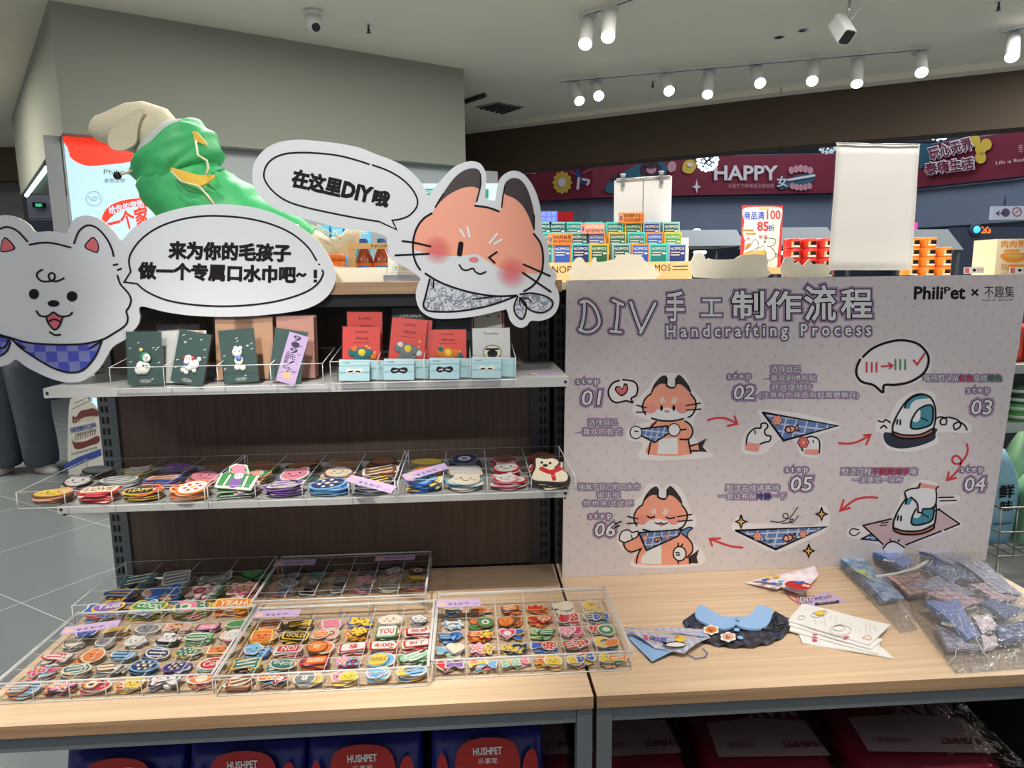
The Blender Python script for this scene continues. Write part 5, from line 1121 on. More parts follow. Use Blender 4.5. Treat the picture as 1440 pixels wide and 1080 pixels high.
def deco_g(kind):
    def f(t, w_, h_):
        A = Art(locXZ, flip=False, step=.0003)
        for k in range(9):
            x, z = R.uniform(-.42, .42) * w_, R.uniform(.08, .95) * h_
            if abs(x) < .22 * w_ and .25 * h_ < z < .75 * h_: x = .4 * w_ * (1 if k % 2 else -1)
            A.stroke([(x - .002, z - .001), (x + .002, z + .001)], .0014, IVORY, 0, smooth=False)
        A.stroke(ell(0, h_ * .07, w_ * .15, h_ * .025, 16), .0007, IVORY, 0, closed=True); A.text('new team', -w_ * .1, h_ * .058, w_ * .2, h_ * .024, IVORY, 0)
        A.build('card_print', t, local=True)
        m = MB(); y = -.002; s_ = w_ / .075
        if kind == 'hat':
            bead(m, (-.003, y, .038 * s_), .016 * s_, IVORY); bead(m, (-.012, y, .032 * s_), .010 * s_, IVORY); bead(m, (.002, y - .0008, .060 * s_), .013 * s_, EGR); bead(m, (.006, y - .003, .059 * s_), .0095 * s_, IVORY); bead(m, (-.006, y, .077 * s_), .0045 * s_, EYE)
            for x, z in ((.003, .061), (.0095, .061), (.0068, .057)): bead(m, (x, y - .0066, z * s_), .0014, BLACKP)
            bead(m, (0, y - .006, .042 * s_), .003, EGR); bead(m, (.007, y - .006, .041 * s_), .003, EGR)
        elif kind == 'run':
            bead(m, (0, y, .045 * s_), .013 * s_, IVORY); bead(m, (.010, y, .050 * s_), .012 * s_, IVORY); bead(m, (-.004, y - .001, .060 * s_), .010 * s_, IVORY); bead(m, (-.011, y - .001, .061 * s_), .0052, ERED); bead(m, (.004, y - .001, .062 * s_), .0056, ERED); bead(m, (-.006, y - .003, .050 * s_), .007, EBL); bead(m, (-.006, y - .004, .053 * s_), .006, IVORY)
            for x, z in ((-.012, .032), (-.004, .028), (.012, .036), (.018, .064)): bead(m, (x, y, z * s_), .0055, IVORY)
            for x, z in ((-.007, .061), (-.001, .061), (-.004, .057)): bead(m, (x, y - .0048, z * s_), .0013, BLACKP)
        else:
            bead(m, (-.002, y, .066 * s_), .011 * s_, IVORY); bead(m, (0, y, .048 * s_), .010 * s_, IVORY); bead(m, (-.004, y, .075 * s_), .005, IVORY); bead(m, (.006, y, .074 * s_), .005, IVORY); bead(m, (.001, y - .003, .052 * s_), .0065, EBL)
            for x, z in ((-.005, .034), (.007, .032)): bead(m, (x, y, z * s_), .007, IVORY)
            bead(m, (.002, y - .002, .042 * s_), .004, EYE)
            for x in (-.005, .004): bead(m, (x, y - .0042, .068 * s_), .0014, BLACKP)
        m.build('enamel_pin', t, local=True)
    return f
def at(px, py, Y): return PY(px, py, Y)
GRP = 'dark green pin cards on the upper shelf'
def gcard(px, w_, h_, roll, lean, lab, deco, Y=1.545, yaw=0.0):
    q = at(px, 541, Y); return card(lab, q.x, Y, w_, h_, GCARD, lean, roll, yaw, deco, GRP)
# rows of spare cards behind
for k in range(5):
    q = at(236 + 4 * k, 530, 1.57); card('spare kraft card behind the dark green card with the hatted dog pin', q.x + .012, 1.560 + .007 * k, .072, .118, KRAFT if k % 2 else GYC, .22, .03, -.05, None, 'spare cards behind the hatted dog card', sleeve=(k == 0))
for px, n, lab, mt_ in ((330, 4, 'kraft card in the row standing behind the long-eared pin card', KRAFT), (358, 5, 'kraft card in the row standing behind the lilac-labelled card', KRAFT), (416, 5, 'peach card at the back right of the dark green card holder', PEACHC)):
    for k in range(n):
        q = at(px, 500, 1.60 + .008 * k); card(lab, q.x + .002 * k, 1.595 + .009 * k, .085, .145, mt_, .12, .0, 0, None, lab.replace('card in the row standing', 'cards'), sleeve=(k == 0))
def deco_pouch(t, w_, h_):
    A = Art(locXZ, flip=False, step=.0003); A.fill(ell(0, h_ * .35, w_ * .42, h_ * .25), KRAFT, 0, smooth=False)
    A.fill(ell(-.002, h_ * .36, .010, .018), IVORY, 1, smooth=False); A.stroke(ell(-.002, h_ * .36, .010, .018), .003, INK, 2, closed=True); A.stroke([(-.02, h_ * .82), (.02, h_ * .86)], .0006, GYC, 1); A.build('pouch_print', t, local=True)
q = at(250, 500, 1.62); card('black printed pouch with a bird drawing standing behind the two left pin cards', q.x, 1.625, .095, .125, BCARD, .1, 0, 0, deco_pouch, None, 'black_pouch')
gcard(205, .076, .118, .012, .08, 'dark green card with a white dog pin wearing a green hat', deco_g('hat'))
gcard(262, .070, .118, .22, .10, 'tilted dark green card with a white dog pin in red ear muffs', deco_g('run'))
gcard(340, .078, .120, -.07, .10, 'dark green card with a pale long-eared figure pin', deco_g('bun'))
def deco_lilac(t, w_, h_):
    m = MB(); M_ = Matrix.Rotation(.14, 4, 'Y'); m.box(-.019, .025, -.0030, -.0020, -.002, h_ * .95, LILAC, M=M_)
    A = Art(lambda u, v, l: M_ @ Vector((u, -.0031 - l, v)), flip=False, step=.0003)
    for k, ch in enumerate('9.9元/个'): A.text(ch, -.007, .096 - .0145 * k, .017, .012, LILD, 0, bold=.01)
    for k in range(4): A.text('NICE', .012, .085 - .02 * k, .006, .004, LILD, 0)
    A.fill(ell(.002, .016, .010, .008, 14), CATO, 0, smooth=False); A.text('刺绣挂件', -.013, .03, .008, .04, LILD, 0); A.build('label_print', t, local=True); m.build('lilac_label', t, local=True)
gcard(400, .072, .118, .17, .12, 'dark green card half covered by a tall lilac price label', deco_lilac)
def deco_red(kind):
    def f(t, w_, h_):
        A = Art(locXZ, flip=False, step=.0003)
        A.text('Lucky', -w_ * .16, h_ * .87, w_ * .34, h_ * .06, INK, 0); A.text('Horse', -w_ * .13, h_ * .75, w_ * .32, h_ * .06, INK, 0); A.stroke([(-w_ * .2, h_ * .69), (w_ * .22, h_ * .69)], .0008, INK, 0, smooth=False)
        for k in range(5): A.fill(ell(R.uniform(-.4, .4) * w_, R.uniform(.5, .66) * h_, .0028, .0028, 8), GLD, 0, smooth=False)
        A.build('card_print', t, local=True); m = MB(); y = -.002
        cs = {'teal': (PM['teal'], PM['orange']), 'grey': (PM['grey'], PM['white']), 'orange': (PM['orange'], PM['teal']), 'none': None}[kind]
        if cs:
            z0 = h_ * .44
            bead(m, (0, y, z0), .019, cs[0], .16); bead(m, (.018, y, z0 + .004), .010, cs[0], .25); bead(m, (-.020, y, z0 + .006), .010, cs[0], .25); bead(m, (-.016, y - .001, z0 + .014), .007, cs[1], .25); bead(m, (.002, y - .002, z0 + .006), .009, PM['yellow'], .25)
            for x in (-.014, -.004, .008, .018): bead(m, (x, y, z0 - .014), .006, cs[0], .25)
            bead(m, (.028, y, z0 - .002), .008, cs[1], .25); m.build('embroidered_horse', t, local=True)
    return f
RG = 'red Lucky Horse cards'
def rcard(px, Y, w_, h_, mt, roll, lean, lab, deco, z=None, nm='pin_card', py=535, grp=None):
    q = at(px, py, Y); return card(lab, q.x, Y, w_, h_, mt, lean, roll, 0, deco, grp, nm, z)
def deco_dino(t, w_, h_):
    A = Art(locXZ, flip=False, step=.0003); A.text('DINOSAUR', -w_ * .3, h_ * .86, w_ * .6, h_ * .06, GYC, 0); A.stroke([(-.02, h_ * .5), (0, h_ * .62), (.022, h_ * .5)], .003, LILD, 0); A.fill(ell(0, h_ * .45, .016, .02), PM['purple'], 0, smooth=False); A.build('card_print', t, local=True)
rcard(580, 1.655, .085, .156, BCARD, 0, .1, 'black dinosaur card standing at the back behind the red cards, left of the pair', deco_dino)
rcard(640, 1.655, .085, .156, BCARD, 0, .1, 'black dinosaur card standing at the back behind the red cards, right of the pair', deco_dino)
def deco_bear(t, w_, h_):
    A = Art(locXZ, flip=False, step=.0003); A.stroke(rrect(w_ * .46, h_ * .46, .006), .004, PM['red'], 0, closed=True); A.v = [Vector((v.x, v.y, v.z + h_ * .5)) for v in A.v]
    A.stroke(ell(0, h_ * .5, .024, .022, 20), .0016, PM['red'], 0, closed=True); A.stroke([(-.03, h_ * .62), (.03, h_ * .62)], .002, PM['red'], 0)
    for k in range(3): A.fill(ell(-.026 + .026 * k, h_ * .86, .003, .003, 8), PM['red'], 0, smooth=False)
    A.build('card_print', t, local=True)
rcard(688, 1.650, .078, .155, CREAM, 0, .1, 'cream card with a red border standing at the back right of the holder', deco_bear)
rcard(514, 1.625, .082, .150, RCARD, .02, .1, 'red Lucky Horse card standing behind another at the left bay of its holder', deco_red('none'), grp=None)
rcard(508, 1.585, .086, .118, RCARD, .03, .14, 'red Lucky Horse card with a teal embroidered horse', deco_red('teal'))
for k in (1, 0): rcard(569 + 7 * k, 1.585 + .009 * k, .082, .135, RCARD, .12, .14, 'tall tilted red Lucky Horse card with a grey embroidered horse' if not k else 'red card tucked just behind the grey horse card', deco_red('grey') if not k else None)
rcard(630, 1.590, .088, .108, RCARD, .01, .16, 'red Lucky Horse card with an orange tiger-striped embroidered horse', deco_red('orange'))
def deco_grey(t, w_, h_):
    A = Art(locXZ, flip=False, step=.0003); A.text('Traveler', -w_ * .2, h_ * .86, w_ * .4, h_ * .05, INK, 0); A.fill(ell(.002, h_ * .48, .021, .017), PM['cream'], 0, smooth=False); A.stroke(ell(.002, h_ * .48, .021, .017), .0016, INK, 1, closed=True); A.fill(ell(.002, h_ * .45, .012, .010), INK, 1, smooth=False); A.stroke([(-.012, h_ * .55), (.016, h_ * .55)], .004, INK, 1.5); A.build('card_print', t, local=True)
rcard(692, 1.585, .088, .110, GYC, 0, .12, 'pale grey card with a round dog portrait patch', deco_grey)
def deco_blue(kind):
    def f(t, w_, h_):
        A = Art(locXZ, flip=False, step=.0003); A.text('WONDERS', -w_ * .38, h_ * .80, w_ * .22, h_ * .07, INK, 0); A.text('CAT EYES', w_ * .15, h_ * .86, w_ * .25, h_ * .05, GYC, 0)
        c_, d_ = (INK, GYC) if kind != 'white' else (IVORY, INK)
        A.fill([(-.019, h_ * .42), (-.014, h_ * .58), (0, h_ * .54), (.014, h_ * .60), (.020, h_ * .46), (.012, h_ * .30), (0, h_ * .36), (-.012, h_ * .30)], c_, 0); A.stroke([(-.012, h_ * .42), (-.004, h_ * .45)], .003, d_, 1); A.stroke([(.004, h_ * .45), (.012, h_ * .43)], .003, d_, 1); A.build('card_print', t, local=True)
    return f
for px, lab in ((498, 'pale blue card with a black and white eye mask, leftmost bay of its holder'), (561, 'pale blue card with a dark eye mask in front of the grey horse card'), (625, 'pale blue card with a dark eye mask in front of the orange horse card'), (684, 'pale blue card with a white eye mask in front of the round portrait card')):
    kind = 'white' if 'white eye' in lab else 'dark'
    rcard(px, 1.535, .068, .048, LBL, .03, .18, lab, deco_blue(kind), nm='mask_card')
    q = at(px + 26, 536, 1.552); card('spare pale blue card behind ' + {498: 'the leftmost eye mask card', 561: 'the eye mask card by the grey horse', 625: 'the eye mask card by the orange horse', 684: 'the white eye mask card'}[px], q.x, 1.553, .05, .044, LBL, .16, .06, 0, None, None, 'mask_card')
# ------------------------------------------------------------------ cloth goods on the right table
def merge(m, A):
    b0 = len(m.v); m.v += A.v
    for f_, k_, s_ in zip(A.f, A.m, A.sm): m.f.append(tuple(i + b0 for i in f_)); m.m.append(m.mi(A.mats[k_])); m.sm.append(s_)
def cloth(m, quad, mt, zf, n=10, th=.0022, under=None):
    """soft sheet over a four-sided outline; zf(u, v) gives its height"""
    a, b2, c_, d_ = [Vector((p[0], p[1], 0)) for p in quad]
    top = []; bot = []
    for j in range(n + 1):
        for i in range(n + 1):
            u, v = i / n, j / n; p = (a * (1 - u) + b2 * u) * (1 - v) + (d_ * (1 - u) + c_ * u) * v
            z = zf(u, v); top.append((p.x, p.y, z + th)); bot.append((p.x, p.y, z))
    N = (n + 1) ** 2; f1 = []; f2 = []
    for j in range(n):
        for i in range(n):
            k = j * (n + 1) + i; f1.append((k, k + 1, k + n + 2, k + n + 1)); f2.append((k + n + 1, k + n + 2, k + 1, k))
    m.add(top, f1, mt, True); m.add(bot, f2, under or mt, True)
    rim = [i for i in range(n)] + [j * (n + 1) + n for j in range(n)] + [n * (n + 1) + n - i for i in range(n)] + [(n - j) * (n + 1) for j in range(n)]
    vs = [top[i] for i in rim] + [bot[i] for i in rim]; L = len(rim); m.add(vs, [(i, L + i, L + (i + 1) % L, (i + 1) % L) for i in range(L)], under or mt)
def xy(px, py, z=.69): p = PZ(px, py, z); return (p.x, p.y)
SKYF = mat('cloth_sky_blue', (150, 188, 232), .85, bump=.3, bscale=500); NAVYF = mat('cloth_navy', (44, 52, 78), .9)
PLAIDW = grid_mat('cloth_beige_plaid', (222, 220, 226), (190, 158, 136), (150, 160, 196), 18)
PINKF = grid_mat('cloth_pink_print', (238, 220, 228), (218, 190, 214), (246, 236, 236), 9); DPLAID = grid_mat('cloth_dark_plaid', (44, 50, 66), (92, 108, 140), (58, 46, 42), 14)
GING = grid_mat('cloth_gingham_blue', (118, 158, 206), (176, 204, 232), (146, 182, 218), 38, .85, True)
PURB = grid_mat('cloth_periwinkle', (142, 162, 224), (170, 186, 234), (122, 142, 206), 30); SMOKE = grid_mat('cloth_smoky_plaid', (178, 180, 204), (226, 212, 220), (140, 146, 172), 16); PEACHP = grid_mat('cloth_peach_plaid', (226, 190, 186), (236, 214, 206), (164, 140, 176), 12)
WARM = grid_mat('cloth_warm_plaid', (206, 166, 140), (226, 200, 176), (150, 126, 140), 14); DENIM = grid_mat('cloth_slate_plaid', (112, 128, 168), (154, 168, 204), (92, 104, 138), 22)
def wav(h, f, s): return lambda u, v: ZT + .0012 + h * (.5 + .5 * math.sin(f * u * 6.28 + s) * math.cos(f * .7 * v * 6.28 + s * 1.7))
# white and pink folded bandana with the red patch
t = thing('bandana', 'pink and white folded bandana with a red patch lying near the board', 'bandana', (.84, 1.65, ZT))
m = MB(); cloth(m, [xy(1048, 817), xy(1093, 829), xy(1128, 815), xy(1143, 806)], PINKF, lambda u, v: ZT + .004 + .014 * v + .006 * u); m.build('folded_cloth', t)
m = MB(); cloth(m, [xy(1058, 818), xy(1128, 834), xy(1152, 812), xy(1141, 805)], PINKF, lambda u, v: ZT + .012 + .012 * v + .006 * math.sin(5 * u)); m.build('folded_flap', t)
A = Art(onZ(ZT + .030), step=.0006); A.fill([(1103, 822), (1112, 817), (1130, 819), (1140, 822), (1138, 828), (1126, 829), (1112, 826)], PM['red'], 0); A.stroke([(1119, 820), (1130, 819)], 3, PM['blue'], 1); A.fill(ell(1131, 824, 3, 1.6, 8), IVORY, 2, smooth=False); A.fill(ell(1136, 825, 3, 1.6, 8), IVORY, 2, smooth=False); A.build('sewn_patch', t)
A = Art(onZ(ZT + .027), step=.0006)
for x, y, cc in ((1080, 812, 'yellow'), (1092, 811, 'yellow'), (1075, 816, 'blue'), (1098, 818, 'sky'), (1088, 821, 'blue')): A.fill(ell(x, y, 5, 1.8, 8), PM[cc], 0, smooth=False)
A.build('sewn_patch', t)
a = PZ(1106, 832, ZT + .003); b2 = PZ(1123, 849, ZT + .002); c_ = PZ(1113, 832, ZT + .004)
m = MB(); m.tube([a, (a + b2) / 2 + Vector((-.006, 0, 0)), b2, (b2 + c_) / 2 + Vector((.004, 0, 0)), c_], .0012, PM['rose'], 6); m.build('elastic_loop', t)
# lilac DIY card
q = [xy(1118, 846, ZT), xy(1141, 854, ZT), xy(1191, 847, ZT), xy(1164, 832, ZT)]; t = thing('leaflet_card', 'lilac DIY card lying behind the white cloth stack', 'card', (.87, 1.55, ZT))
m = MB(); m.prism(q, lambda x, y: (x, y, ZT + .0004), lambda x, y: (x, y, ZT + .0012), LILAC); m.build('card_sheet', t)
A = Art(onZ(ZT + .0012), step=.0003); A.text('DIY', 1126, 848, 18, 8, BWH, 0, ang=.1, bold=.02, halos=((.08, LILD),)); A.text('刺绣口水巾', 1146, 845, 24, 5, LILD, 1, ang=.15); A.stroke([(1146, 850), (1180, 846)], 4, BLACKP, 0, smooth=False, cap=False); A.text('NICE SHOP', 1152, 849.5, 24, 2, BWH, 1, ang=.11); A.stroke([(1164, 835), (1170, 838)], 2, GLD, 1); A.build('card_print', t)
# plaid bandana beside the tray
t = thing('bandana', 'beige plaid folded bandana with letter patches beside the tray on the seam', 'bandana', (.45, 1.39, ZT))
m = MB(); cloth(m, [xy(880, 890), xy(917, 928), xy(950, 915), xy(978, 893)], SKYF, lambda u, v: ZT + .001 + .006 * v + .003 * u, under=NAVYF); m.build('blue_lining', t)
m = MB(); cloth(m, [xy(878, 886), xy(920, 911), xy(962, 921), xy(998, 899)], PLAIDW, lambda u, v: ZT + .008 + .006 * math.sin(3 * u) + .004 * v); cloth(m, [xy(878, 885), xy(999, 900), xy(990, 888), xy(900, 888)], PLAIDW, lambda u, v: ZT + .013 + .004 * math.sin(3.1 * u)); m.build('plaid_cloth', t)
A = Art(onZ(ZT + .021), step=.0006)
for ch, x, y, cc in (('K', 906, 898, 'rose'), ('O', 914, 900, 'navy'), ('R', 922, 901, 'purple'), ('E', 930, 902, 'blue')): A.text(ch, x, y, 7, 5, PM[cc], 0, bold=.04)
A.fill(ell(957, 899, 8, 4), PM['yellow'], 0, smooth=False); A.fill(ell(952, 896, 3, 2), PM['orange'], 1, smooth=False); A.fill(ell(950, 907, 14, 3.6), IVORY, 0, smooth=False); A.stroke(ell(950, 907, 14, 3.6), 1, INK, 1, closed=True); A.fill(ell(935, 905, 3.5, 1.6), INK, 1, smooth=False); A.build('sewn_patch', t)
m = MB()
for x, y in ((885, 888), (986, 894)): p = PZ(x, y, ZT + .018); m.lathe([(.006, 0), (.0065, .001), (.005, .002)], p, SKYF, 12)
m.build('snap_button', t); pts = [PZ(x, y, ZT + .004) for x, y in ((966, 920), (978, 926), (992, 924), (995, 918), (988, 912))]; m = MB(); m.tube(pts, .0011, PM['blue'], 6); m.build('elastic_loop', t)
# blue collar with plaid ruffle
t = thing('pet_collar', 'dark plaid ruffled pet collar with sky blue lapels and buttons', 'collar', (.62, 1.45, ZT))
arc = cr([(962, 874), (972, 886), (992, 899), (1022, 905), (1060, 905), (1092, 897), (1112, 882), (1114, 872)], False, 8); inner = cr([(985, 862), (992, 872), (1006, 882), (1026, 888), (1052, 888), (1076, 882), (1092, 872), (1090, 862)], False, 8)
vs = []; fs = []; nn = len(arc)
for i, (o_, q_) in enumerate(zip(arc, inner)):
    for k in range(5):
        w_ = k / 4; p = PZ(o_.x * w_ + q_.x * (1 - w_), o_.y * w_ + q_.y * (1 - w_), ZT + .012); p.z = ZT + .007 + .006 * (1 - w_) + .006 * w_ * math.sin(i * 1.15) * (1 if k else 0); vs.append(p)
for i in range(nn - 1):
    for k in range(4): a = i * 5 + k; fs.append((a, a + 1, a + 6, a + 5))
m = MB(); m.add(vs, fs, DPLAID, True); o = m.build('ruffle', t); s_ = o.modifiers.new('th', 'SOLIDIFY'); s_.thickness = .003; s_.offset = -1
vs2 = [Vector((v.x, v.y, v.z)) for v in vs]
m = MB(); m.prism([xy(*p, ZT + .01) for p in ((960, 872), (980, 858), (1000, 874), (1030, 882), (1072, 880), (1090, 858), (1115, 872), (1095, 893), (1040, 900), (985, 890))], lambda x, y: (x, y, ZT + .0008), lambda x, y: (x, y, ZT + .008), NAVYF); m.build('collar_base', t)
for q_ in ([(985, 851), (978, 860), (980, 870), (1000, 880), (1020, 884), (1034, 878), (1018, 868), (1000, 858)], [(1066, 852), (1056, 863), (1036, 878), (1054, 884), (1075, 882), (1085, 868), (1085, 856)]):
    q2 = [xy(p.x, p.y, ZT + .018) for p in cr(q_, True, 3)]; m = MB(); m.prism(q2, lambda x, y: (x, y, ZT + .0135), lambda x, y: (x, y, ZT + .0185), SKYF); m.build('lapel', t)
m = MB(); m.prism([xy(*p, ZT + .015) for p in ((1015, 866), (1060, 866), (1046, 878), (1030, 878))], lambda x, y: (x, y, ZT + .010), lambda x, y: (x, y, ZT + .0135), SKYF); m.build('neck_lining', t)
BTN = mat('button_blue', (140, 186, 226), .25)
for x, y in ((1039, 871), (1036, 886), (1041, 897)): m = MB(); p = PZ(x, y, ZT + .017); p.z = ZT + .0165; m.lathe([(.0065, 0), (.007, .0015), (.0055, .003), (.002, .0026)], p, BTN, 14); m.build('button', t)
A = Art(onZ(ZT + .018), step=.0006)
for x, y, cc in ((1000, 886, 'orange'), (1024, 896, 'peach')): A.fill([(x + (12 if k % 2 else 10) * math.cos(k * .52), y + (7.5 if k % 2 else 6) * math.sin(k * .52)) for k in range(12)], IVORY, 0); A.fill(ell(x, y, 8, 4.6), PM[cc], 1, smooth=False); A.stroke([(x - 2, y - 2), (x - 2, y + 2), (x + 2, y + 1)], 1, INK, 2)
A.build('sewn_patch', t)
m = MB(); m.tube([PZ(x, y, ZT + .016) for x, y in ((1090, 882), (1087, 872), (1092, 863), (1093, 872), (1094, 880), (1105, 877), (1098, 884), (1080, 886), (1070, 884))], .0016, BLACKP, 6); m.build('bow_cord', t)
# stack of folded white printed cloths
PALE = mat('cloth_print_pale', (196, 186, 176), .9); PRC = mat('cloth_white', (232, 231, 228), .9, bump=.2, bscale=200)
quads = [((1122, 890), (1240, 912), (1257, 927), (1128, 905)), ((1110, 888), (1235, 921), (1238, 905), (1118, 862)), ((1109, 880), (1225, 914), (1242, 900), (1112, 866)), ((1108, 874), (1222, 908), (1252, 880), (1128, 850))]
for k, q in enumerate(quads):
    t = thing('folded_cloth', ['white folded cloth at the bottom of the stack, its point sticking out right', 'white folded cloth second from the bottom of the stack', 'white folded cloth just under the top of the stack', 'white folded cloth on top of the stack, printed with small cakes'][k], 'cloth', (.87, 1.4, ZT), 'stack of white printed cloths')
    z0 = ZT + .0012 + .0042 * k; m = MB(); cloth(m, [xy(*p, z0) for p in q], PRC, lambda u, v: z0 + .0012 * math.sin(7 * u + k) * math.sin(5 * v), th=.0028); m.build('cloth_sheet', t)
    if k == 3:
        A = Art(onZ(z0 + .0052), step=.0004)
        A.stroke(ell(1182, 886, 15, 7, 20), .7, PALE, 0, closed=True); A.stroke(ell(1180, 883, 8, 4, 14), .7, PALE, 0, closed=True); A.stroke(ell(1152, 863, 11, 4, 14, rot=-.2), .8, PALE, 0, closed=True); A.fill(ell(1153, 862, 7, 3.4, 12), PM['yellow'], 1, smooth=False)
        A.stroke(ell(1127, 868, 5, 2.6, 12), .7, PALE, 0, closed=True); A.fill(ell(1190, 896, 5, 1, 8), PM['rose'], 1, smooth=False); A.stroke([(1213, 897), (1220, 893), (1226, 899), (1213, 897)], .6, PM['orange'], 0)
        for k2 in range(16): A.stroke([(1125 + 7 * k2 + R.uniform(-2, 2), 866 + R.uniform(-6, 12) + k2 * 1.1), (1127 + 7 * k2, 866 + R.uniform(-6, 12) + k2 * 1.1)], .5, PALE, 0, smooth=False)
        A.build('cake_print', t)
    else:
        A = Art(onZ(z0 + .0046), step=.0004); A.fill(ell(1146, 901 - 4 * k, 4, 1, 8), PM['rose'], 0, smooth=False); A.build('cake_print', t)
# ---- clear bags of bandanas
def folded_band(lab, pts, z0, h, mt, lin_=None, tagp=None, rz=0, nm='folded_bandana', grp=None):
    c_ = PZ(sum(p[0] for p in pts) / len(pts), sum(p[1] for p in pts) / len(pts), z0); t = thing(nm, lab, 'bandana', c_, grp)
    q = [xy(*p, z0) for p in pts]
    if len(q) == 3: q = [q[0], q[1], ((q[1][0] + q[2][0]) / 2, (q[1][1] + q[2][1]) / 2), q[2]]
    for k in range(3):
        m = MB(); sh = 1 - .04 * (2 - k); cx, cy = c_.x, c_.y
        qq = [(cx + (x - cx) * sh + .002 * k, cy + (y - cy) * sh) for x, y in q]
        cloth(m, qq, mt if k != 1 else (lin_ or mt), lambda u, v: z0 + h * k / 3 + h * .22 * math.sin(3.1 * u + k) * math.sin(3.1 * v) + .002 * math.sin(9 * u + 4 * v), n=8); m.build('cloth_layer', t)
    if tagp:
        m = MB(); p = PZ(*tagp, z0 + h + .004); M_ = Matrix.Translation((p.x, p.y, z0 + h + .003)) @ Matrix.Rotation(-.6, 4, 'Z'); m.box(-.013, .013, -.006, .006, 0, .0008, IVORY, M=M_)
        A = Art(lambda u, v, l: M_ @ Vector((u, v, .0008 + l)), flip=False, step=.0003); A.text('NICE', -.009, -.003, .018, .006, INK, 0, bold=.02); merge(m, A); m.build('woven_label', t)
    return t
folded_band('blue gingham bandana in the flat clear bag nearest the board', [(1172, 786), (1205, 784), (1268, 848), (1240, 852)], ZT + .006, .020, GING)
m = MB(); m.prism([xy(*p, ZT + .04) for p in ((1201, 799), (1216, 797), (1230, 812))], lambda x, y: (x, y, ZT + .0335), lambda x, y: (x, y, ZT + .0345), mat('tag_lime', (214, 226, 150), .6)); tag(m.build('corner_tag'), 'lime green paper corner on the blue gingham bandana', 'tag')
bands = [('periwinkle and sky blue folded bandana with woven label at the top of the big bag', [(1214, 778), (1255, 770), (1284, 796), (1268, 803)], .038, PURB, SKYF, (1250, 788)),
 ('sky blue and smoky bandana at the upper right of the big bag', [(1282, 778), (1320, 774), (1362, 790), (1335, 798)], .036, SMOKE, PURB, None),
 ('grey plaid bandana lying along the right side of the big bag', [(1340, 792), (1385, 798), (1436, 842), (1400, 838)], .034, SMOKE, NAVYF, None),
 ('dark smoky bandana in the middle back of the big bag', [(1290, 798), (1340, 794), (1380, 818), (1330, 822)], .024, DENIM, SMOKE, None),
 ('warm plaid bandana near the left edge of the big bag', [(1240, 815), (1290, 812), (1320, 838), (1275, 842)], .020, WARM, PEACHP, None),
 ('grey bandana half under the warm plaid one in the big bag', [(1275, 828), (1320, 815), (1370, 838), (1340, 850)], .016, SMOKE, WARM, None),
 ('peach and lilac plaid bandana in the centre of the big bag', [(1298, 842), (1330, 832), (1382, 850), (1350, 862)], .036, PEACHP, WARM, None),
 ('pale peach edged bandana right of centre in the big bag', [(1358, 828), (1385, 826), (1430, 848), (1400, 852)], .030, PEACHP, SMOKE, None),
 ('slate blue plaid bandana at the right edge of the big bag', [(1372, 852), (1400, 848), (1440, 862), (1410, 876)], .028, DENIM, PURB, None),
 ('periwinkle and sky blue bandana with woven label at the front of the big bag', [(1298, 852), (1345, 850), (1376, 900), (1358, 904)], .040, PURB, SKYF, (1334, 878)),
 ('pale pink bandana with a round snap in the big bag', [(1362, 872), (1390, 870), (1404, 890), (1378, 896)], .026, PINKF, PEACHP, None),
 ('slate bandana at the lower right corner of the big bag', [(1396, 888), (1438, 880), (1440, 904), (1405, 908)], .022, DENIM, SMOKE, None),
 ('grey and pink bandana at the front edge of the big bag', [(1312, 885), (1350, 900), (1382, 916), (1330, 918)], .014, SMOKE, PINKF, None),
 ('pale pink folded bandana at the front right of the big bag', [(1376, 900), (1398, 902), (1400, 912), (1380, 920)], .010, PINKF, PINKF, None)]
for lab, q, h0, mt_, ln_, tg in bands: folded_band(lab, q, ZT + .004 + h0 * .55, .014, mt_, ln_, tg)
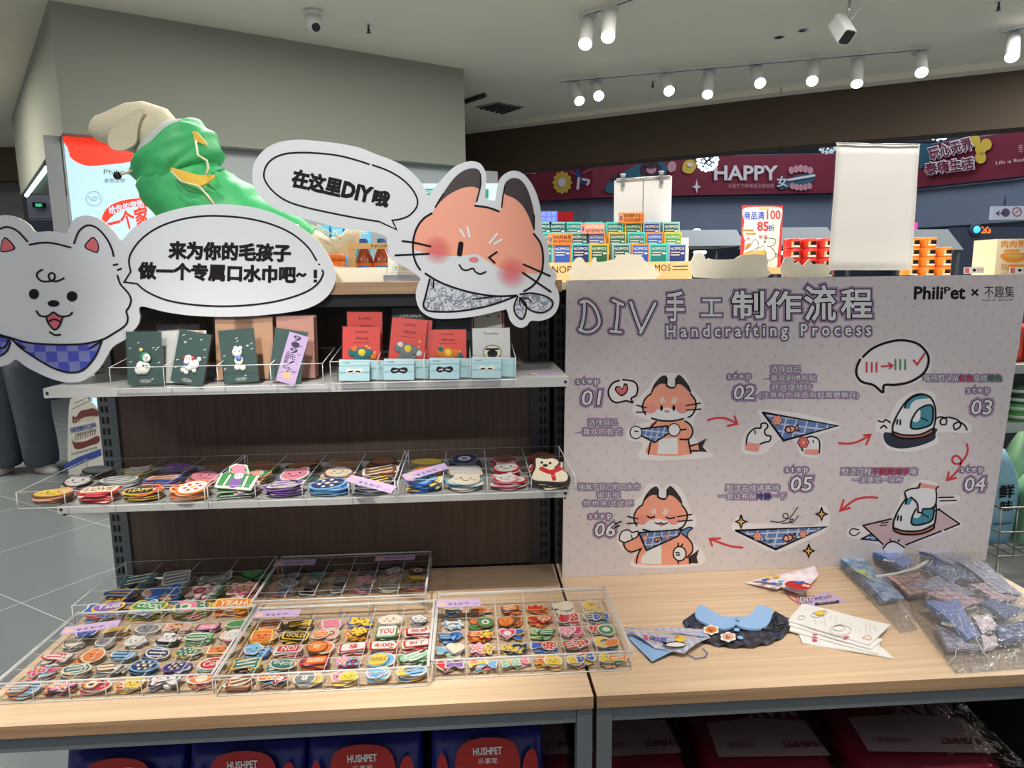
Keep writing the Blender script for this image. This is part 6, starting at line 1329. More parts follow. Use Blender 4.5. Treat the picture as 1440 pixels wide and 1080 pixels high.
def bag(name, lab, quad, hf, n=26, seed=0):
    m = MB(); a, b2, c_, d_ = [Vector((p[0], p[1], 0)) for p in quad]; vs = []; fs = []
    for j in range(n + 1):
        for i in range(n + 1):
            u, v = i / n, j / n; p = (a * (1 - u) + b2 * u) * (1 - v) + (d_ * (1 - u) + c_ * u) * v
            e = min(1, 5 * min(u, 1 - u, v, 1 - v)); e = math.sin(e * math.pi / 2)
            nz = mnoise.noise(Vector((u * 9 + seed, v * 9, 1.3))) * .5 + mnoise.noise(Vector((u * 22 + seed, v * 22, 3.3))) * .3
            nf = abs(mnoise.noise(Vector((u * 40 + seed, v * 34, 7.3)))) + .6 * abs(mnoise.noise(Vector((u * 14 + v * 30, v * 12 - u * 9, 2.1))))
            vs.append((p.x + .004 * nz, p.y + .004 * nz, ZT + .0014 + e * (hf + .013 * nz + .010 * nf)))
    for j in range(n):
        for i in range(n): k = j * (n + 1) + i; fs.append((k, k + 1, k + n + 2, k + n + 1))
    m.add(vs, fs, FILM, True)
    if n > 30:
        CR = clear_mat('film_crease_highlight', (250, 252, 254), .5, .12, .2, milky=.5); rr = random.Random(5)  # milky tubes along creases: highlights of the crinkled film built as shapes
        for _ in range(46):
            i, j = rr.randint(3, n - 4), rr.randint(3, n - 4); q = []; di, dj = rr.uniform(-1, 1), rr.uniform(-1, 1)
            for _k in range(rr.randint(4, 9)):
                ii, jj = int(min(n, max(0, i))), int(min(n, max(0, j))); v = Vector(vs[jj * (n + 1) + ii]) + Vector((0, 0, .0008))
                if not q or (v - q[-1]).length > .002: q.append(v)
                i += di * 1.3 + rr.uniform(-.7, .7); j += dj * 1.3 + rr.uniform(-.7, .7)
            if len(q) > 2: m.tube(q, [.0004] + [.0011] * (len(q) - 2) + [.0004], CR, 5)
    base = [(p[0], p[1], ZT + .0007) for p in quad]; m.add(base, [(3, 2, 1, 0)], FILM)
    return tag(m.build(name), lab, 'bag')
bag('plastic_bag', 'flat clear plastic bag with one gingham bandana leaning toward the board', [(.978, 1.40), (1.028, 1.41), (1.122, 1.755), (1.028, 1.755)], .040, seed=3)
bag('plastic_bag', 'large crinkled clear plastic bag full of folded bandanas at the right end', [(.990, 1.235), (1.27, 1.245), (1.432, 1.75), (1.132, 1.755)], .066, 56, seed=8)
m = MB(); pts = [PZ(x, y, ZT + .078) for x, y in ((1232, 811), (1262, 806), (1288, 799), (1300, 792), (1306, 788))]; m.tube(pts, [.004, .003, .004, .005, .002], clear_mat('twisted_film', (240, 242, 244), .5, .15, .2, milky=.4), 6); tag(m.build('bag_seam'), 'white twisted seam of film across the top of the big bag', 'seam')
m = MB()
m.tube([PZ(x, y, ZT + .072) for x, y in ((1308, 778), (1316, 785), (1315, 796))], .0012, PM['blue'], 5); m.tube([PZ(x, y, ZT + .072) for x, y in ((1306, 786), (1318, 787))], .0012, PM['blue'], 5)
tag(m.build('blue_thread'), 'short blue cord on the upper bandanas in the big bag', 'cord')
# ------------------------------------------------------------------ dog mannequin on the left rack top
MQ = mat('mannequin_cloth', (206, 200, 176), .75, bump=.15, bscale=300); GRC = mat('raincoat_green', (58, 176, 108), .5, bump=.5, bscale=9); YLC = mat('raincoat_yellow', (222, 184, 66), .6); CRD = mat('cord_beige', (220, 208, 176), .7); KNIT = mat('knit_grey', (190, 198, 192), .85)
YD = 2.05; ZR = 1.4965
def q2(px, py, dy=0): p = PY(px, py, YD); return Vector((p.x, YD + dy, p.z))
def rings(seq, n=20, squash=.8, bump=0.0, ph=0.0):
    P = [s_[0] for s_ in seq]; out = []
    for i, (p, r_) in enumerate(seq):
        t_ = (P[min(i + 1, len(P) - 1)] - P[max(i - 1, 0)]).normalized(); nrm = Vector((-t_.z, 0, t_.x)); 
        out.append([p + nrm * (r_ * math.cos(a) * (1 + bump * math.sin(3 * a + i * .9 + ph))) + Vector((0, 1, 0)) * (r_ * squash * math.sin(a) * (1 + bump * math.sin(5 * a + i * 1.3))) for a in [2 * math.pi * k / n for k in range(n)]])
    return out
def creased(seq, sd=0.0):
    out = []; S2 = []
    for (p, r_), (p2, r2) in zip(seq, seq[1:]):
        for k in range(4): f = k / 4; S2.append((p.lerp(p2, f), r_ + (r2 - r_) * f))
    S2.append(seq[-1]); C_ = rings(S2, 56, .85)
    for (p, r_), rg in zip(S2, C_):
        o_ = []
        for v in rg:
            q = Vector((v.x * 9 + v.z * 7 + sd, v.y * 12, (v.z - v.x * .6) * 26)); n_ = abs(mnoise.noise(q)) * .17 + mnoise.noise(q * .4) * .08
            o_.append(p + (v - p) * (1 + n_ - .04))
        out.append(o_)
    return out
dm = thing('dog_mannequin', 'cream cloth dog mannequin in a green raincoat standing on the rack top', 'mannequin', (-.72, YD, ZR))
s = [(q2(127, 178), .006), (q2(129, 179), .020), (q2(136, 180), .033), (q2(150, 181), .043), (q2(165, 181), .054), (q2(182, 180), .066), (q2(200, 181), .074), (q2(216, 186), .076), (q2(226, 198), .076), (q2(228, 214), .074), (q2(232, 230), .070), (q2(240, 246), .066)]
m = MB(); m.loft(rings(s, 22), MQ); m.build('head', dm)
ear = [(80 + x / 6, 140 + y / 6) for x, y in ((735, 80), (660, 88), (590, 130), (510, 190), (450, 260), (428, 340), (445, 395), (490, 425), (560, 425), (630, 395), (668, 350), (680, 250), (705, 150))]
for dy in (-.060, .060):
    q = cr(ear, True, 4); m = MB(); f0 = lambda x, y: PY(x, y, YD + dy - (.012 if dy < 0 else -.012) * (1 - ((x - 175) / 30) ** 2 * .5)); m.prism([(p.x, p.y) for p in q], lambda x, y: f0(x, y) + Vector((0, .008, 0)), f0, MQ); m.build('ear', dm)
s = [(q2(226, 222), .080), (q2(238, 234), .098), (q2(252, 256), .112), (q2(280, 286), .124), (q2(308, 303), .120), (q2(345, 322), .115), (q2(385, 334), .094), (q2(418, 341), .072), (q2(440, 346), .050)]
m = MB(); m.loft(creased(s), GRC); m.build('raincoat', dm)
s = [(q2(228, 208), .100), (q2(232, 213), .118), (q2(246, 224), .124), (q2(260, 236), .124), (q2(268, 243), .116), (q2(270, 246), .10)]
m = MB(); m.loft(creased(s, 6.0), GRC); m.build('raincoat_hood', dm)
m = MB(); s = [(q2(221, 199), .080), (q2(229, 206), .102), (q2(234, 211), .106)]; m.loft(rings(s, 24, .9), KNIT); m.build('knit_collar', dm)
def patch3(pts, dy, mt, nm):
    m = MB(); q = cr(pts, True, 3); m.prism([(p.x, p.y) for p in q], lambda x, y: PY(x, y, YD + dy) + Vector((0, .01, 0)), lambda x, y: PY(x, y, YD + dy), mt); m.build(nm, dm)
patch3([(256, 197), (272, 184), (282, 192), (290, 203), (275, 199)], -.075, YLC, 'hood_lining'); patch3([(239, 236), (258, 240), (280, 246), (302, 246), (294, 255), (280, 261), (255, 253)], -.128, YLC, 'yellow_yoke')
m = MB(); m.tube([PY(x, y, YD + dy) for x, y, dy in ((275, 198, -.10), (278, 218, -.135), (291, 226, -.14), (293, 236, -.14), (289, 246, -.14))], .003, CRD, 6); m.build('draw_cord', dm)
m = MB(); m.tube([PY(x, y, YD + dy) for x, y, dy in ((240, 240, -.138), (255, 255, -.140), (280, 262, -.140), (292, 275, -.140), (301, 287, -.140))], .003, CRD, 6); m.build('draw_cord', dm); m = MB(); m.tube([PY(x, y, YD + dy) for x, y, dy in ((190, 238, -.05), (178, 243, -.06), (168, 246, -.06))], .003, CRD, 6); m.build('draw_cord', dm)
m = MB(); bead(m, PY(165, 247, YD - .06), .011, BLACKP, 1); m.build('cord_stopper', dm)
m = MB(); m.tube([q2(432, 340), q2(447, 347), q2(462, 350), q2(478, 347), q2(490, 339), q2(497, 328), q2(500, 318)], [.045, .040, .034, .030, .027, .024, .018], MQ, 12); m.build('tail', dm)
m = MB(); m.tube([PY(x, y, YD - .05) for x, y in ((438, 316), (455, 326), (468, 338))], .002, CRD, 5); m.build('draw_cord', dm); m = MB(); m.tube([PY(x, y, YD - .06) for x, y in ((446, 316), (464, 328), (480, 336))], .002, CRD, 5); m.build('draw_cord', dm)
for px_, dy in ((250, -.07), (250, .07), (405, -.06), (405, .06)):
    m = MB(); a = q2(px_, 318, dy); m.tube([a, Vector((a.x, a.y, a.z - .06)), Vector((a.x, a.y, ZR + .03)), Vector((a.x, a.y, ZR + .0008))], [.045, .036, .030, .034], MQ, 12); m.build('leg', dm)
# ------------------------------------------------------------------ goods on the rack tops
AMB = mat('bottle_amber', (150, 62, 22), .12, spec=.8); ORL = mat('label_orange', (236, 122, 44), .45); BLL = mat('label_blue', (46, 120, 196), .45); CAPB = mat('cap_blue', (38, 98, 176), .4); LBW = mat('label_white', (226, 226, 222), .5)
TRW = mat('tray_white', (228, 226, 214), .45); OAK = mat('oak_plain', (226, 186, 132), .5, var=.06); LGT = mat('lit_blue_screen', (96, 178, 232), .5, emit=1.6)
# white tray with bottles
def BX(px0, px1, py0, py1, Y, d, mt, m, zb=None, front=None):
    a = PY(px0, py0, Y); b2 = PY(px1, py1, Y); m.box(min(a.x, b2.x), max(a.x, b2.x), Y, Y + d, zb if zb is not None else min(a.z, b2.z), max(a.z, b2.z), mt, front=front)
m = MB(); BX(440, 543, 377, 393, 1.72, .006, TRW, m, ZR + .0004); a = PY(440, 377, 1.72); b2 = PY(543, 377, 1.72); m.box(a.x, b2.x, 1.726, 1.95, ZR + .0004, ZR + .006, TRW); m.box(b2.x - .004, b2.x, 1.726, 1.95, ZR + .0061, a.z, TRW); tag(m.build('display_tray'), 'white shallow tray of amber bottles on the oak rack top', 'tray')
fr = thing('product_frame', 'oak frame with a NOPMOS name bar around the amber bottles', 'display stand', (-.2, 1.9, ZR))
m = MB(); BX(489, 585, 342, 349, 1.86, .012, OAK, m); m.build('name_bar', fr)
A = Art(onY(1.86), step=.0005); A.text('NOPMOS', 522, 348, 48, 4.2, INK, 0); A.build('name_lettering', fr)
m = MB(); BX(489, 500, 349.5, 377, 1.865, .012, OAK, m, ZR + .0065); m.build('post', fr)
def bottle(px, Y, h, r_, lab, lbl, grp):
    p = PY(px, 376, Y); t = thing('bottle', lab, 'bottle', (p.x, Y, ZR + .0066), grp); z = ZR + .0066
    m = MB(); m.lathe([(r_ * .96, 0), (r_, .004), (r_, h * .42), (r_ * .86, h * .56), (r_ * .5, h * .74), (r_ * .42, h * .8), (r_ * .42, h * .84)], (p.x, Y, z), AMB, 18); m.build('bottle_body', t)
    m = MB(); m.lathe([(r_ * 1.02, h * .06), (r_ * 1.02, h * .40)], (p.x, Y, z), ORL, 18); m.build('orange_band', t)
    m = MB(); a = .75
    for k in range(6):
        t0, t1 = -a + 2 * a * k / 6, -a + 2 * a * (k + 1) / 6; f = lambda tt, zz: (p.x + r_ * 1.04 * math.sin(tt), Y - r_ * 1.04 * math.cos(tt), z + zz); m.quad(f(t0, h * .05), f(t1, h * .05), f(t1, h * .33), f(t0, h * .33), lbl)
    m.build('label', t); m = MB(); m.lathe([(r_ * .5, h * .84), (r_ * .5, h * .98), (r_ * .4, h)], (p.x, Y, z), CAPB, 14); m.build('cap', t)
bottle(513, 1.90, .110, .024, 'amber bottle with blue label under the oak bar, left of the pair', BLL, None); bottle(538, 1.90, .110, .024, 'amber bottle with blue label under the oak bar, right of the pair', BLL, None)
p = PY(472, 376, 1.83); t = thing('jar', 'orange-lidded jar with white label beside the mannequin tail', 'jar', (p.x, 1.83, ZR + .0066)); z = ZR + .0066
m = MB(); m.lathe([(.026, 0), (.028, .004), (.028, .044), (.024, .050)], (p.x, 1.83, z), ORL, 20); m.build('jar_body', t); m = MB(); m.lathe([(.0285, .006), (.0285, .034)], (p.x, 1.83, z), LBW, 20); m.build('label', t); m = MB(); m.lathe([(.027, .0505), (.027, .064), (.024, .066)], (p.x, 1.83, z), ORL, 20); m.build('lid', t)
A = Art(onY(1.80), step=.0005); A.text('Healthy Care', 463, 366, 18, 4, INK, 0); A.build('label_print', t)
for k in range(4): # lit blue tubs behind
    q = PY(456 + 19 * k, 330, 2.2); h0 = PY(456, 317, 2.2).z
    t = thing('blue_pack', 'pale blue product pack in the back row behind the bottles, number %s from the left' % ['one', 'two', 'three', 'four'][k], 'package', (q.x, 2.2, ZR)); m = MB(); m.box(q.x - .018, q.x + .018, 2.19, 2.225, ZR + .0005, h0, mat('pack_sky', (92, 186, 236), .4)); m.build('pack', t)
    A = Art(lambda u, v, l: Vector((q.x + u, 2.19 - l, v)), flip=False, step=.0005); A.text('PET', -.012, h0 - .028, .024, .014, LBW, 0, bold=.03); A.build('pack_print', t)
sg = thing('acrylic_sign', 'white printed card in an acrylic stand partly hidden by the fox whiskers', 'sign', (-.09, 1.70, ZR))
m = MB(); BX(544, 612, 333, 386, 1.70, .002, PAPER, m); m.build('sign_card', sg); m = MB(); BX(543, 613, 332, 386, 1.697, .002, ACR, m); m.build('acrylic_sleeve', sg)
m = MB(); BX(539, 614, 387, 392, 1.69, .05, CHROME, m, ZR + .0004); m.build('sign_base', sg)
A = Art(onY(1.6965), 420, 290, 7.2, step=.0004); A.stroke(ell(983, 618, 36, 36, 20), 3, mat('seal_green', (120, 160, 150), .5), 0, closed=True); A.fill(ell(983, 622, 11, 18, 12), mat('seal_green', (120, 160, 150), .5), 0, smooth=False); A.stroke([(1030, 590), (1108, 590)], 14, GLD, 0, cap=False); A.text('好物推荐', 1034, 597, 70, 12, INK, 1)
for k in range(3): A.stroke([(1032, 612 + 15 * k), (1120 + 10 * k, 612 + 15 * k)], 4, PM['grey'], 0, cap=False)
A.stroke([(930, 330), (930, 410), (985, 380), (950, 345)], 3, PM['grey'], 0, smooth=False); A.stroke([(920, 672), (1160, 676)], 2, PM['grey'], 0, smooth=False); A.build('sign_print', sg)
# ------------------------------------------------------------------ NOPMOS boxes, three tiers
NC = dict(blue=((48, 98, 196), (236, 150, 60)), navy=((38, 56, 110), (84, 200, 200)), green=((34, 104, 72), (240, 186, 40)), slate=((34, 92, 96), (150, 200, 200)), teal=((26, 136, 136), (90, 214, 204)), lime=((74, 168, 72), (240, 200, 50)), night=((44, 60, 132), (150, 200, 222)))
NMm = {k: (mat('box_face_' + k, v[0], .4), mat('box_edge_' + k, v[1], .4)) for k, v in NC.items()}
NR = 2.40
def nbox(px, base, top, Y, kind, lab, grp):
    a = PY(px, top, Y); b2 = PY(px, base, Y); h = a.z - b2.z; w_ = .058; t = thing('carton', lab, 'box', (a.x, Y, b2.z), grp); f_, e_ = NMm[kind]
    m = MB(); m.box(-w_ / 2, w_ / 2, 0, .05, 0, h, e_); m.build('carton_body', t, local=True)
    m = MB(); m.box(-w_ * .42, w_ * .42, -.0006, 0, h * .0 + .002, h - .006, f_); m.build('front_panel', t, local=True)
    A = Art(lambda u, v, l: Vector((u, -.0006 - l, v)), flip=False, step=.0004); A.text('NOPMOS', -w_ * .37, h - .020, w_ * .74, .009, LBW, 0, bold=.02); A.stroke([(-w_ * .36, h - .027), (w_ * .15, h - .027)], .003, LBW, 0, smooth=False, cap=False); A.stroke([(w_ * .2, h - .030), (w_ * .38, h - .030)], .005, LBW, 0, smooth=False, cap=False); A.stroke([(-w_ * .36, h - .035), (w_ * .12, h - .035)], .0035, LBW, 0, smooth=False, cap=False)
    if h > .07:
        A.stroke(ell(w_ * .16, .032, .0125, .0125, 18), .0016, e_, 0, closed=True); A.stroke([(w_ * .16 - .007, .032), (w_ * .16 + .007, .032)], .004, e_, 0, smooth=False); A.stroke([(w_ * .16, .025), (w_ * .16, .039)], .004, e_, 0, smooth=False); A.stroke([(-w_ * .36, h - .05), (-w_ * .1, h - .05)], .0014, LBW, 0, smooth=False)
    A.build('carton_print', t, local=True)
S = 5.538
def X(v): return 740 + v / S
rows = [(373, 342.5, 2.14, 'front row', [(135, 'teal'), (280, 'blue'), (425, 'navy'), (570, 'green'), (742, 'slate'), (890, 'blue'), (1032, 'teal'), (1178, 'night')]), (349, 326.5, 2.22, 'middle row', [(130, 'teal'), (268, 'slate'), (416, 'slate'), (545, 'blue'), (712, 'green'), (860, 'teal'), (1002, 'blue'), (1145, 'lime')]), (334, 312, 2.30, 'back row', [(130, 'slate'), (246, 'slate'), (372, 'teal'), (530, 'teal'), (690, 'teal'), (835, 'green'), (978, 'night'), (1130, 'slate')])]
ords = ['first', 'second', 'third', 'fourth', 'fifth', 'sixth', 'seventh', 'eighth']
ZB = 1.4908
st = thing('tier_stand', 'cream stepped stand holding three rows of NOPMOS boxes', 'display stand', (.28, 2.2, ZB))
for base, top, Y, rn, lst in rows:
    bz = PY(870, base, Y).z; a = PY(755, base, Y); b2 = PY(968, base, Y); m = MB(); m.box(a.x, b2.x, Y - .004, Y + .06, ZB + .0004, min(PY(755, base, Y).z, PY(968, base, Y).z) - .001, CREAM); m.build('step', st)
    for k, (cx, kd) in enumerate(lst):
        nbox(X(cx), base, top, Y, kd, '%s and %s NOPMOS box, %s from the left in the %s' % ({'blue': 'bright blue', 'navy': 'navy', 'green': 'dark green', 'slate': 'slate green', 'teal': 'teal', 'lime': 'lime green', 'night': 'violet blue'}[kd], {'blue': 'orange', 'navy': 'aqua', 'green': 'yellow', 'slate': 'grey', 'teal': 'aqua', 'lime': 'yellow', 'night': 'pale blue'}[kd], ords[k], rn), 'NOPMOS boxes on the stepped stand')
sl = thing('name_strip', 'oak strip lettered NOPMOS in front of the box stand', 'sign', PY(870, 388, 2.06))
m = MB(); BX(768, 973, 369.5, 389, 2.06, .012, OAK, m, ZB + .0004); m.build('strip_board', sl); A = Art(onY(2.06), step=.0005); A.text('NOP', 776, 384, 28, 10, INK, 0); A.text('MOS', 921, 381, 22, 9, INK, 0); A.stroke([(946, 374.5), (967, 374)], 1.2, INK, 0); A.stroke([(946, 379.5), (967, 379)], 1.2, INK, 0); A.build('strip_lettering', sl)
ORT = mat('tag_orange', (240, 140, 70), .5); PKT = mat('tag_salmon', (244, 160, 140), .5)
def shelf_talker(x0, x1, y0, y1, Y, mt, lab, t1, t2):
    t = thing('shelf_card', lab, 'tag', PY((x0 + x1) / 2, y1, Y)); m = MB(); BX(x0, x1, y0, y1, Y, .0015, mt, m); m.build('tag_card', t)
    A = Art(onY(Y), step=.0004); w_ = x1 - x0; h = y1 - y0; A.text(t1, x0 + w_ * .2, y0 + h * .52, w_ * .75, h * .4, INK if mt is ORT else LBW, 0, bold=.01); A.text(t2, x0 + w_ * .2, y1 - h * .08, w_ * .76, h * .36, INK, 0); A.fill(ell(x0 + w_ * .09, y0 + h * .55, w_ * .05, h * .3, 10), mat('tag_person_blue', (90, 90, 160), .5), 0, smooth=False); A.fill(ell(x0 + w_ * .09, y0 + h * .2, w_ * .045, h * .15, 10), PKT if mt is ORT else ORT, 1, smooth=False); A.build('tag_print', t)
shelf_talker(870, 906, 299, 313, 2.29, ORT, 'orange promotional tag standing above the back row of boxes', '多样营养多活力', '轻松成就健康宠')
shelf_talker(817, 850, 314, 328, 2.21, PKT, 'salmon 50% tag in front of the back row of boxes', '50%鸡枞型', '滋补温养保护液'); shelf_talker(771, 805, 329, 343, 2.13, ORT, 'orange 50% tag in front of the middle row, beside the fox cheek', '50%鸡枞型', '滋补温养保护液')
# hanging double white panel
hp_ = thing('panel_stand', 'pair of blank white panels clipped to a bar behind the box stand', 'display stand', PY(905, 380, 2.37))
for (x0, y0, x1, y1) in ((864, 254, 904.2, 250.5), (905.6, 250, 945, 247.5)):
    m = MB(); a, b2 = PY(x0, y0, 2.37), PY(x1, y1, 2.37); vs = [(a.x, 2.37, ZB + .001), (b2.x, 2.37, ZB + .001), (b2.x, 2.37, b2.z), (a.x, 2.37, a.z)]; vs += [(v[0], 2.374, v[2]) for v in vs]; m.add(vs, [(0, 1, 2, 3), (7, 6, 5, 4), (0, 4, 5, 1), (1, 5, 6, 2), (2, 6, 7, 3), (3, 7, 4, 0)], WHITE); m.build('panel', hp_)
m = MB(); m.tube([PY(867, 253, 2.365), PY(942, 248, 2.365)], .004, CHROME, 8); m.build('top_bar', hp_)
for x, y in ((876, 254), (930, 250)): m = MB(); q = PY(x, y, 2.36); m.box(q.x - .006, q.x + .006, 2.357, 2.3645, q.z - .022, q.z + .014, CHROME); m.tube([q + Vector((-.008, 0, .018)), q + Vector((.008, 0, .018))], .005, CHROME, 8); m.build('clip', hp_)
# cream backs of cut-out cards along the front edge
def back_cut(pts, Y, lab):
    q = cr(pts, True, 2); m = MB(); m.prism([(p.x, p.y) for p in q], lambda x, y: PY(x, y, Y) + Vector((0, .004, 0)), lambda x, y: PY(x, y, Y), CREAM); o = m.build('cutout_card'); mn = min(v.co.z for v in o.data.vertices); o.location.z += ZB + .0006 - mn; tag(o, lab, 'sign')
T5 = lambda l: [(740 + x / S, 230 + y / S) for x, y in l]
back_cut(T5([(355, 895), (358, 800), (375, 745), (410, 722), (440, 732), (470, 780), (500, 782), (522, 725), (548, 728), (556, 760), (690, 738), (712, 706), (880, 700), (925, 752), (990, 785), (1008, 820), (1000, 895)]), 1.84, 'cream back of a wavy cut-out card in front of the NOPMOS strip')
back_cut([(760 + x / 4.235, 350 + y / 4.235) for x, y in ((915, 172), (912, 45), (940, 26), (972, 34), (985, 66), (1002, 58), (1040, 66), (1160, 62), (1192, 40), (1344, 38), (1350, 120), (1346, 172))], 1.84, 'cream back of a notched cut-out card left of the small red poster')
back_cut([(1100 + x / 4.235, 350 + y / 4.235) for x, y in ((2, 150), (8, 60), (30, 32), (68, 38), (76, 76), (100, 60), (124, 86), (162, 45), (184, 76), (262, 76), (276, 150))], 1.84, 'cream back of a jagged cut-out card left of the tall blank sign')
# red sale poster in a stand
ps = thing('sale_poster', 'small red-bordered sale poster reading 100 and 85 in an acrylic stand', 'sign', PY(1070, 385, 2.0))
FR = mat('poster_red', (226, 62, 60), .4)
def quadp(m, pts, Y, mt, d=.003): 
    m.prism(pts, lambda x, y: PY(x, y, Y) + Vector((0, d, 0)), lambda x, y: PY(x, y, Y), mt)
m = MB(); quadp(m, [(1041, 378), (1098, 380), (1101, 289), (1044, 288.5)], 2.0, FR); m.build('poster_sheet', ps)
A = Art(onY(2.0), 1000, 270, 7.2, step=.0004)
A.fill([(322, 640), (340, 520), (318, 400), (335, 300), (315, 210), (345, 160), (500, 150), (690, 155), (722, 200), (700, 330), (690, 480), (672, 640), (660, 760), (560, 760), (310, 745)], LBW, 0)
A.text('商品满', 335, 278, 200, 80, mat('poster_blue', (52, 88, 190), .5), 1, bold=.02); A.text('100', 565, 275, 135, 88, FR, 1, bold=.02); A.text('85', 468, 392, 110, 90, FR, 1, bold=.03); A.text('折', 580, 395, 60, 62, mat('poster_blue', (52, 88, 190), .5), 1, bold=.02); A.stroke([(485, 172), (590, 174)], 16, GLD, 1, cap=False); A.stroke([(315, 388), (432, 390)], 22, GLD, 1, cap=False); A.stroke([(350, 422), (450, 422)], 22, GLD, 1, cap=False); A.text('线下实体店', 320, 396, 110, 14, INK, 2); A.text('不止五折', 355, 430, 92, 14, INK, 2)
for x in (338, 376): A.fill(ell(x, 490 - (x - 338) * .5, 14, 12, 10), CORAL, 1, smooth=False)
for x in (500, 548): flower(A, x, 455, 17, 2, CORAL)
A.fill([(345, 635), (350, 610), (530, 590), (545, 635)], GLD, 1)
for st in ([(330, 590), (380, 560), (410, 520), (440, 480), (470, 500), (480, 540), (460, 570), (400, 600), (350, 615)], [(530, 520), (560, 470), (600, 470), (650, 480), (640, 530), (600, 550), (560, 545)], [(600, 555), (640, 600), (650, 650), (600, 690), (570, 690)], [(545, 560), (540, 600), (560, 640)], [(470, 570), (530, 545)], [(650, 620), (680, 640), (650, 660)]): A.stroke(st, 4, INK, 2)
A.fill(ell(543, 505, 10, 8, 8), INK, 2, smooth=False); A.fill([(340, 580), (360, 530), (395, 520), (400, 545), (370, 570)], ORT, 1); A.build('poster_print', ps)
m = MB(); quadp(m, [(1078, 376), (1099, 376), (1098, 385), (1080, 385)], 1.97, OAK, .03); m.build('oak_foot', ps)
m = MB(); a = PY(1041, 380, 2.0); m.box(a.x, a.x + .12, 1.996, 2.03, ZB + .0004, PY(1070, 379, 2.0).z, ACR); m.build('stand_base', ps)
# tall blank paper sign
bs = thing('paper_sign', 'tall blank white paper in a clear acrylic stand on the right rack top', 'sign', PY(1225, 385, 1.88))
m = MB(); n = 12; c4 = [(1165, 380), (1282, 380), (1293, 204.5), (1177, 202.5)]; vs = []
for j in range(n + 1):
    for i in range(n + 1):
        u, v = i / n, j / n; x = (c4[0][0] * (1 - u) + c4[1][0] * u) * (1 - v) + (c4[3][0] * (1 - u) + c4[2][0] * u) * v; y = (c4[0][1] * (1 - u) + c4[1][1] * u) * (1 - v) + (c4[3][1] * (1 - u) + c4[2][1] * u) * v
        p = PY(x, y, 1.88); p.y += .0024 * mnoise.noise(Vector((u * 4, v * 6, .5))); vs.append(p)
fs = [(j * (n + 1) + i, j * (n + 1) + i + 1, (j + 1) * (n + 1) + i + 1, (j + 1) * (n + 1) + i) for j in range(n) for i in range(n)]
m.add(vs, fs, PAPER, True); o = m.build('paper_sheet', bs); q = o.modifiers.new('t', 'SOLIDIFY'); q.thickness = .001
m = MB(); quadp(m, [(1164, 381), (1283, 381), (1294, 203), (1176, 201)], 1.874, ACR, .002); m.tube([PY(1176, 201.5, 1.875), PY(1294, 203.5, 1.875)], .0018, CHROME, 6); m.build('acrylic_sleeve', bs)
m = MB(); a, b2 = PY(1158, 381, 1.86), PY(1286, 381, 1.86); m.box(a.x, b2.x, 1.86, 1.93, ZB + .0004, ZB + .003, ACRE); m.box(a.x, b2.x, 1.8595, 1.862, ZB + .0031, ZB + .0052, BLACKP); m.build('sign_base', bs)
# tins
TINR = mat('tin_red', (214, 54, 44), .35); TINO = mat('tin_orange', (238, 134, 44), .35); TINW = mat('tin_label', (230, 224, 214), .4); TING = mat('tin_gold', (214, 178, 108), .3)
def tin(x, Y, z, mt, lab, grp):
    t = thing('tin', lab, 'tin', (x, Y, z), grp); m = MB(); m.lathe([(.024, 0), (.026, .002), (.026, .028), (.024, .030)], (0, 0, 0), mt, 16); m.build('tin_body', t, local=True)
    m = MB(); r_ = .0264
    for k in range(4):
        t0, t1 = -.5 + 1.1 * k / 4, -.5 + 1.1 * (k + 1) / 4; f = lambda a, zz: (r_ * math.sin(a), -r_ * math.cos(a), zz); m.quad(f(t0, .009), f(t1, .009), f(t1, .021), f(t0, .021), INK if k else TING); m.quad(f(t0, .004), f(t1, .004), f(t1, .0085), f(t0, .0085), TINW)
    m.build('tin_label', t, local=True)
x0 = PY(1112, 378, 2.12).x
for c in range(3):
    for k in range(4 if c < 2 else 4): tin(x0 + .054 * c, 2.12, ZB + .0006 + .0306 * k, TINR, 'red food tin, %s up in the %s column left of the tall sign' % (['lowest', 'second', 'third', 'topmost'][k], ['left', 'middle', 'right'][c]), 'red food tins')
x0 = PY(1291, 378, 2.12).x
for c in range(3):
    for k in range(4 if c < 2 else 3): tin(x0 + .054 * c - .03, 2.12, ZB + .0006 + .0306 * k, TINO, 'orange food tin, %s up in the %s column right of the tall sign' % (['lowest', 'second', 'third', 'topmost'][k], ['left', 'middle', 'right'][c]), 'orange food tins')
# porridge carton and its price tags
CB = mat('carton_cream', (238, 222, 186), .5); CO = mat('carton_orange', (240, 150, 40), .5)
pc = thing('carton', 'cream carton with orange bowl picture at the far right of the rack top', 'box', PY(1420, 384, 1.86))
a = PY(1403, 336, 1.86); b2 = PY(1452, 336, 1.86); m = MB(); m.box(a.x, b2.x, 1.86, 1.95, ZB + .0006, a.z, CB); m.build('carton_body', pc)
A = Art(onY(1.86), step=.0005); A.text('肉肉粥', 1408, 348, 34, 10, CO, 0, bold=.02); A.stroke([(1412, 352.5), (1434, 352)], 3, CO, 0, cap=False); A.fill([(1407, 358), (1420, 355), (1440, 356), (1444, 361), (1436, 368), (1420, 369), (1410, 365)], CO, 0); A.fill(ell(1426, 360, 12, 3.4), GLD, 1, smooth=False); A.fill([(1418, 372), (1440, 372), (1440, 380), (1416, 380)], CO, 0, smooth=False); A.text('鲜肉', 1408, 380, 8, 10, CO, 0); A.build('carton_print', pc)
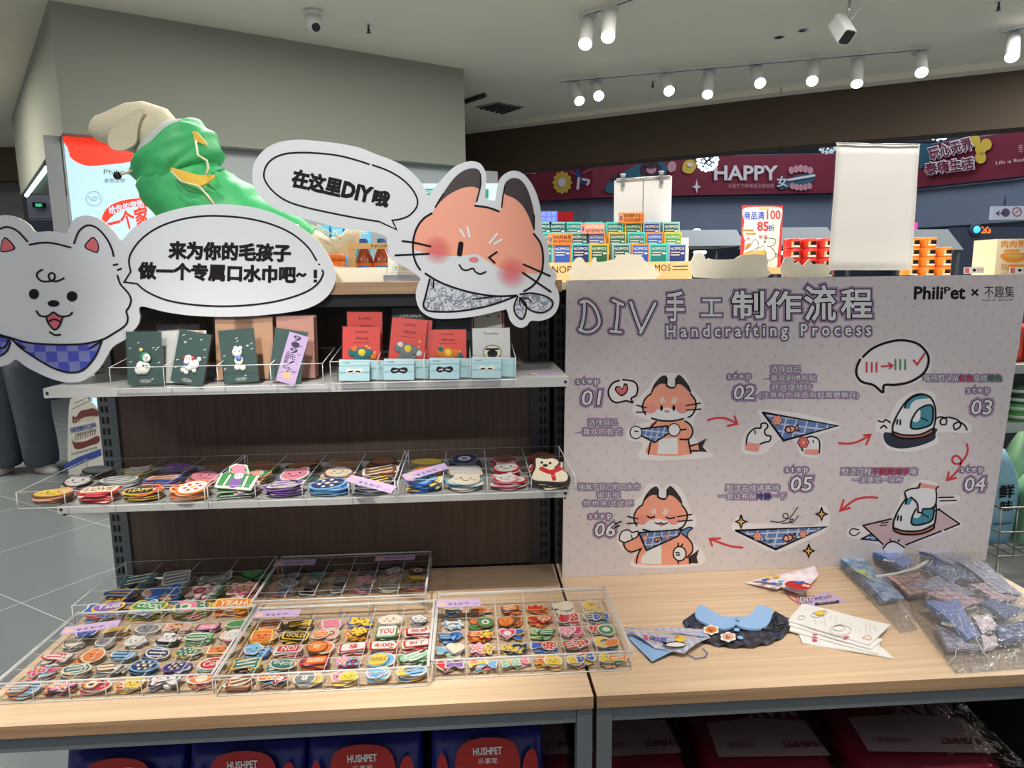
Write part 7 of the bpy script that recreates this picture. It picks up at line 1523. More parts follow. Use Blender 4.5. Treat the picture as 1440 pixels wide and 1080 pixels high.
for (x0, x1, lab) in ((1356, 1384, 'small white price tag with a red code mark left of the cream carton'), (1420, 1446, 'small white price tag under the cream carton')):
    t = thing('price_tag', lab, 'price tag', PY(x0, 384, 1.82)); m = MB(); quadp(m, [(x0, 385), (x1, 384), (x1, 375), (x0, 376)], 1.815, LBW, .002); m.build('tag_card', t); A = Art(onY(1.815), step=.0004); A.fill([(x0 + 1, 384), (x0 + 7, 384), (x0 + 7, 377), (x0 + 1, 377)], CORAL, 0, smooth=False); A.fill(ell(x0 + 14, 380, 2.6, 2, 10), INK, 0, smooth=False); A.text('9.9', x0 + 18, 382, 8, 4, CORAL, 0); A.build('tag_print', t)
# ------------------------------------------------------------------ ceiling fixtures
def track(p0, p1, lab, grp):
    a, b2 = PZ(*p0, H), PZ(*p1, H); d = (b2 - a); L = d.length; M_ = Matrix.Translation((a + b2) / 2) @ Matrix.Rotation(math.atan2(d.y, d.x), 4, 'Z')
    t = thing('lighting_track', lab, 'light track', (a + b2) / 2, grp); m = MB(); m.box(-L / 2, L / 2, -.018, .018, -.022, -.0005, LAMPW, M=M_); m.build('track_rail', t); m = MB(); m.box(-L / 2 + .05, L / 2 - .05, -.006, .006, -.0226, -.0221, SLOT, M=M_); m.build('track_slot', t); return math.atan2(d.y, d.x)
g_ = 'ceiling lighting tracks'
a1 = track((816, 20), (1000, -45), 'short white ceiling track at the top edge with two lamps', g_); a2 = track((783, 112), (1305, 65), 'long white ceiling track with eight lamps before the brown fascia', g_); a3 = track((1408, 42), (1560, 8), 'white ceiling track at the top right corner with one lamp', g_)
def lamp(ap, dp, ang, lab, L=.25):
    P = PZ(*ap, H); P.z = H - .055; d = ray(*dp).normalized(); oc = CAMLOC - P; b_ = d.dot(oc); disc = b_ * b_ - (oc.length_squared - L * L)
    t_ = -b_ - math.sqrt(disc) if disc > 0 else -b_
    E_ = CAMLOC + d * t_; D = (E_ - P).normalized(); t = thing('track_lamp', lab, 'lamp', P, 'track lamps on the shop ceiling')
    m = MB(); M_ = Matrix.Translation(P) @ Matrix.Rotation(ang, 4, 'Z'); m.box(-.055, .055, -.016, .016, .006, .032, LAMPW, M=M_); m.build('adapter', t)
    m = MB(); m.tube([P + Vector((0, 0, .006)), P], .008, LAMPW, 8); m.build('stem', t)
    q = Vector((0, 0, 1)).rotation_difference(D).to_matrix().to_4x4(); Ls = (E_ - P).length
    m = MB(); m.lathe([(.012, .0), (.042, .012), (.044, .03), (.044, Ls - .004), (.042, Ls), (.040, Ls - .008)], P, LAMPW, 20, M=q); m.build('lamp_body', t)
    m = MB(); m.lathe([(.0415, Ls - .0012), (.042, Ls + .0006)], P, GLOW, 20, M=q); m.build('lens', t)
    spot('lamp_beam', E_ + D * .01, E_ + D, 26, 70, .6, .03)
    return t
lamp((828, 17), (823, 62), a1, 'track lamp at top centre, left of the pair'); lamp((858, 5), (855, 52), a1, 'track lamp at top centre, right of the pair')
for k, (ap, dp) in enumerate((((806, 111), (815, 142)), ((838, 109), (842, 135)), ((935, 99), (941, 128)), ((998, 94), (995, 133)), ((1062, 88), (1069, 117)), ((1145, 80), (1142, 114)), ((1207, 75), (1205, 118)), ((1295, 67), (1296, 102)))):
    lamp(ap, dp, a2, '%s track lamp from the left on the long track' % ords[k])
lamp((1426, 40), (1423, 80), a3, 'track lamp in the top right corner')
def onceil(px, py): p = PZ(px, py, H); return p
p = onceil(440, 15); t = thing('security_camera', 'white dome security camera under the ceiling beside the grey bulkhead', 'camera', p)
m = MB(); m.lathe([(.055, -.001), (.055, -.02), (.050, -.03)], p, LAMPW, 24); m.build('camera_base', t); m = MB(); m.lathe([(.048, -.03), (.052, -.06), (.05, -.09), (.035, -.115), (.012, -.125)], p, LAMPW, 24); m.build('camera_head', t); m = MB(); d = Vector((.35, -.55, -.6)).normalized(); q = Vector((0, 0, 1)).rotation_difference(d).to_matrix().to_4x4(); m.lathe([(.026, .042), (.026, .058), (.02, .06)], p + Vector((0, 0, -.075)), BLACKP, 16, M=q); m.build('camera_lens', t)
p = onceil(1196, -8); t = thing('security_camera', 'white bullet security camera hanging from a ceiling pole', 'camera', p); e = PY(1192, 28, p.y)
m = MB(); m.tube([p, e], .009, CHROME, 8); m.build('pole', t); m = MB(); m.lathe([(.03, -.001), (.03, -.008)], p, LAMPW, 16); m.build('ceiling_plate', t)
d = (PY(1196, 56, p.y - .08) - PY(1180, 30, p.y + .04)).normalized(); c_ = PY(1186, 44, p.y - .02); q = Vector((0, 0, 1)).rotation_difference(d).to_matrix().to_4x4()
M_ = Matrix.Translation(c_) @ q; m = MB(); m.loft([[M_ @ Vector((x, y, z)) for x, y in rrect(.042, .05, .018)] for z in (-.10, -.09, .05, .06)], LAMPW, False); m.build('camera_head', t); m = MB(); m.loft([[M_ @ Vector((x * .86, y * .86, z)) for x, y in rrect(.042, .05, .018)] for z in (.0605, .064)], BLACKP, False); m.build('camera_lens', t)
m = MB(); m.tube([p + Vector((.05, 0, 0)), e + Vector((.07, 0, .06)), e + Vector((.02, 0, 0))], .003, LAMPW, 5); m.build('cable', t)
for k, (x, y) in enumerate(((518, 34), (1405, 2), (918, 114))):
    p = onceil(x, y); t = thing('sprinkler', ['ceiling sprinkler right of the dome camera', 'ceiling sprinkler at the top right edge', 'ceiling sprinkler between lamps of the long track'][k], 'sprinkler', p, 'ceiling sprinklers'); m = MB(); m.lathe([(.022, -.001), (.022, -.004)], p, LAMPW, 14); m.build('rose', t); m = MB(); m.lathe([(.006, -.004), (.006, -.03), (.012, -.034), (.004, -.05), (.016, -.052), (.016, -.054)], p, STEELD, 12); m.build('nozzle', t)
for k, (x, y) in enumerate(((1095, 52), (1130, 42))):
    p = onceil(x, y); t = thing('downlight', 'dark recessed ceiling downlight, %s of the pair beside the bullet camera' % ['left', 'right'][k], 'downlight', p, 'recessed downlights'); m = MB(); m.lathe([(.045, -.0005), (.043, -.004), (.034, -.004)], p, LAMPW, 20); m.build('ring', t); m = MB(); m.lathe([(.033, -.004), (.03, -.0052)], p, BLACKP, 18); m.build('reflector', t)
vc = [onceil(*q) for q in ((668, 150), (700, 143), (738, 150), (708, 160))]; t = thing('air_vent', 'square ceiling air vent at the end of the grey bulkhead', 'vent', sum(vc, Vector()) / 4)
m = MB(); m.prism([(v.x, v.y) for v in vc], lambda x, y: (x, y, H - .0005), lambda x, y: (x, y, H - .006), mat('vent_grey', (150, 152, 152), .5)); m.build('vent_frame', t)
for k in range(5): m = MB(); f = .14 + .18 * k; a, b2 = vc[0] + (vc[3] - vc[0]) * f, vc[1] + (vc[2] - vc[1]) * f; d = (b2 - a) * .06; m.tube([a + d + Vector((0, 0, -.010)), b2 - d + Vector((0, 0, -.010))], .012, STEELD, 6); m.build('slat', t)
a, b2 = onceil(655, 140), onceil(682, 131); m = MB(); m.tube([a + Vector((0, 0, -.02)), b2 + Vector((0, 0, -.02))], .02, STEELD, 6); tag(m.build('linear_vent'), 'dark linear slot vent at the corner of the bulkhead', 'vent')
# LED tubes under the bulkhead
TUBE = mat('led_tube', (206, 240, 246), .5, emit=3.0)
def tube_light(a, b2, lab, r_=.018):
    t = thing('led_tube_light', lab, 'lamp', a, 'led tubes under the bulkhead'); m = MB(); m.tube([a, b2], r_, TUBE, 8); m.build('tube', t); d = (b2 - a).normalized(); m = MB(); up = Vector((0, 0, r_ * 1.5)); m.tube([a + up - d * .02, b2 + up + d * .02], r_ * 1.2, STEELD, 6); m.build('housing', t)
_e = Vector((-4.65 - A0.x, 7.65 - A0.y, 0)).normalized(); _n = Vector((-_e.y, _e.x, 0)); _b = Vector((A0.x, A0.y, zb - .03))
tube_light(_b + _e * 1.35 - _n * .03, _b + _e * 3.5 - _n * .03, 'led tube along the lower left edge of the grey bulkhead')
tube_light(Vector((-.95, 6.9, 2.40)), Vector((-.05, 6.3, 2.40)), 'led tube seen between the bubble and the fox ear', .02)
# ------------------------------------------------------------------ lightboxes and things beyond
LB = mat('lightbox_white', (190, 226, 240), .4, emit=.55); LR = mat('lightbox_red', (250, 58, 36), .4, emit=.72); LGR = mat('lightbox_grey', (120, 130, 138), .5, emit=.1)
lb = thing('lightbox', 'tall white and red illuminated shop lightbox behind the dog mannequin', 'sign', plane_pt(200, 380) * 1.0)
lb.location.z = 0
m = MB(); plane_box(m, 92, 304.5, .0, 2.431, .09, PANEL); m.build('lightbox_case', lb)
m = MB(); plane_box(m, 95, 302, .25, 2.428, .003, LB, -.0031); m.build('light_panel', lb)
A = Art(lambda u, v, l: onPl(u, v, l + .0035), 80, 140, 6, step=.002)
A.fill([(92, 290), (95, 420), (105, 450), (110, 480), (170, 530), (270, 560), (420, 550), (560, 535), (760, 500), (1000, 470), (1200, 450), (1335, 440), (1335, 385), (700, 300)], LR, 0)
A.text('Philipet', 395, 645, 250, 54, LGR, 1, bold=.0); A.text('美丽宠物', 400, 702, 175, 36, LGR, 1); A.stroke(ell(315, 837, 68, 60), 3, LGR, 1, closed=True); A.stroke(ell(317, 837, 16, 16, 14), 4, LGR, 1, closed=True); A.stroke([(265, 815), (300, 862)], 3, LGR, 1); A.stroke([(340, 795), (370, 850)], 3, LGR, 1)
A.fill([(380, 1000), (420, 920), (500, 870), (620, 840), (800, 835), (800, 900), (640, 905), (520, 945), (450, 1000), (400, 1050)], LR, 0); A.text('给你的宠物', 445, 970, 300, 66, LB, 1, ang=.22, bold=.02); A.text('一个家', 440, 1130, 360, 150, LR, 1, ang=.25, bold=.03); A.build('lightbox_print', lb)
ex = thing('exit_sign', 'green EXIT sign far beyond the shop left of the column', 'sign', PY(52, 288, 11.9)); m = MB(); BX(45, 60, 284.5, 291.5, 11.9, .098, BLACKP, m); m.build('sign_case', ex); A = Art(onY(11.9), step=.004); A.text('安全出口', 50, 290.5, 9, 4.5, mat('exit_green', (60, 230, 160), .5, emit=1.2), 0, bold=.02); A.build('sign_lettering', ex)
m = MB(); a, b2 = PY(20, 274, 12), PY(78, 307, 12); m.box(a.x, b2.x, 12, 12.2, b2.z, a.z, mat('lavender_panel', (196, 196, 214), .5)); m.box(a.x, b2.x, 12.0, 12.2, 0, b2.z - .02, GM); struct(m.build('wall_lobby'))
ph = thing('pharmacy_sign', 'white lit sign with green marks seen between the fox ears', 'sign', PY(650, 275, 5.6)); m = MB(); BX(590, 705, 258, 292, 5.6, .08, mat('sign_white_lit', (200, 224, 236), .5, emit=.45), m); m.build('sign_case', ph); A = Art(onY(5.6), step=.003); GS = mat('sign_green', (40, 150, 120), .5, emit=.15); A.stroke([(597, 270), (612, 270)], 9, GS, 0, cap=False); A.text('保健', 598, 273, 12, 6, LB, 1); A.fill([(682, 266), (687, 266), (687, 279), (682, 279)], GS, 0, smooth=False); A.build('sign_marks', ph); m = MB(); a = PY(650, 292, 5.6); m.box(a.x - .03, a.x + .03, 5.63, 5.68, 0, a.z, STEELD); m.build('post', ph)
# atrium ground floor
def atr(name, lab, cat): return thing(name, lab, cat, (0, 0, 0))
sc = thing('video_screen', 'violet lit screen beside a red panel on the far ground floor', 'screen', PY(785, 312, 16)); m = MB(); BX(760, 784, 297, 313, 16, .1, mat('screen_violet', (120, 130, 236), .4, emit=.9), m); m.build('screen_panel', sc); m = MB(); BX(784.3, 806, 298, 316, 16, .1, mat('screen_red', (190, 22, 30), .4, emit=.35), m); m.build('red_panel', sc); A = Art(onY(16), step=.006); A.text('美世界', 761, 304, 21, 6, LB, 0); A.text('大润发', 761, 311, 21, 6, LB, 0); A.build('screen_lettering', sc); m = MB(); a = PY(784, 316, 16); m.box(a.x - .1, a.x + .1, 16.02, 16.08, 0, a.z, GD); m.build('post', sc)
CN = mat('canopy_grey', (222, 223, 216), .7); FRM = mat('canopy_frame', (120, 122, 122), .5)
def canopy(x0, x1, yt, yb, Y, lab):
    a, b2 = PY(x0, yt, Y), PY(x1, yt, Y); zb = PY(x0, yb, Y).z; t = thing('market_canopy', lab, 'canopy', ((a.x + b2.x) / 2, Y + .7, 0), 'canopies over kiosks in the atrium')
    m = MB(); w_ = b2.x - a.x; m.add([(a.x + w_ * .06, Y + .3, a.z), (b2.x - w_ * .06, Y + .3, a.z), (b2.x, Y, zb), (a.x, Y, zb), (a.x + w_ * .06, Y + 1.2, a.z), (b2.x - w_ * .06, Y + 1.2, a.z), (b2.x, Y + 1.5, zb), (a.x, Y + 1.5, zb)], [(0, 3, 2, 1), (0, 1, 5, 4), (1, 2, 6, 5), (4, 5, 6, 7), (0, 4, 7, 3)], CN); m.build('canopy_cloth', t)
    for x in (a.x + .06, b2.x - .06):
        for y in (Y + .05, Y + 1.45): m = MB(); m.tube([(x, y, 0), (x, y, zb)], .035, FRM, 8); m.build('pole', t)
    m = MB(); m.box(a.x + .2, b2.x - .2, Y + .3, Y + 1.1, .0, 1.0, GM); m.build('counter', t)
    m = MB(); q = ((a.x + b2.x) / 2, Y + .7, zb - .1); m.lathe([(.12, -.03), (.14, 0), (.12, .03)], q, mat('kiosk_glow', (255, 244, 220), .5, emit=3), 10); m.build('kiosk_lamp', t)
canopy(1090, 1182, 318, 345, 11, 'grey kiosk canopy beyond the red tins'); canopy(1266, 1358, 321, 352, 10, 'grey kiosk canopy between the tall sign and the cream carton'); canopy(955, 1050, 322, 346, 13, 'far grey kiosk canopy behind the small poster')
cc = thing('neon_sign', 'small blue and orange neon shop sign near the right edge', 'sign', PY(1376, 325, 13)); m = MB(); p = PY(1372, 323, 13); m.lathe([(.11, -.02), (.13, 0), (.11, .02)], p, GD, 20, 'y'); m.lathe([(.06, -.05), (.07, -.03)], p, mat('neon_blue', (70, 170, 240), .4, emit=2), 16, 'y'); m.build('round_logo', cc); A = Art(onY(13), step=.004); A.text('CoCo', 1379, 328, 14, 9, mat('neon_orange', (255, 120, 40), .4, emit=1.6), 0, bold=.03); A.build('neon_letters', cc); m = MB(); BX(1340, 1440, 320, 345, 13.02, .2, GD, m, 0); m.build('shop_front', cc)
dsn = thing('direction_sign', 'white overhead direction sign with arrow and round symbols at right', 'sign', PY(1430, 300, 12)); m = MB(); BX(1397, 1500, 290, 308, 12, .08, mat('sign_lit', (212, 214, 224), .5, emit=.25), m); m.build('sign_panel', dsn); A = Art(onY(12), step=.004); A.stroke([(1412, 300), (1401, 300)], 1.2, INK, 0); A.stroke([(1405, 297), (1401, 300), (1405, 303)], 1.2, INK, .4, smooth=False); A.fill(ell(1414, 299, 6, 6, 18), mat('symbol_violet', (130, 110, 150), .5), 0, smooth=False); A.stroke(ell(1430, 298, 6, 6, 18), 1.6, CORAL, 0, closed=True); A.stroke([(1427, 300), (1433, 296)], 1.4, CORAL, 0); A.build('sign_symbols', dsn); m = MB(); a = PY(1400, 290, 12); m.tube([(a.x + .2, 12.04, a.z), (a.x + .2, 12.04, 2.9)], .02, GD, 6); m.tube([(a.x + .9, 12.04, a.z), (a.x + .9, 12.04, 2.9)], .02, GD, 6); m.build('hanger', dsn)
DL = mat('mall_downlight', (240, 244, 255), .5, emit=4)
for k, (x, y) in enumerate(((1103, 296), (1121, 298), (1139, 299), (1156, 299), (980, 324))):
    p = PY(x, y, 19.5 if k < 4 else 14); m = MB(); m.lathe([(.05, -.03), (.10, 0), (.05, .03)], p, DL, 10); tag(m.build('mall_lamp'), 'small far lamp in the dark mall, %s' % ['nearest the small poster in a row of four', 'second in the row of four', 'third in the row of four', 'beside the tall blank sign', 'left of the small poster'][k], 'lamp', 'far lamps in the mall')
pk = thing('neon_box', 'tiny pink lit sign at the right edge of the tall blank paper', 'sign', PY(1287, 318, 14)); m = MB(); a = PY(1286, 323, 14); m.box(a.x - .04, a.x + .04, 14.02, 14.06, 0, a.z, GD); m.build('post', pk); m = MB(); BX(1280, 1290, 313, 323, 14, .1, mat('neon_pink', (240, 60, 140), .4, emit=1.5), m); m.build('sign_face', pk)
# ------------------------------------------------------------------ bags of litter under the tables
BBL = mat('sack_blue', (34, 40, 120), .3, bump=.3, bscale=18); BRD = mat('sack_red', (170, 40, 36), .3); BMR = mat('sack_maroon', (112, 20, 44), .3, bump=.4, bscale=14); BCR = mat('sack_cream', (214, 200, 176), .35); SKW = mat('sack_white_shaded', (146, 126, 128), .35, bump=.3, bscale=16); SKR = mat('sack_crimson_shaded', (100, 15, 37), .3, bump=.3, bscale=16)  # white and crimson darkened: the shade under the table put into their colours
def pillow(m, w_, d, h, mt, n=8, top=None, fr=None):
    vs = []; rs = []
    for j in range(n + 1):
        v = j / n; e = math.sin(math.pi * min(1, max(.0, v * .92 + .04))) ** .35
        rs.append([Vector((x * w_ / 2 * (.96 + .04 * e), y * d / 2 * (.25 + .75 * e if v > .5 else .6 + .4 * e), v * h)) for x, y in rrect(1, 1, .28, 3)])
    m.loft(rs, mt)
def sack(px, ytop, Y, lab):
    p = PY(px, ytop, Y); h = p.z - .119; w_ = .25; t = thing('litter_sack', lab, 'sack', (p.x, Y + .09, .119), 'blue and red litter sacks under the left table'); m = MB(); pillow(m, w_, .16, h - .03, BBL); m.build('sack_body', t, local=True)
    m = MB(); m.box(-w_ * .48, w_ * .48, -.006, .006, h - .034, h, BMR); m.build('sack_top_fold', t, local=True)
    A = Art(lambda u, v, l: Vector((u, -.082 - l, v)), flip=False, step=.0008)
    A.fill([(-.055, h - .036), (.055, h - .036), (.07, h - .15), (.05, h - .30), (-.05, h - .30), (-.07, h - .15)], BRD, 0); A.fill([(.075, h - .10), (.10, h - .055), (.112, h - .12), (.11, h - .28), (.07, h - .30)], BRD, 0); A.fill([(-.112, h - .10), (-.095, h - .055), (-.08, h - .14), (-.075, h - .30), (-.11, h - .28)], BRD, 0); A.fill(ell(0, h - .24, .07, .085, 18), BCR, 1, smooth=False)
    A.text('HUSHPET', -.031, h - .062, .062, .017, LBW, 2, bold=.03); A.text('乐事宠', -.021, h - .084, .042, .014, LBW, 2); A.build('sack_print', t, local=True)
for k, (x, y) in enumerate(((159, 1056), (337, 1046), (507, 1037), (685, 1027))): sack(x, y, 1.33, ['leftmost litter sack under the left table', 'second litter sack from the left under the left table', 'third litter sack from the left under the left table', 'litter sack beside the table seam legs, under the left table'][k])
def lying(px, py, z, w_, l, lab, rz=0.0, grp='crimson and white litter sacks under the tables'):
    p = PZ(px, py, z); t = thing('litter_bag', lab, 'sack', (p.x, p.y + l / 2, .119), grp, rz); h = z - .119; m = MB(); rs = []
    for j in range(9):
        v = j / 8; e = math.sin(math.pi * (v * .96 + .02)) ** .4; rs.append([Vector((x * w_ / 2 * (.94 + .06 * e), -l / 2 + v * l, h / 2 + y * h / 2 * (.55 + .45 * e))) for x, y in rrect(1, 1, .4, 4)])
    m.loft(rs, SKR); m.build('bag_body', t, local=True)
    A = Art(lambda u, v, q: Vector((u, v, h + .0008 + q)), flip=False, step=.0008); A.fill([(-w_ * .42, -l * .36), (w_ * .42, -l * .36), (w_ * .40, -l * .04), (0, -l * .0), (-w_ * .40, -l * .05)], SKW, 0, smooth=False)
    b0 = len(A.v); A.text('MAX', -w_ * .36, -l * .42, w_ * .4, l * .14, SKW, 1, bold=.03); A.text('宠物尿垫', -w_ * .02, -l * .42 + .002, w_ * .34, l * .1, SKW, 1)
    for i in range(b0, len(A.v)): v = A.v[i]; A.v[i] = Vector((-v.x, -v.y - l * .28, v.z))
    b0 = len(A.v); A.text('HUSHPET', -w_ * .4, l * .24, w_ * .3, l * .05, SKR, 2, bold=.03); A.text('训导尿垫', w_ * .1, l * .24, w_ * .22, l * .045, SKR, 2)
    for i in range(b0, len(A.v)): v = A.v[i]; A.v[i] = Vector((-v.x, -v.y, v.z))
    A.build('bag_print', t, local=True)
    m = MB(); pr = [Vector((x * w_ * .51, 0, 0)) for x in (-1, 1)]; m.box(-w_ * .505, w_ * .505, -l * .49, l * .49, h + .006, h + .0065, WRAP); m.build('clear_wrap', t, local=True)
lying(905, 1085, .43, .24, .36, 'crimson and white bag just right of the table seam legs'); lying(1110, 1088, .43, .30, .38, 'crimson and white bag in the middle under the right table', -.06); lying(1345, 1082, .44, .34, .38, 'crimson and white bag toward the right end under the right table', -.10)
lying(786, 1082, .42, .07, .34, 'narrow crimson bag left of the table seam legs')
# ------------------------------------------------------------------ person behind the dog sign
TRO = mat('trousers_grey', (86, 92, 104), .85, bump=.3, bscale=14); SHO = mat('shoe_white', (206, 204, 198), .6); SKN = mat('skin', (214, 170, 142), .6); TOP = mat('jacket_dark', (62, 64, 72), .85); HAIR = mat('hair_black', (30, 26, 26), .6)
pb = PZ(34, 664, 0.0); pb.z = 0; px_, py_ = pb.x, pb.y
pe = thing('person', 'person in loose grey trousers and white shoes standing behind the dog sign', 'person', (px_, py_, 0))
bm = bmesh.new(); sk = bm.verts.layers.skin.verify()
J = {'pel': ((0, 0, .92), .15), 'sp': ((0, 0, 1.12), .14), 'ch': ((0, .01, 1.33), .16), 'nk': ((0, 0, 1.47), .055), 'hd': ((0, -.02, 1.56), .075), 'tp': ((0, -.01, 1.66), .07),
     'hl': ((-.10, 0, .86), .12), 'kl': ((-.13, -.01, .48), .085), 'al': ((-.15, .03, .10), .05), 'hr': ((.10, 0, .86), .12), 'kr': ((.12, -.01, .48), .085), 'ar': ((.14, .03, .10), .05),
     'sl': ((-.19, 0, 1.40), .07), 'el': ((-.25, .03, 1.13), .05), 'wl': ((-.19, -.20, 1.14), .035), 'sr': ((.19, 0, 1.40), .07), 'er': ((.25, .03, 1.13), .05), 'wr': ((.18, -.21, 1.15), .035)}
V = {}
for k, (c_, r_) in J.items(): v = bm.verts.new(c_); v[sk].radius = (r_, r_); V[k] = v
V['pel'][sk].use_root = True
for a, b2 in (('pel', 'sp'), ('sp', 'ch'), ('ch', 'nk'), ('nk', 'hd'), ('hd', 'tp'), ('pel', 'hl'), ('hl', 'kl'), ('kl', 'al'), ('pel', 'hr'), ('hr', 'kr'), ('kr', 'ar'), ('ch', 'sl'), ('sl', 'el'), ('el', 'wl'), ('ch', 'sr'), ('sr', 'er'), ('er', 'wr')): bm.edges.new((V[a], V[b2]))
for side in (-1, 1):   # hands: palm and five fingers
    w_ = V['wl' if side < 0 else 'wr']; wc = w_.co.copy(); pm = bm.verts.new(wc + Vector((0, -.03, -.07))); pm[sk].radius = (.032, .02); bm.edges.new((w_, pm))
    for k in range(4):
        q = pm.co + Vector(((k - 1.5) * .019, -.012, -.045 - .006 * (1 if k in (1, 2) else 0))); f1 = bm.verts.new(q); f1[sk].radius = (.009, .009); bm.edges.new((pm, f1)); f2 = bm.verts.new(q + Vector((0, .004, -.035))); f2[sk].radius = (.008, .008); bm.edges.new((f1, f2))
    t1 = bm.verts.new(wc + Vector((-side * .035, -.035, -.055))); t1[sk].radius = (.010, .010); bm.edges.new((pm, t1)); t2 = bm.verts.new(wc + Vector((-side * .045, -.045, -.085))); t2[sk].radius = (.008, .008); bm.edges.new((t1, t2))
me = bpy.data.meshes.new('body'); bm.to_mesh(me); bm.free(); me.materials.append(SKN); o = bpy.data.objects.new('body', me); COL.objects.link(o); adopt(o, pe); o.modifiers.new('skin', 'SKIN'); s_ = o.modifiers.new('sub', 'SUBSURF'); s_.levels = 1; s_.render_levels = 2
def ringz(c_, rx, ry, n=20, w_=0.0, ph=0): return [Vector((px_ + c_[0] + rx * (1 + w_ * math.sin(4 * a + ph)) * math.cos(a), py_ + c_[1] + ry * (1 + w_ * math.sin(3 * a + ph * 2)) * math.sin(a), c_[2])) for a in [2 * math.pi * k / n for k in range(n)]]
m = MB()
for sg in (-1, 1):
    m.loft([ringz((sg * .085, 0, 1.0), .13, .15), ringz((sg * .10, 0, .86), .145, .16, 20, .02), ringz((sg * .115, 0, .65), .135, .15, 20, .03, 1), ringz((sg * .125, 0, .45), .125, .14, 20, .04, 2), ringz((sg * .132, .01, .28), .125, .14, 20, .04, 3), ringz((sg * .138, .02, .14), .118, .135, 20, .05, 4), ringz((sg * .14, .02, .07), .108, .125, 20, .06, 5), ringz((sg * .14, .02, .055), .09, .105)], TRO)
m.build('trousers', pe)
m = MB(); m.loft([ringz((0, 0, .97), .225, .165), ringz((0, 0, 1.1), .215, .16), ringz((0, 0, 1.3), .235, .165), ringz((0, 0, 1.42), .2, .13), ringz((0, 0, 1.49), .08, .075)], TOP)
for sg in (-1, 1): m.tube([(px_ + sg * .19, py_, 1.41), (px_ + sg * .25, py_ + .03, 1.13), (px_ + sg * .205, py_ - .15, 1.135)], [.085, .07, .055], TOP, 14)
m.build('jacket', pe)
m = MB(); m.lathe([(max(.001, .104 * math.cos(a)), .115 * math.sin(a)) for a in [math.pi * (k / 8 - .5) for k in range(9)]], (px_, py_ + .025, 1.625), HAIR, 18); m.build('hair', pe)
m = MB()
for sg in (-1, 1): bead(m, (px_ + sg * .032, py_ - .088, 1.60), .011, BLACKP, .6)
m.build('eyes', pe); m = MB(); m.tube([(px_, py_ - .085, 1.60), (px_, py_ - .108, 1.575)], [.008, .013], SKN, 8); m.build('nose', pe); m = MB(); m.tube([(px_ - .022, py_ - .088, 1.54), (px_, py_ - .094, 1.537), (px_ + .022, py_ - .088, 1.54)], .005, CORAL, 6); m.build('mouth', pe)
for sg, ang in ((-1, .1), (1, -1.1)):
    c_ = Vector((px_ + sg * .145, py_ + .0, 0)); M_ = Matrix.Translation(c_) @ Matrix.Rotation(-ang, 4, 'Z'); m = MB()
    m.loft([[M_ @ Vector((x * rx, y * ry - .05 + oy, z)) for x, y in circ(16)] for rx, ry, oy, z in ((.045, .135, 0, .001), (.050, .142, 0, .012), (.048, .138, 0, .035), (.042, .10, .025, .06), (.036, .06, .06, .085))], SHO); m.build('shoe', pe)
# ------------------------------------------------------------------ standee with pet teeth picture, left of the rack
SDW = mat('standee_cream', (226, 220, 208), .5); SDB = mat('standee_blue', (60, 84, 160), .5); GUM = mat('gum_maroon', (120, 60, 58), .5)
YS = 4.5; sd = thing('standee', 'cream pet dental standee with a blue stripe behind the left upright', 'sign', PY(120, 800, YS))
pts = [(90, 860), (92, 700), (95, 640), (97, 570), (105, 560), (125, 563), (140, 578), (148, 595), (152, 620), (162, 860)]; 
pts3 = [PY(x, y, YS) for x, y in cr(pts[2:9], False, 3)]; poly2 = [(p.x, p.z) for p in pts3]; poly2 = [(poly2[0][0] - .02, .0)] + poly2 + [(poly2[-1][0] + .08, .0)]
m = MB(); m.prism(poly2, lambda x, z: (x, YS + .006, max(z, .001)), lambda x, z: (x, YS, max(z, .001)), SDW); m.build('standee_board', sd)
A = Art(onY(YS), 40, 520, 4.908, step=.0015)
A.fill([(305, 320), (330, 325), (360, 285), (400, 275), (450, 265), (485, 290), (478, 320), (430, 320), (380, 330), (330, 365), (308, 362)], GUM, 0); A.fill([(300, 475), (320, 500), (400, 490), (480, 455), (488, 500), (420, 525), (360, 545), (320, 540)], GUM, 0)
for k in range(9): A.stroke([(325 + 17 * k, 340 - 3 * k), (322 + 17 * k, 362 - 2 * k)], 5, BCR, 1); A.stroke([(325 + 17 * k, 490 - 5 * k), (330 + 17 * k, 455 - 5 * k)], 4, GUM, 1)
A.text('你家宠物的牙口好吗', 297, 437, 180, 38, SDB, 1, ang=.22, bold=.02); A.text('定期清洁保护牙龈健康', 328, 458, 145, 18, INK, 1, ang=.25); A.text('专业宠物口腔护理方案', 300, 590, 185, 16, INK, 1, ang=.26); A.stroke([(305, 270), (440, 205)], 2.5, INK, 1, smooth=False); A.stroke([(320, 230), (390, 200)], 2.5, INK, 1, smooth=False)
A.fill([(250, 650), (350, 600), (500, 545), (505, 590), (380, 640), (250, 695)], SDB, 1, smooth=False); A.build('standee_print', sd)
m = MB(); m.box(poly2[0][0], poly2[-1][0], YS + .007, YS + .13, 0.0005, .012, SDW); m.build('foot', sd)
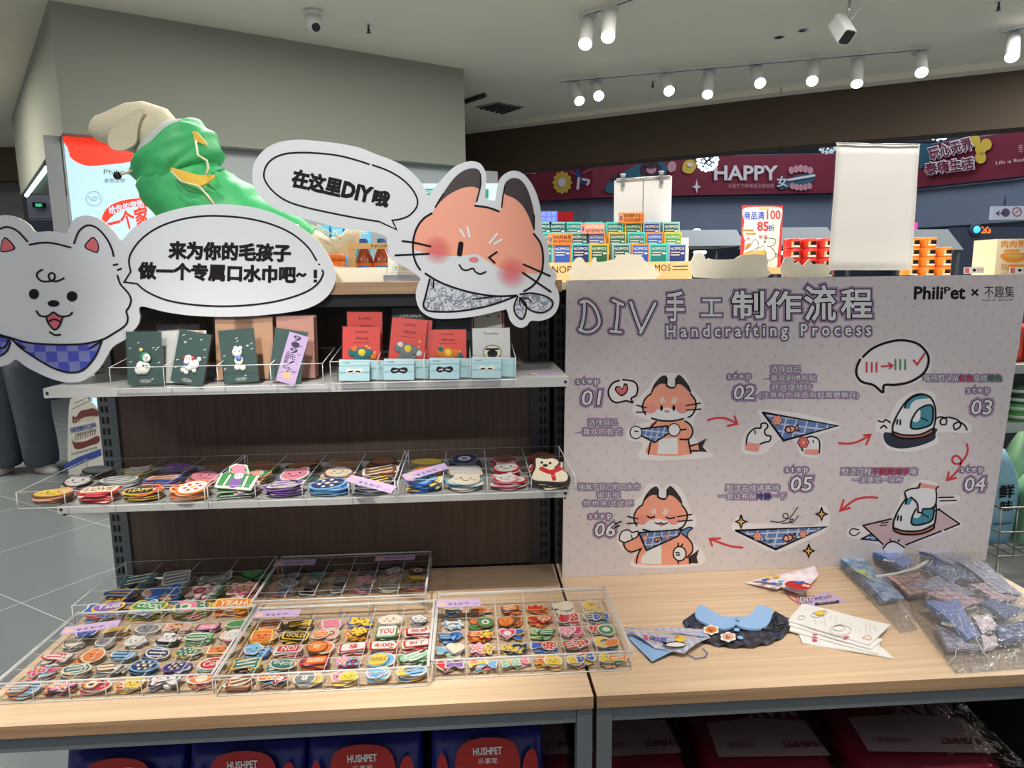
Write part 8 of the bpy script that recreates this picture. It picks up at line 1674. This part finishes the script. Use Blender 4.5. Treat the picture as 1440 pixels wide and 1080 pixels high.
# ------------------------------------------------------------------ side shelving right of the board
TG = mat('tin_green', (84, 172, 84), .4); TGD = mat('tin_dark_green', (44, 84, 56), .4); PBG = mat('pouch_red', (214, 66, 40), .35)
rs = thing('side_rack', 'grey metal shelving with green tins right of the DIY board', 'shelving', (2.25, 2.75, 0))
zA, zB, zC = PY(1432, 596, 2.45).z, PY(1436, 508, 2.6).z, PY(1440, 380, 2.6).z
for z, y0 in ((zA, 2.45), (zB, 2.5), (.34, 2.3)): m = MB(); m.box(1.86, 2.9, y0, 3.05, z - .035, z, SHELFM); m.build('shelf_board', rs)
m = MB(); m.box(1.86, 2.9, 3.05, 3.08, 0, 1.42, STEELD); m.build('back_panel', rs)
m = MB(); m.box(2.86, 2.9, 3.0, 3.045, 0, 1.45, STEELD); m.build('upright', rs); m = MB(); m.box(1.80, 1.855, 2.35, 3.05, 0, .34, OAK); m.build('base_cabinet', rs)
def gtin(x, y, z, mt, lab, grp): t = thing('tin', lab, 'tin', (x, y, z), grp); m = MB(); m.lathe([(.034, 0), (.036, .003), (.036, .03), (.034, .034)], (0, 0, 0), mt, 16); m.build('tin_body', t, local=True); m = MB(); m.lathe([(.0364, .010), (.0364, .022)], (0, 0, 0), LBW, 16); m.build('tin_label', t, local=True)
for c in range(6):
    for k in range(4): gtin(1.93 + .08 * c, 2.52, zA + .0006 + .0345 * k, TG if k < 2 else TGD, '%s green tin, %s up in the %s column of the side rack' % ('bright' if k < 2 else 'dark', ['lowest', 'second', 'third', 'topmost'][k], ords[c]), 'green tins on the side rack')
for c in range(5): t = thing('pouch', 'red food pouch standing on the upper side shelf, %s in its row' % ords[c], 'pouch', (1.95 + .11 * c, 2.60, zB + .001), 'red pouches on the side rack'); m = MB(); pillow(m, .10, .05, .15, PBG, 6); m.build('pouch_body', t, local=True); m = MB(); m.box(-.03, .03, -.0255, -.0245, .05, .09, LBW); m.build('pouch_label', t, local=True)
wb = thing('wire_basket', 'chrome wire basket holding pale blue bags right of the DIY board', 'basket', (2.2, 2.3, .5)); x0, x1, y0, y1 = 1.86, 2.60, 2.18, 2.62; zl_, zh_ = .50, .68
WIRE = mat('basket_wire', (168, 164, 154), .3, .8)
m = MB()
for z in (zl_, (zl_ + zh_) / 2, zh_):
    for a, b2 in (((x0, y0), (x1, y0)), ((x1, y0), (x1, y1)), ((x1, y1), (x0, y1)), ((x0, y1), (x0, y0))): m.tube([(a[0], a[1], z), (b2[0], b2[1], z)], .004 if z == zh_ else .003, WIRE, 6)
m.build('rim_wires', wb); m = MB()
k = 0
while x0 + .06 * k <= x1: x = x0 + .06 * k; m.tube([(x, y0, zh_), (x, y0, zl_), (x, y1, zl_), (x, y1, zh_)], .0026, WIRE, 5); k += 1
k = 0
while y0 + .06 * k <= y1: y = y0 + .06 * k; m.tube([(x0, y, zh_), (x0, y, zl_), (x1, y, zl_), (x1, y, zh_)], .0026, WIRE, 5); k += 1
m.build('mesh_wires', wb); m = MB()
for x, y in ((x0 + .02, y0 + .02), (x1 - .02, y0 + .02), (x1 - .02, y1 - .02), (x0 + .02, y1 - .02)): m.tube([(x, y, .3402 if y > 2.31 else 0.0), (x, y, zl_)], .006, WIRE, 6)
m.build('basket_legs', wb)
BLB = mat('bag_pale_blue', (148, 196, 214), .35, bump=.5, bscale=20); GRB = mat('bag_pale_green', (160, 204, 160), .35, bump=.5, bscale=20)
for k, (x, y, h, mt_, rz) in enumerate(((1.93, 2.30, .36, BLB, .1), (2.06, 2.27, .30, GRB, -.1), (2.20, 2.30, .34, BLB, .15), (1.94, 2.41, .41, BLB, -.1), (2.12, 2.42, .39, GRB, .1), (2.35, 2.30, .33, BLB, 0))):
    t = thing('snack_bag', ['pale blue bag at the near left corner of the wire basket', 'pale green bag in the wire basket beside the corner bag', 'pale blue bag third along the front of the wire basket', 'tall pale blue bag at the back left of the wire basket', 'tall pale green bag at the back of the wire basket', 'pale blue bag fourth along the front of the wire basket'][k], 'bag', (x, y, zl_ + .004), 'pale snack bags in the wire basket', rz)
    m = MB(); n = 8; rsx = []
    for j in range(n + 1):
        v = j / n; ww = .125 * (1 if v < .7 else 1 - .8 * (v - .7) / .3); dd_ = .09 * math.sin(math.pi * (v * .9 + .08)) ** .5; rsx.append([Vector((a * ww / 2, b_ * dd_ / 2, v * h)) for a, b_ in rrect(1, 1, .3, 3)])
    m.loft(rsx, mt_); m.build('bag_body', t, local=True); A = Art(lambda u, v, l: Vector((u, -.047 - l, v)), flip=False, step=.0008); A.text('鲜', -.03, h * .52, .06, .05, INK, 0, bold=.02); A.text('味', -.02, h * .38, .05, .04, INK, 0, bold=.02); A.stroke([(-.04, h * .25), (.03, h * .25)], .006, SDB, 0, smooth=False); A.build('bag_print', t, local=True)
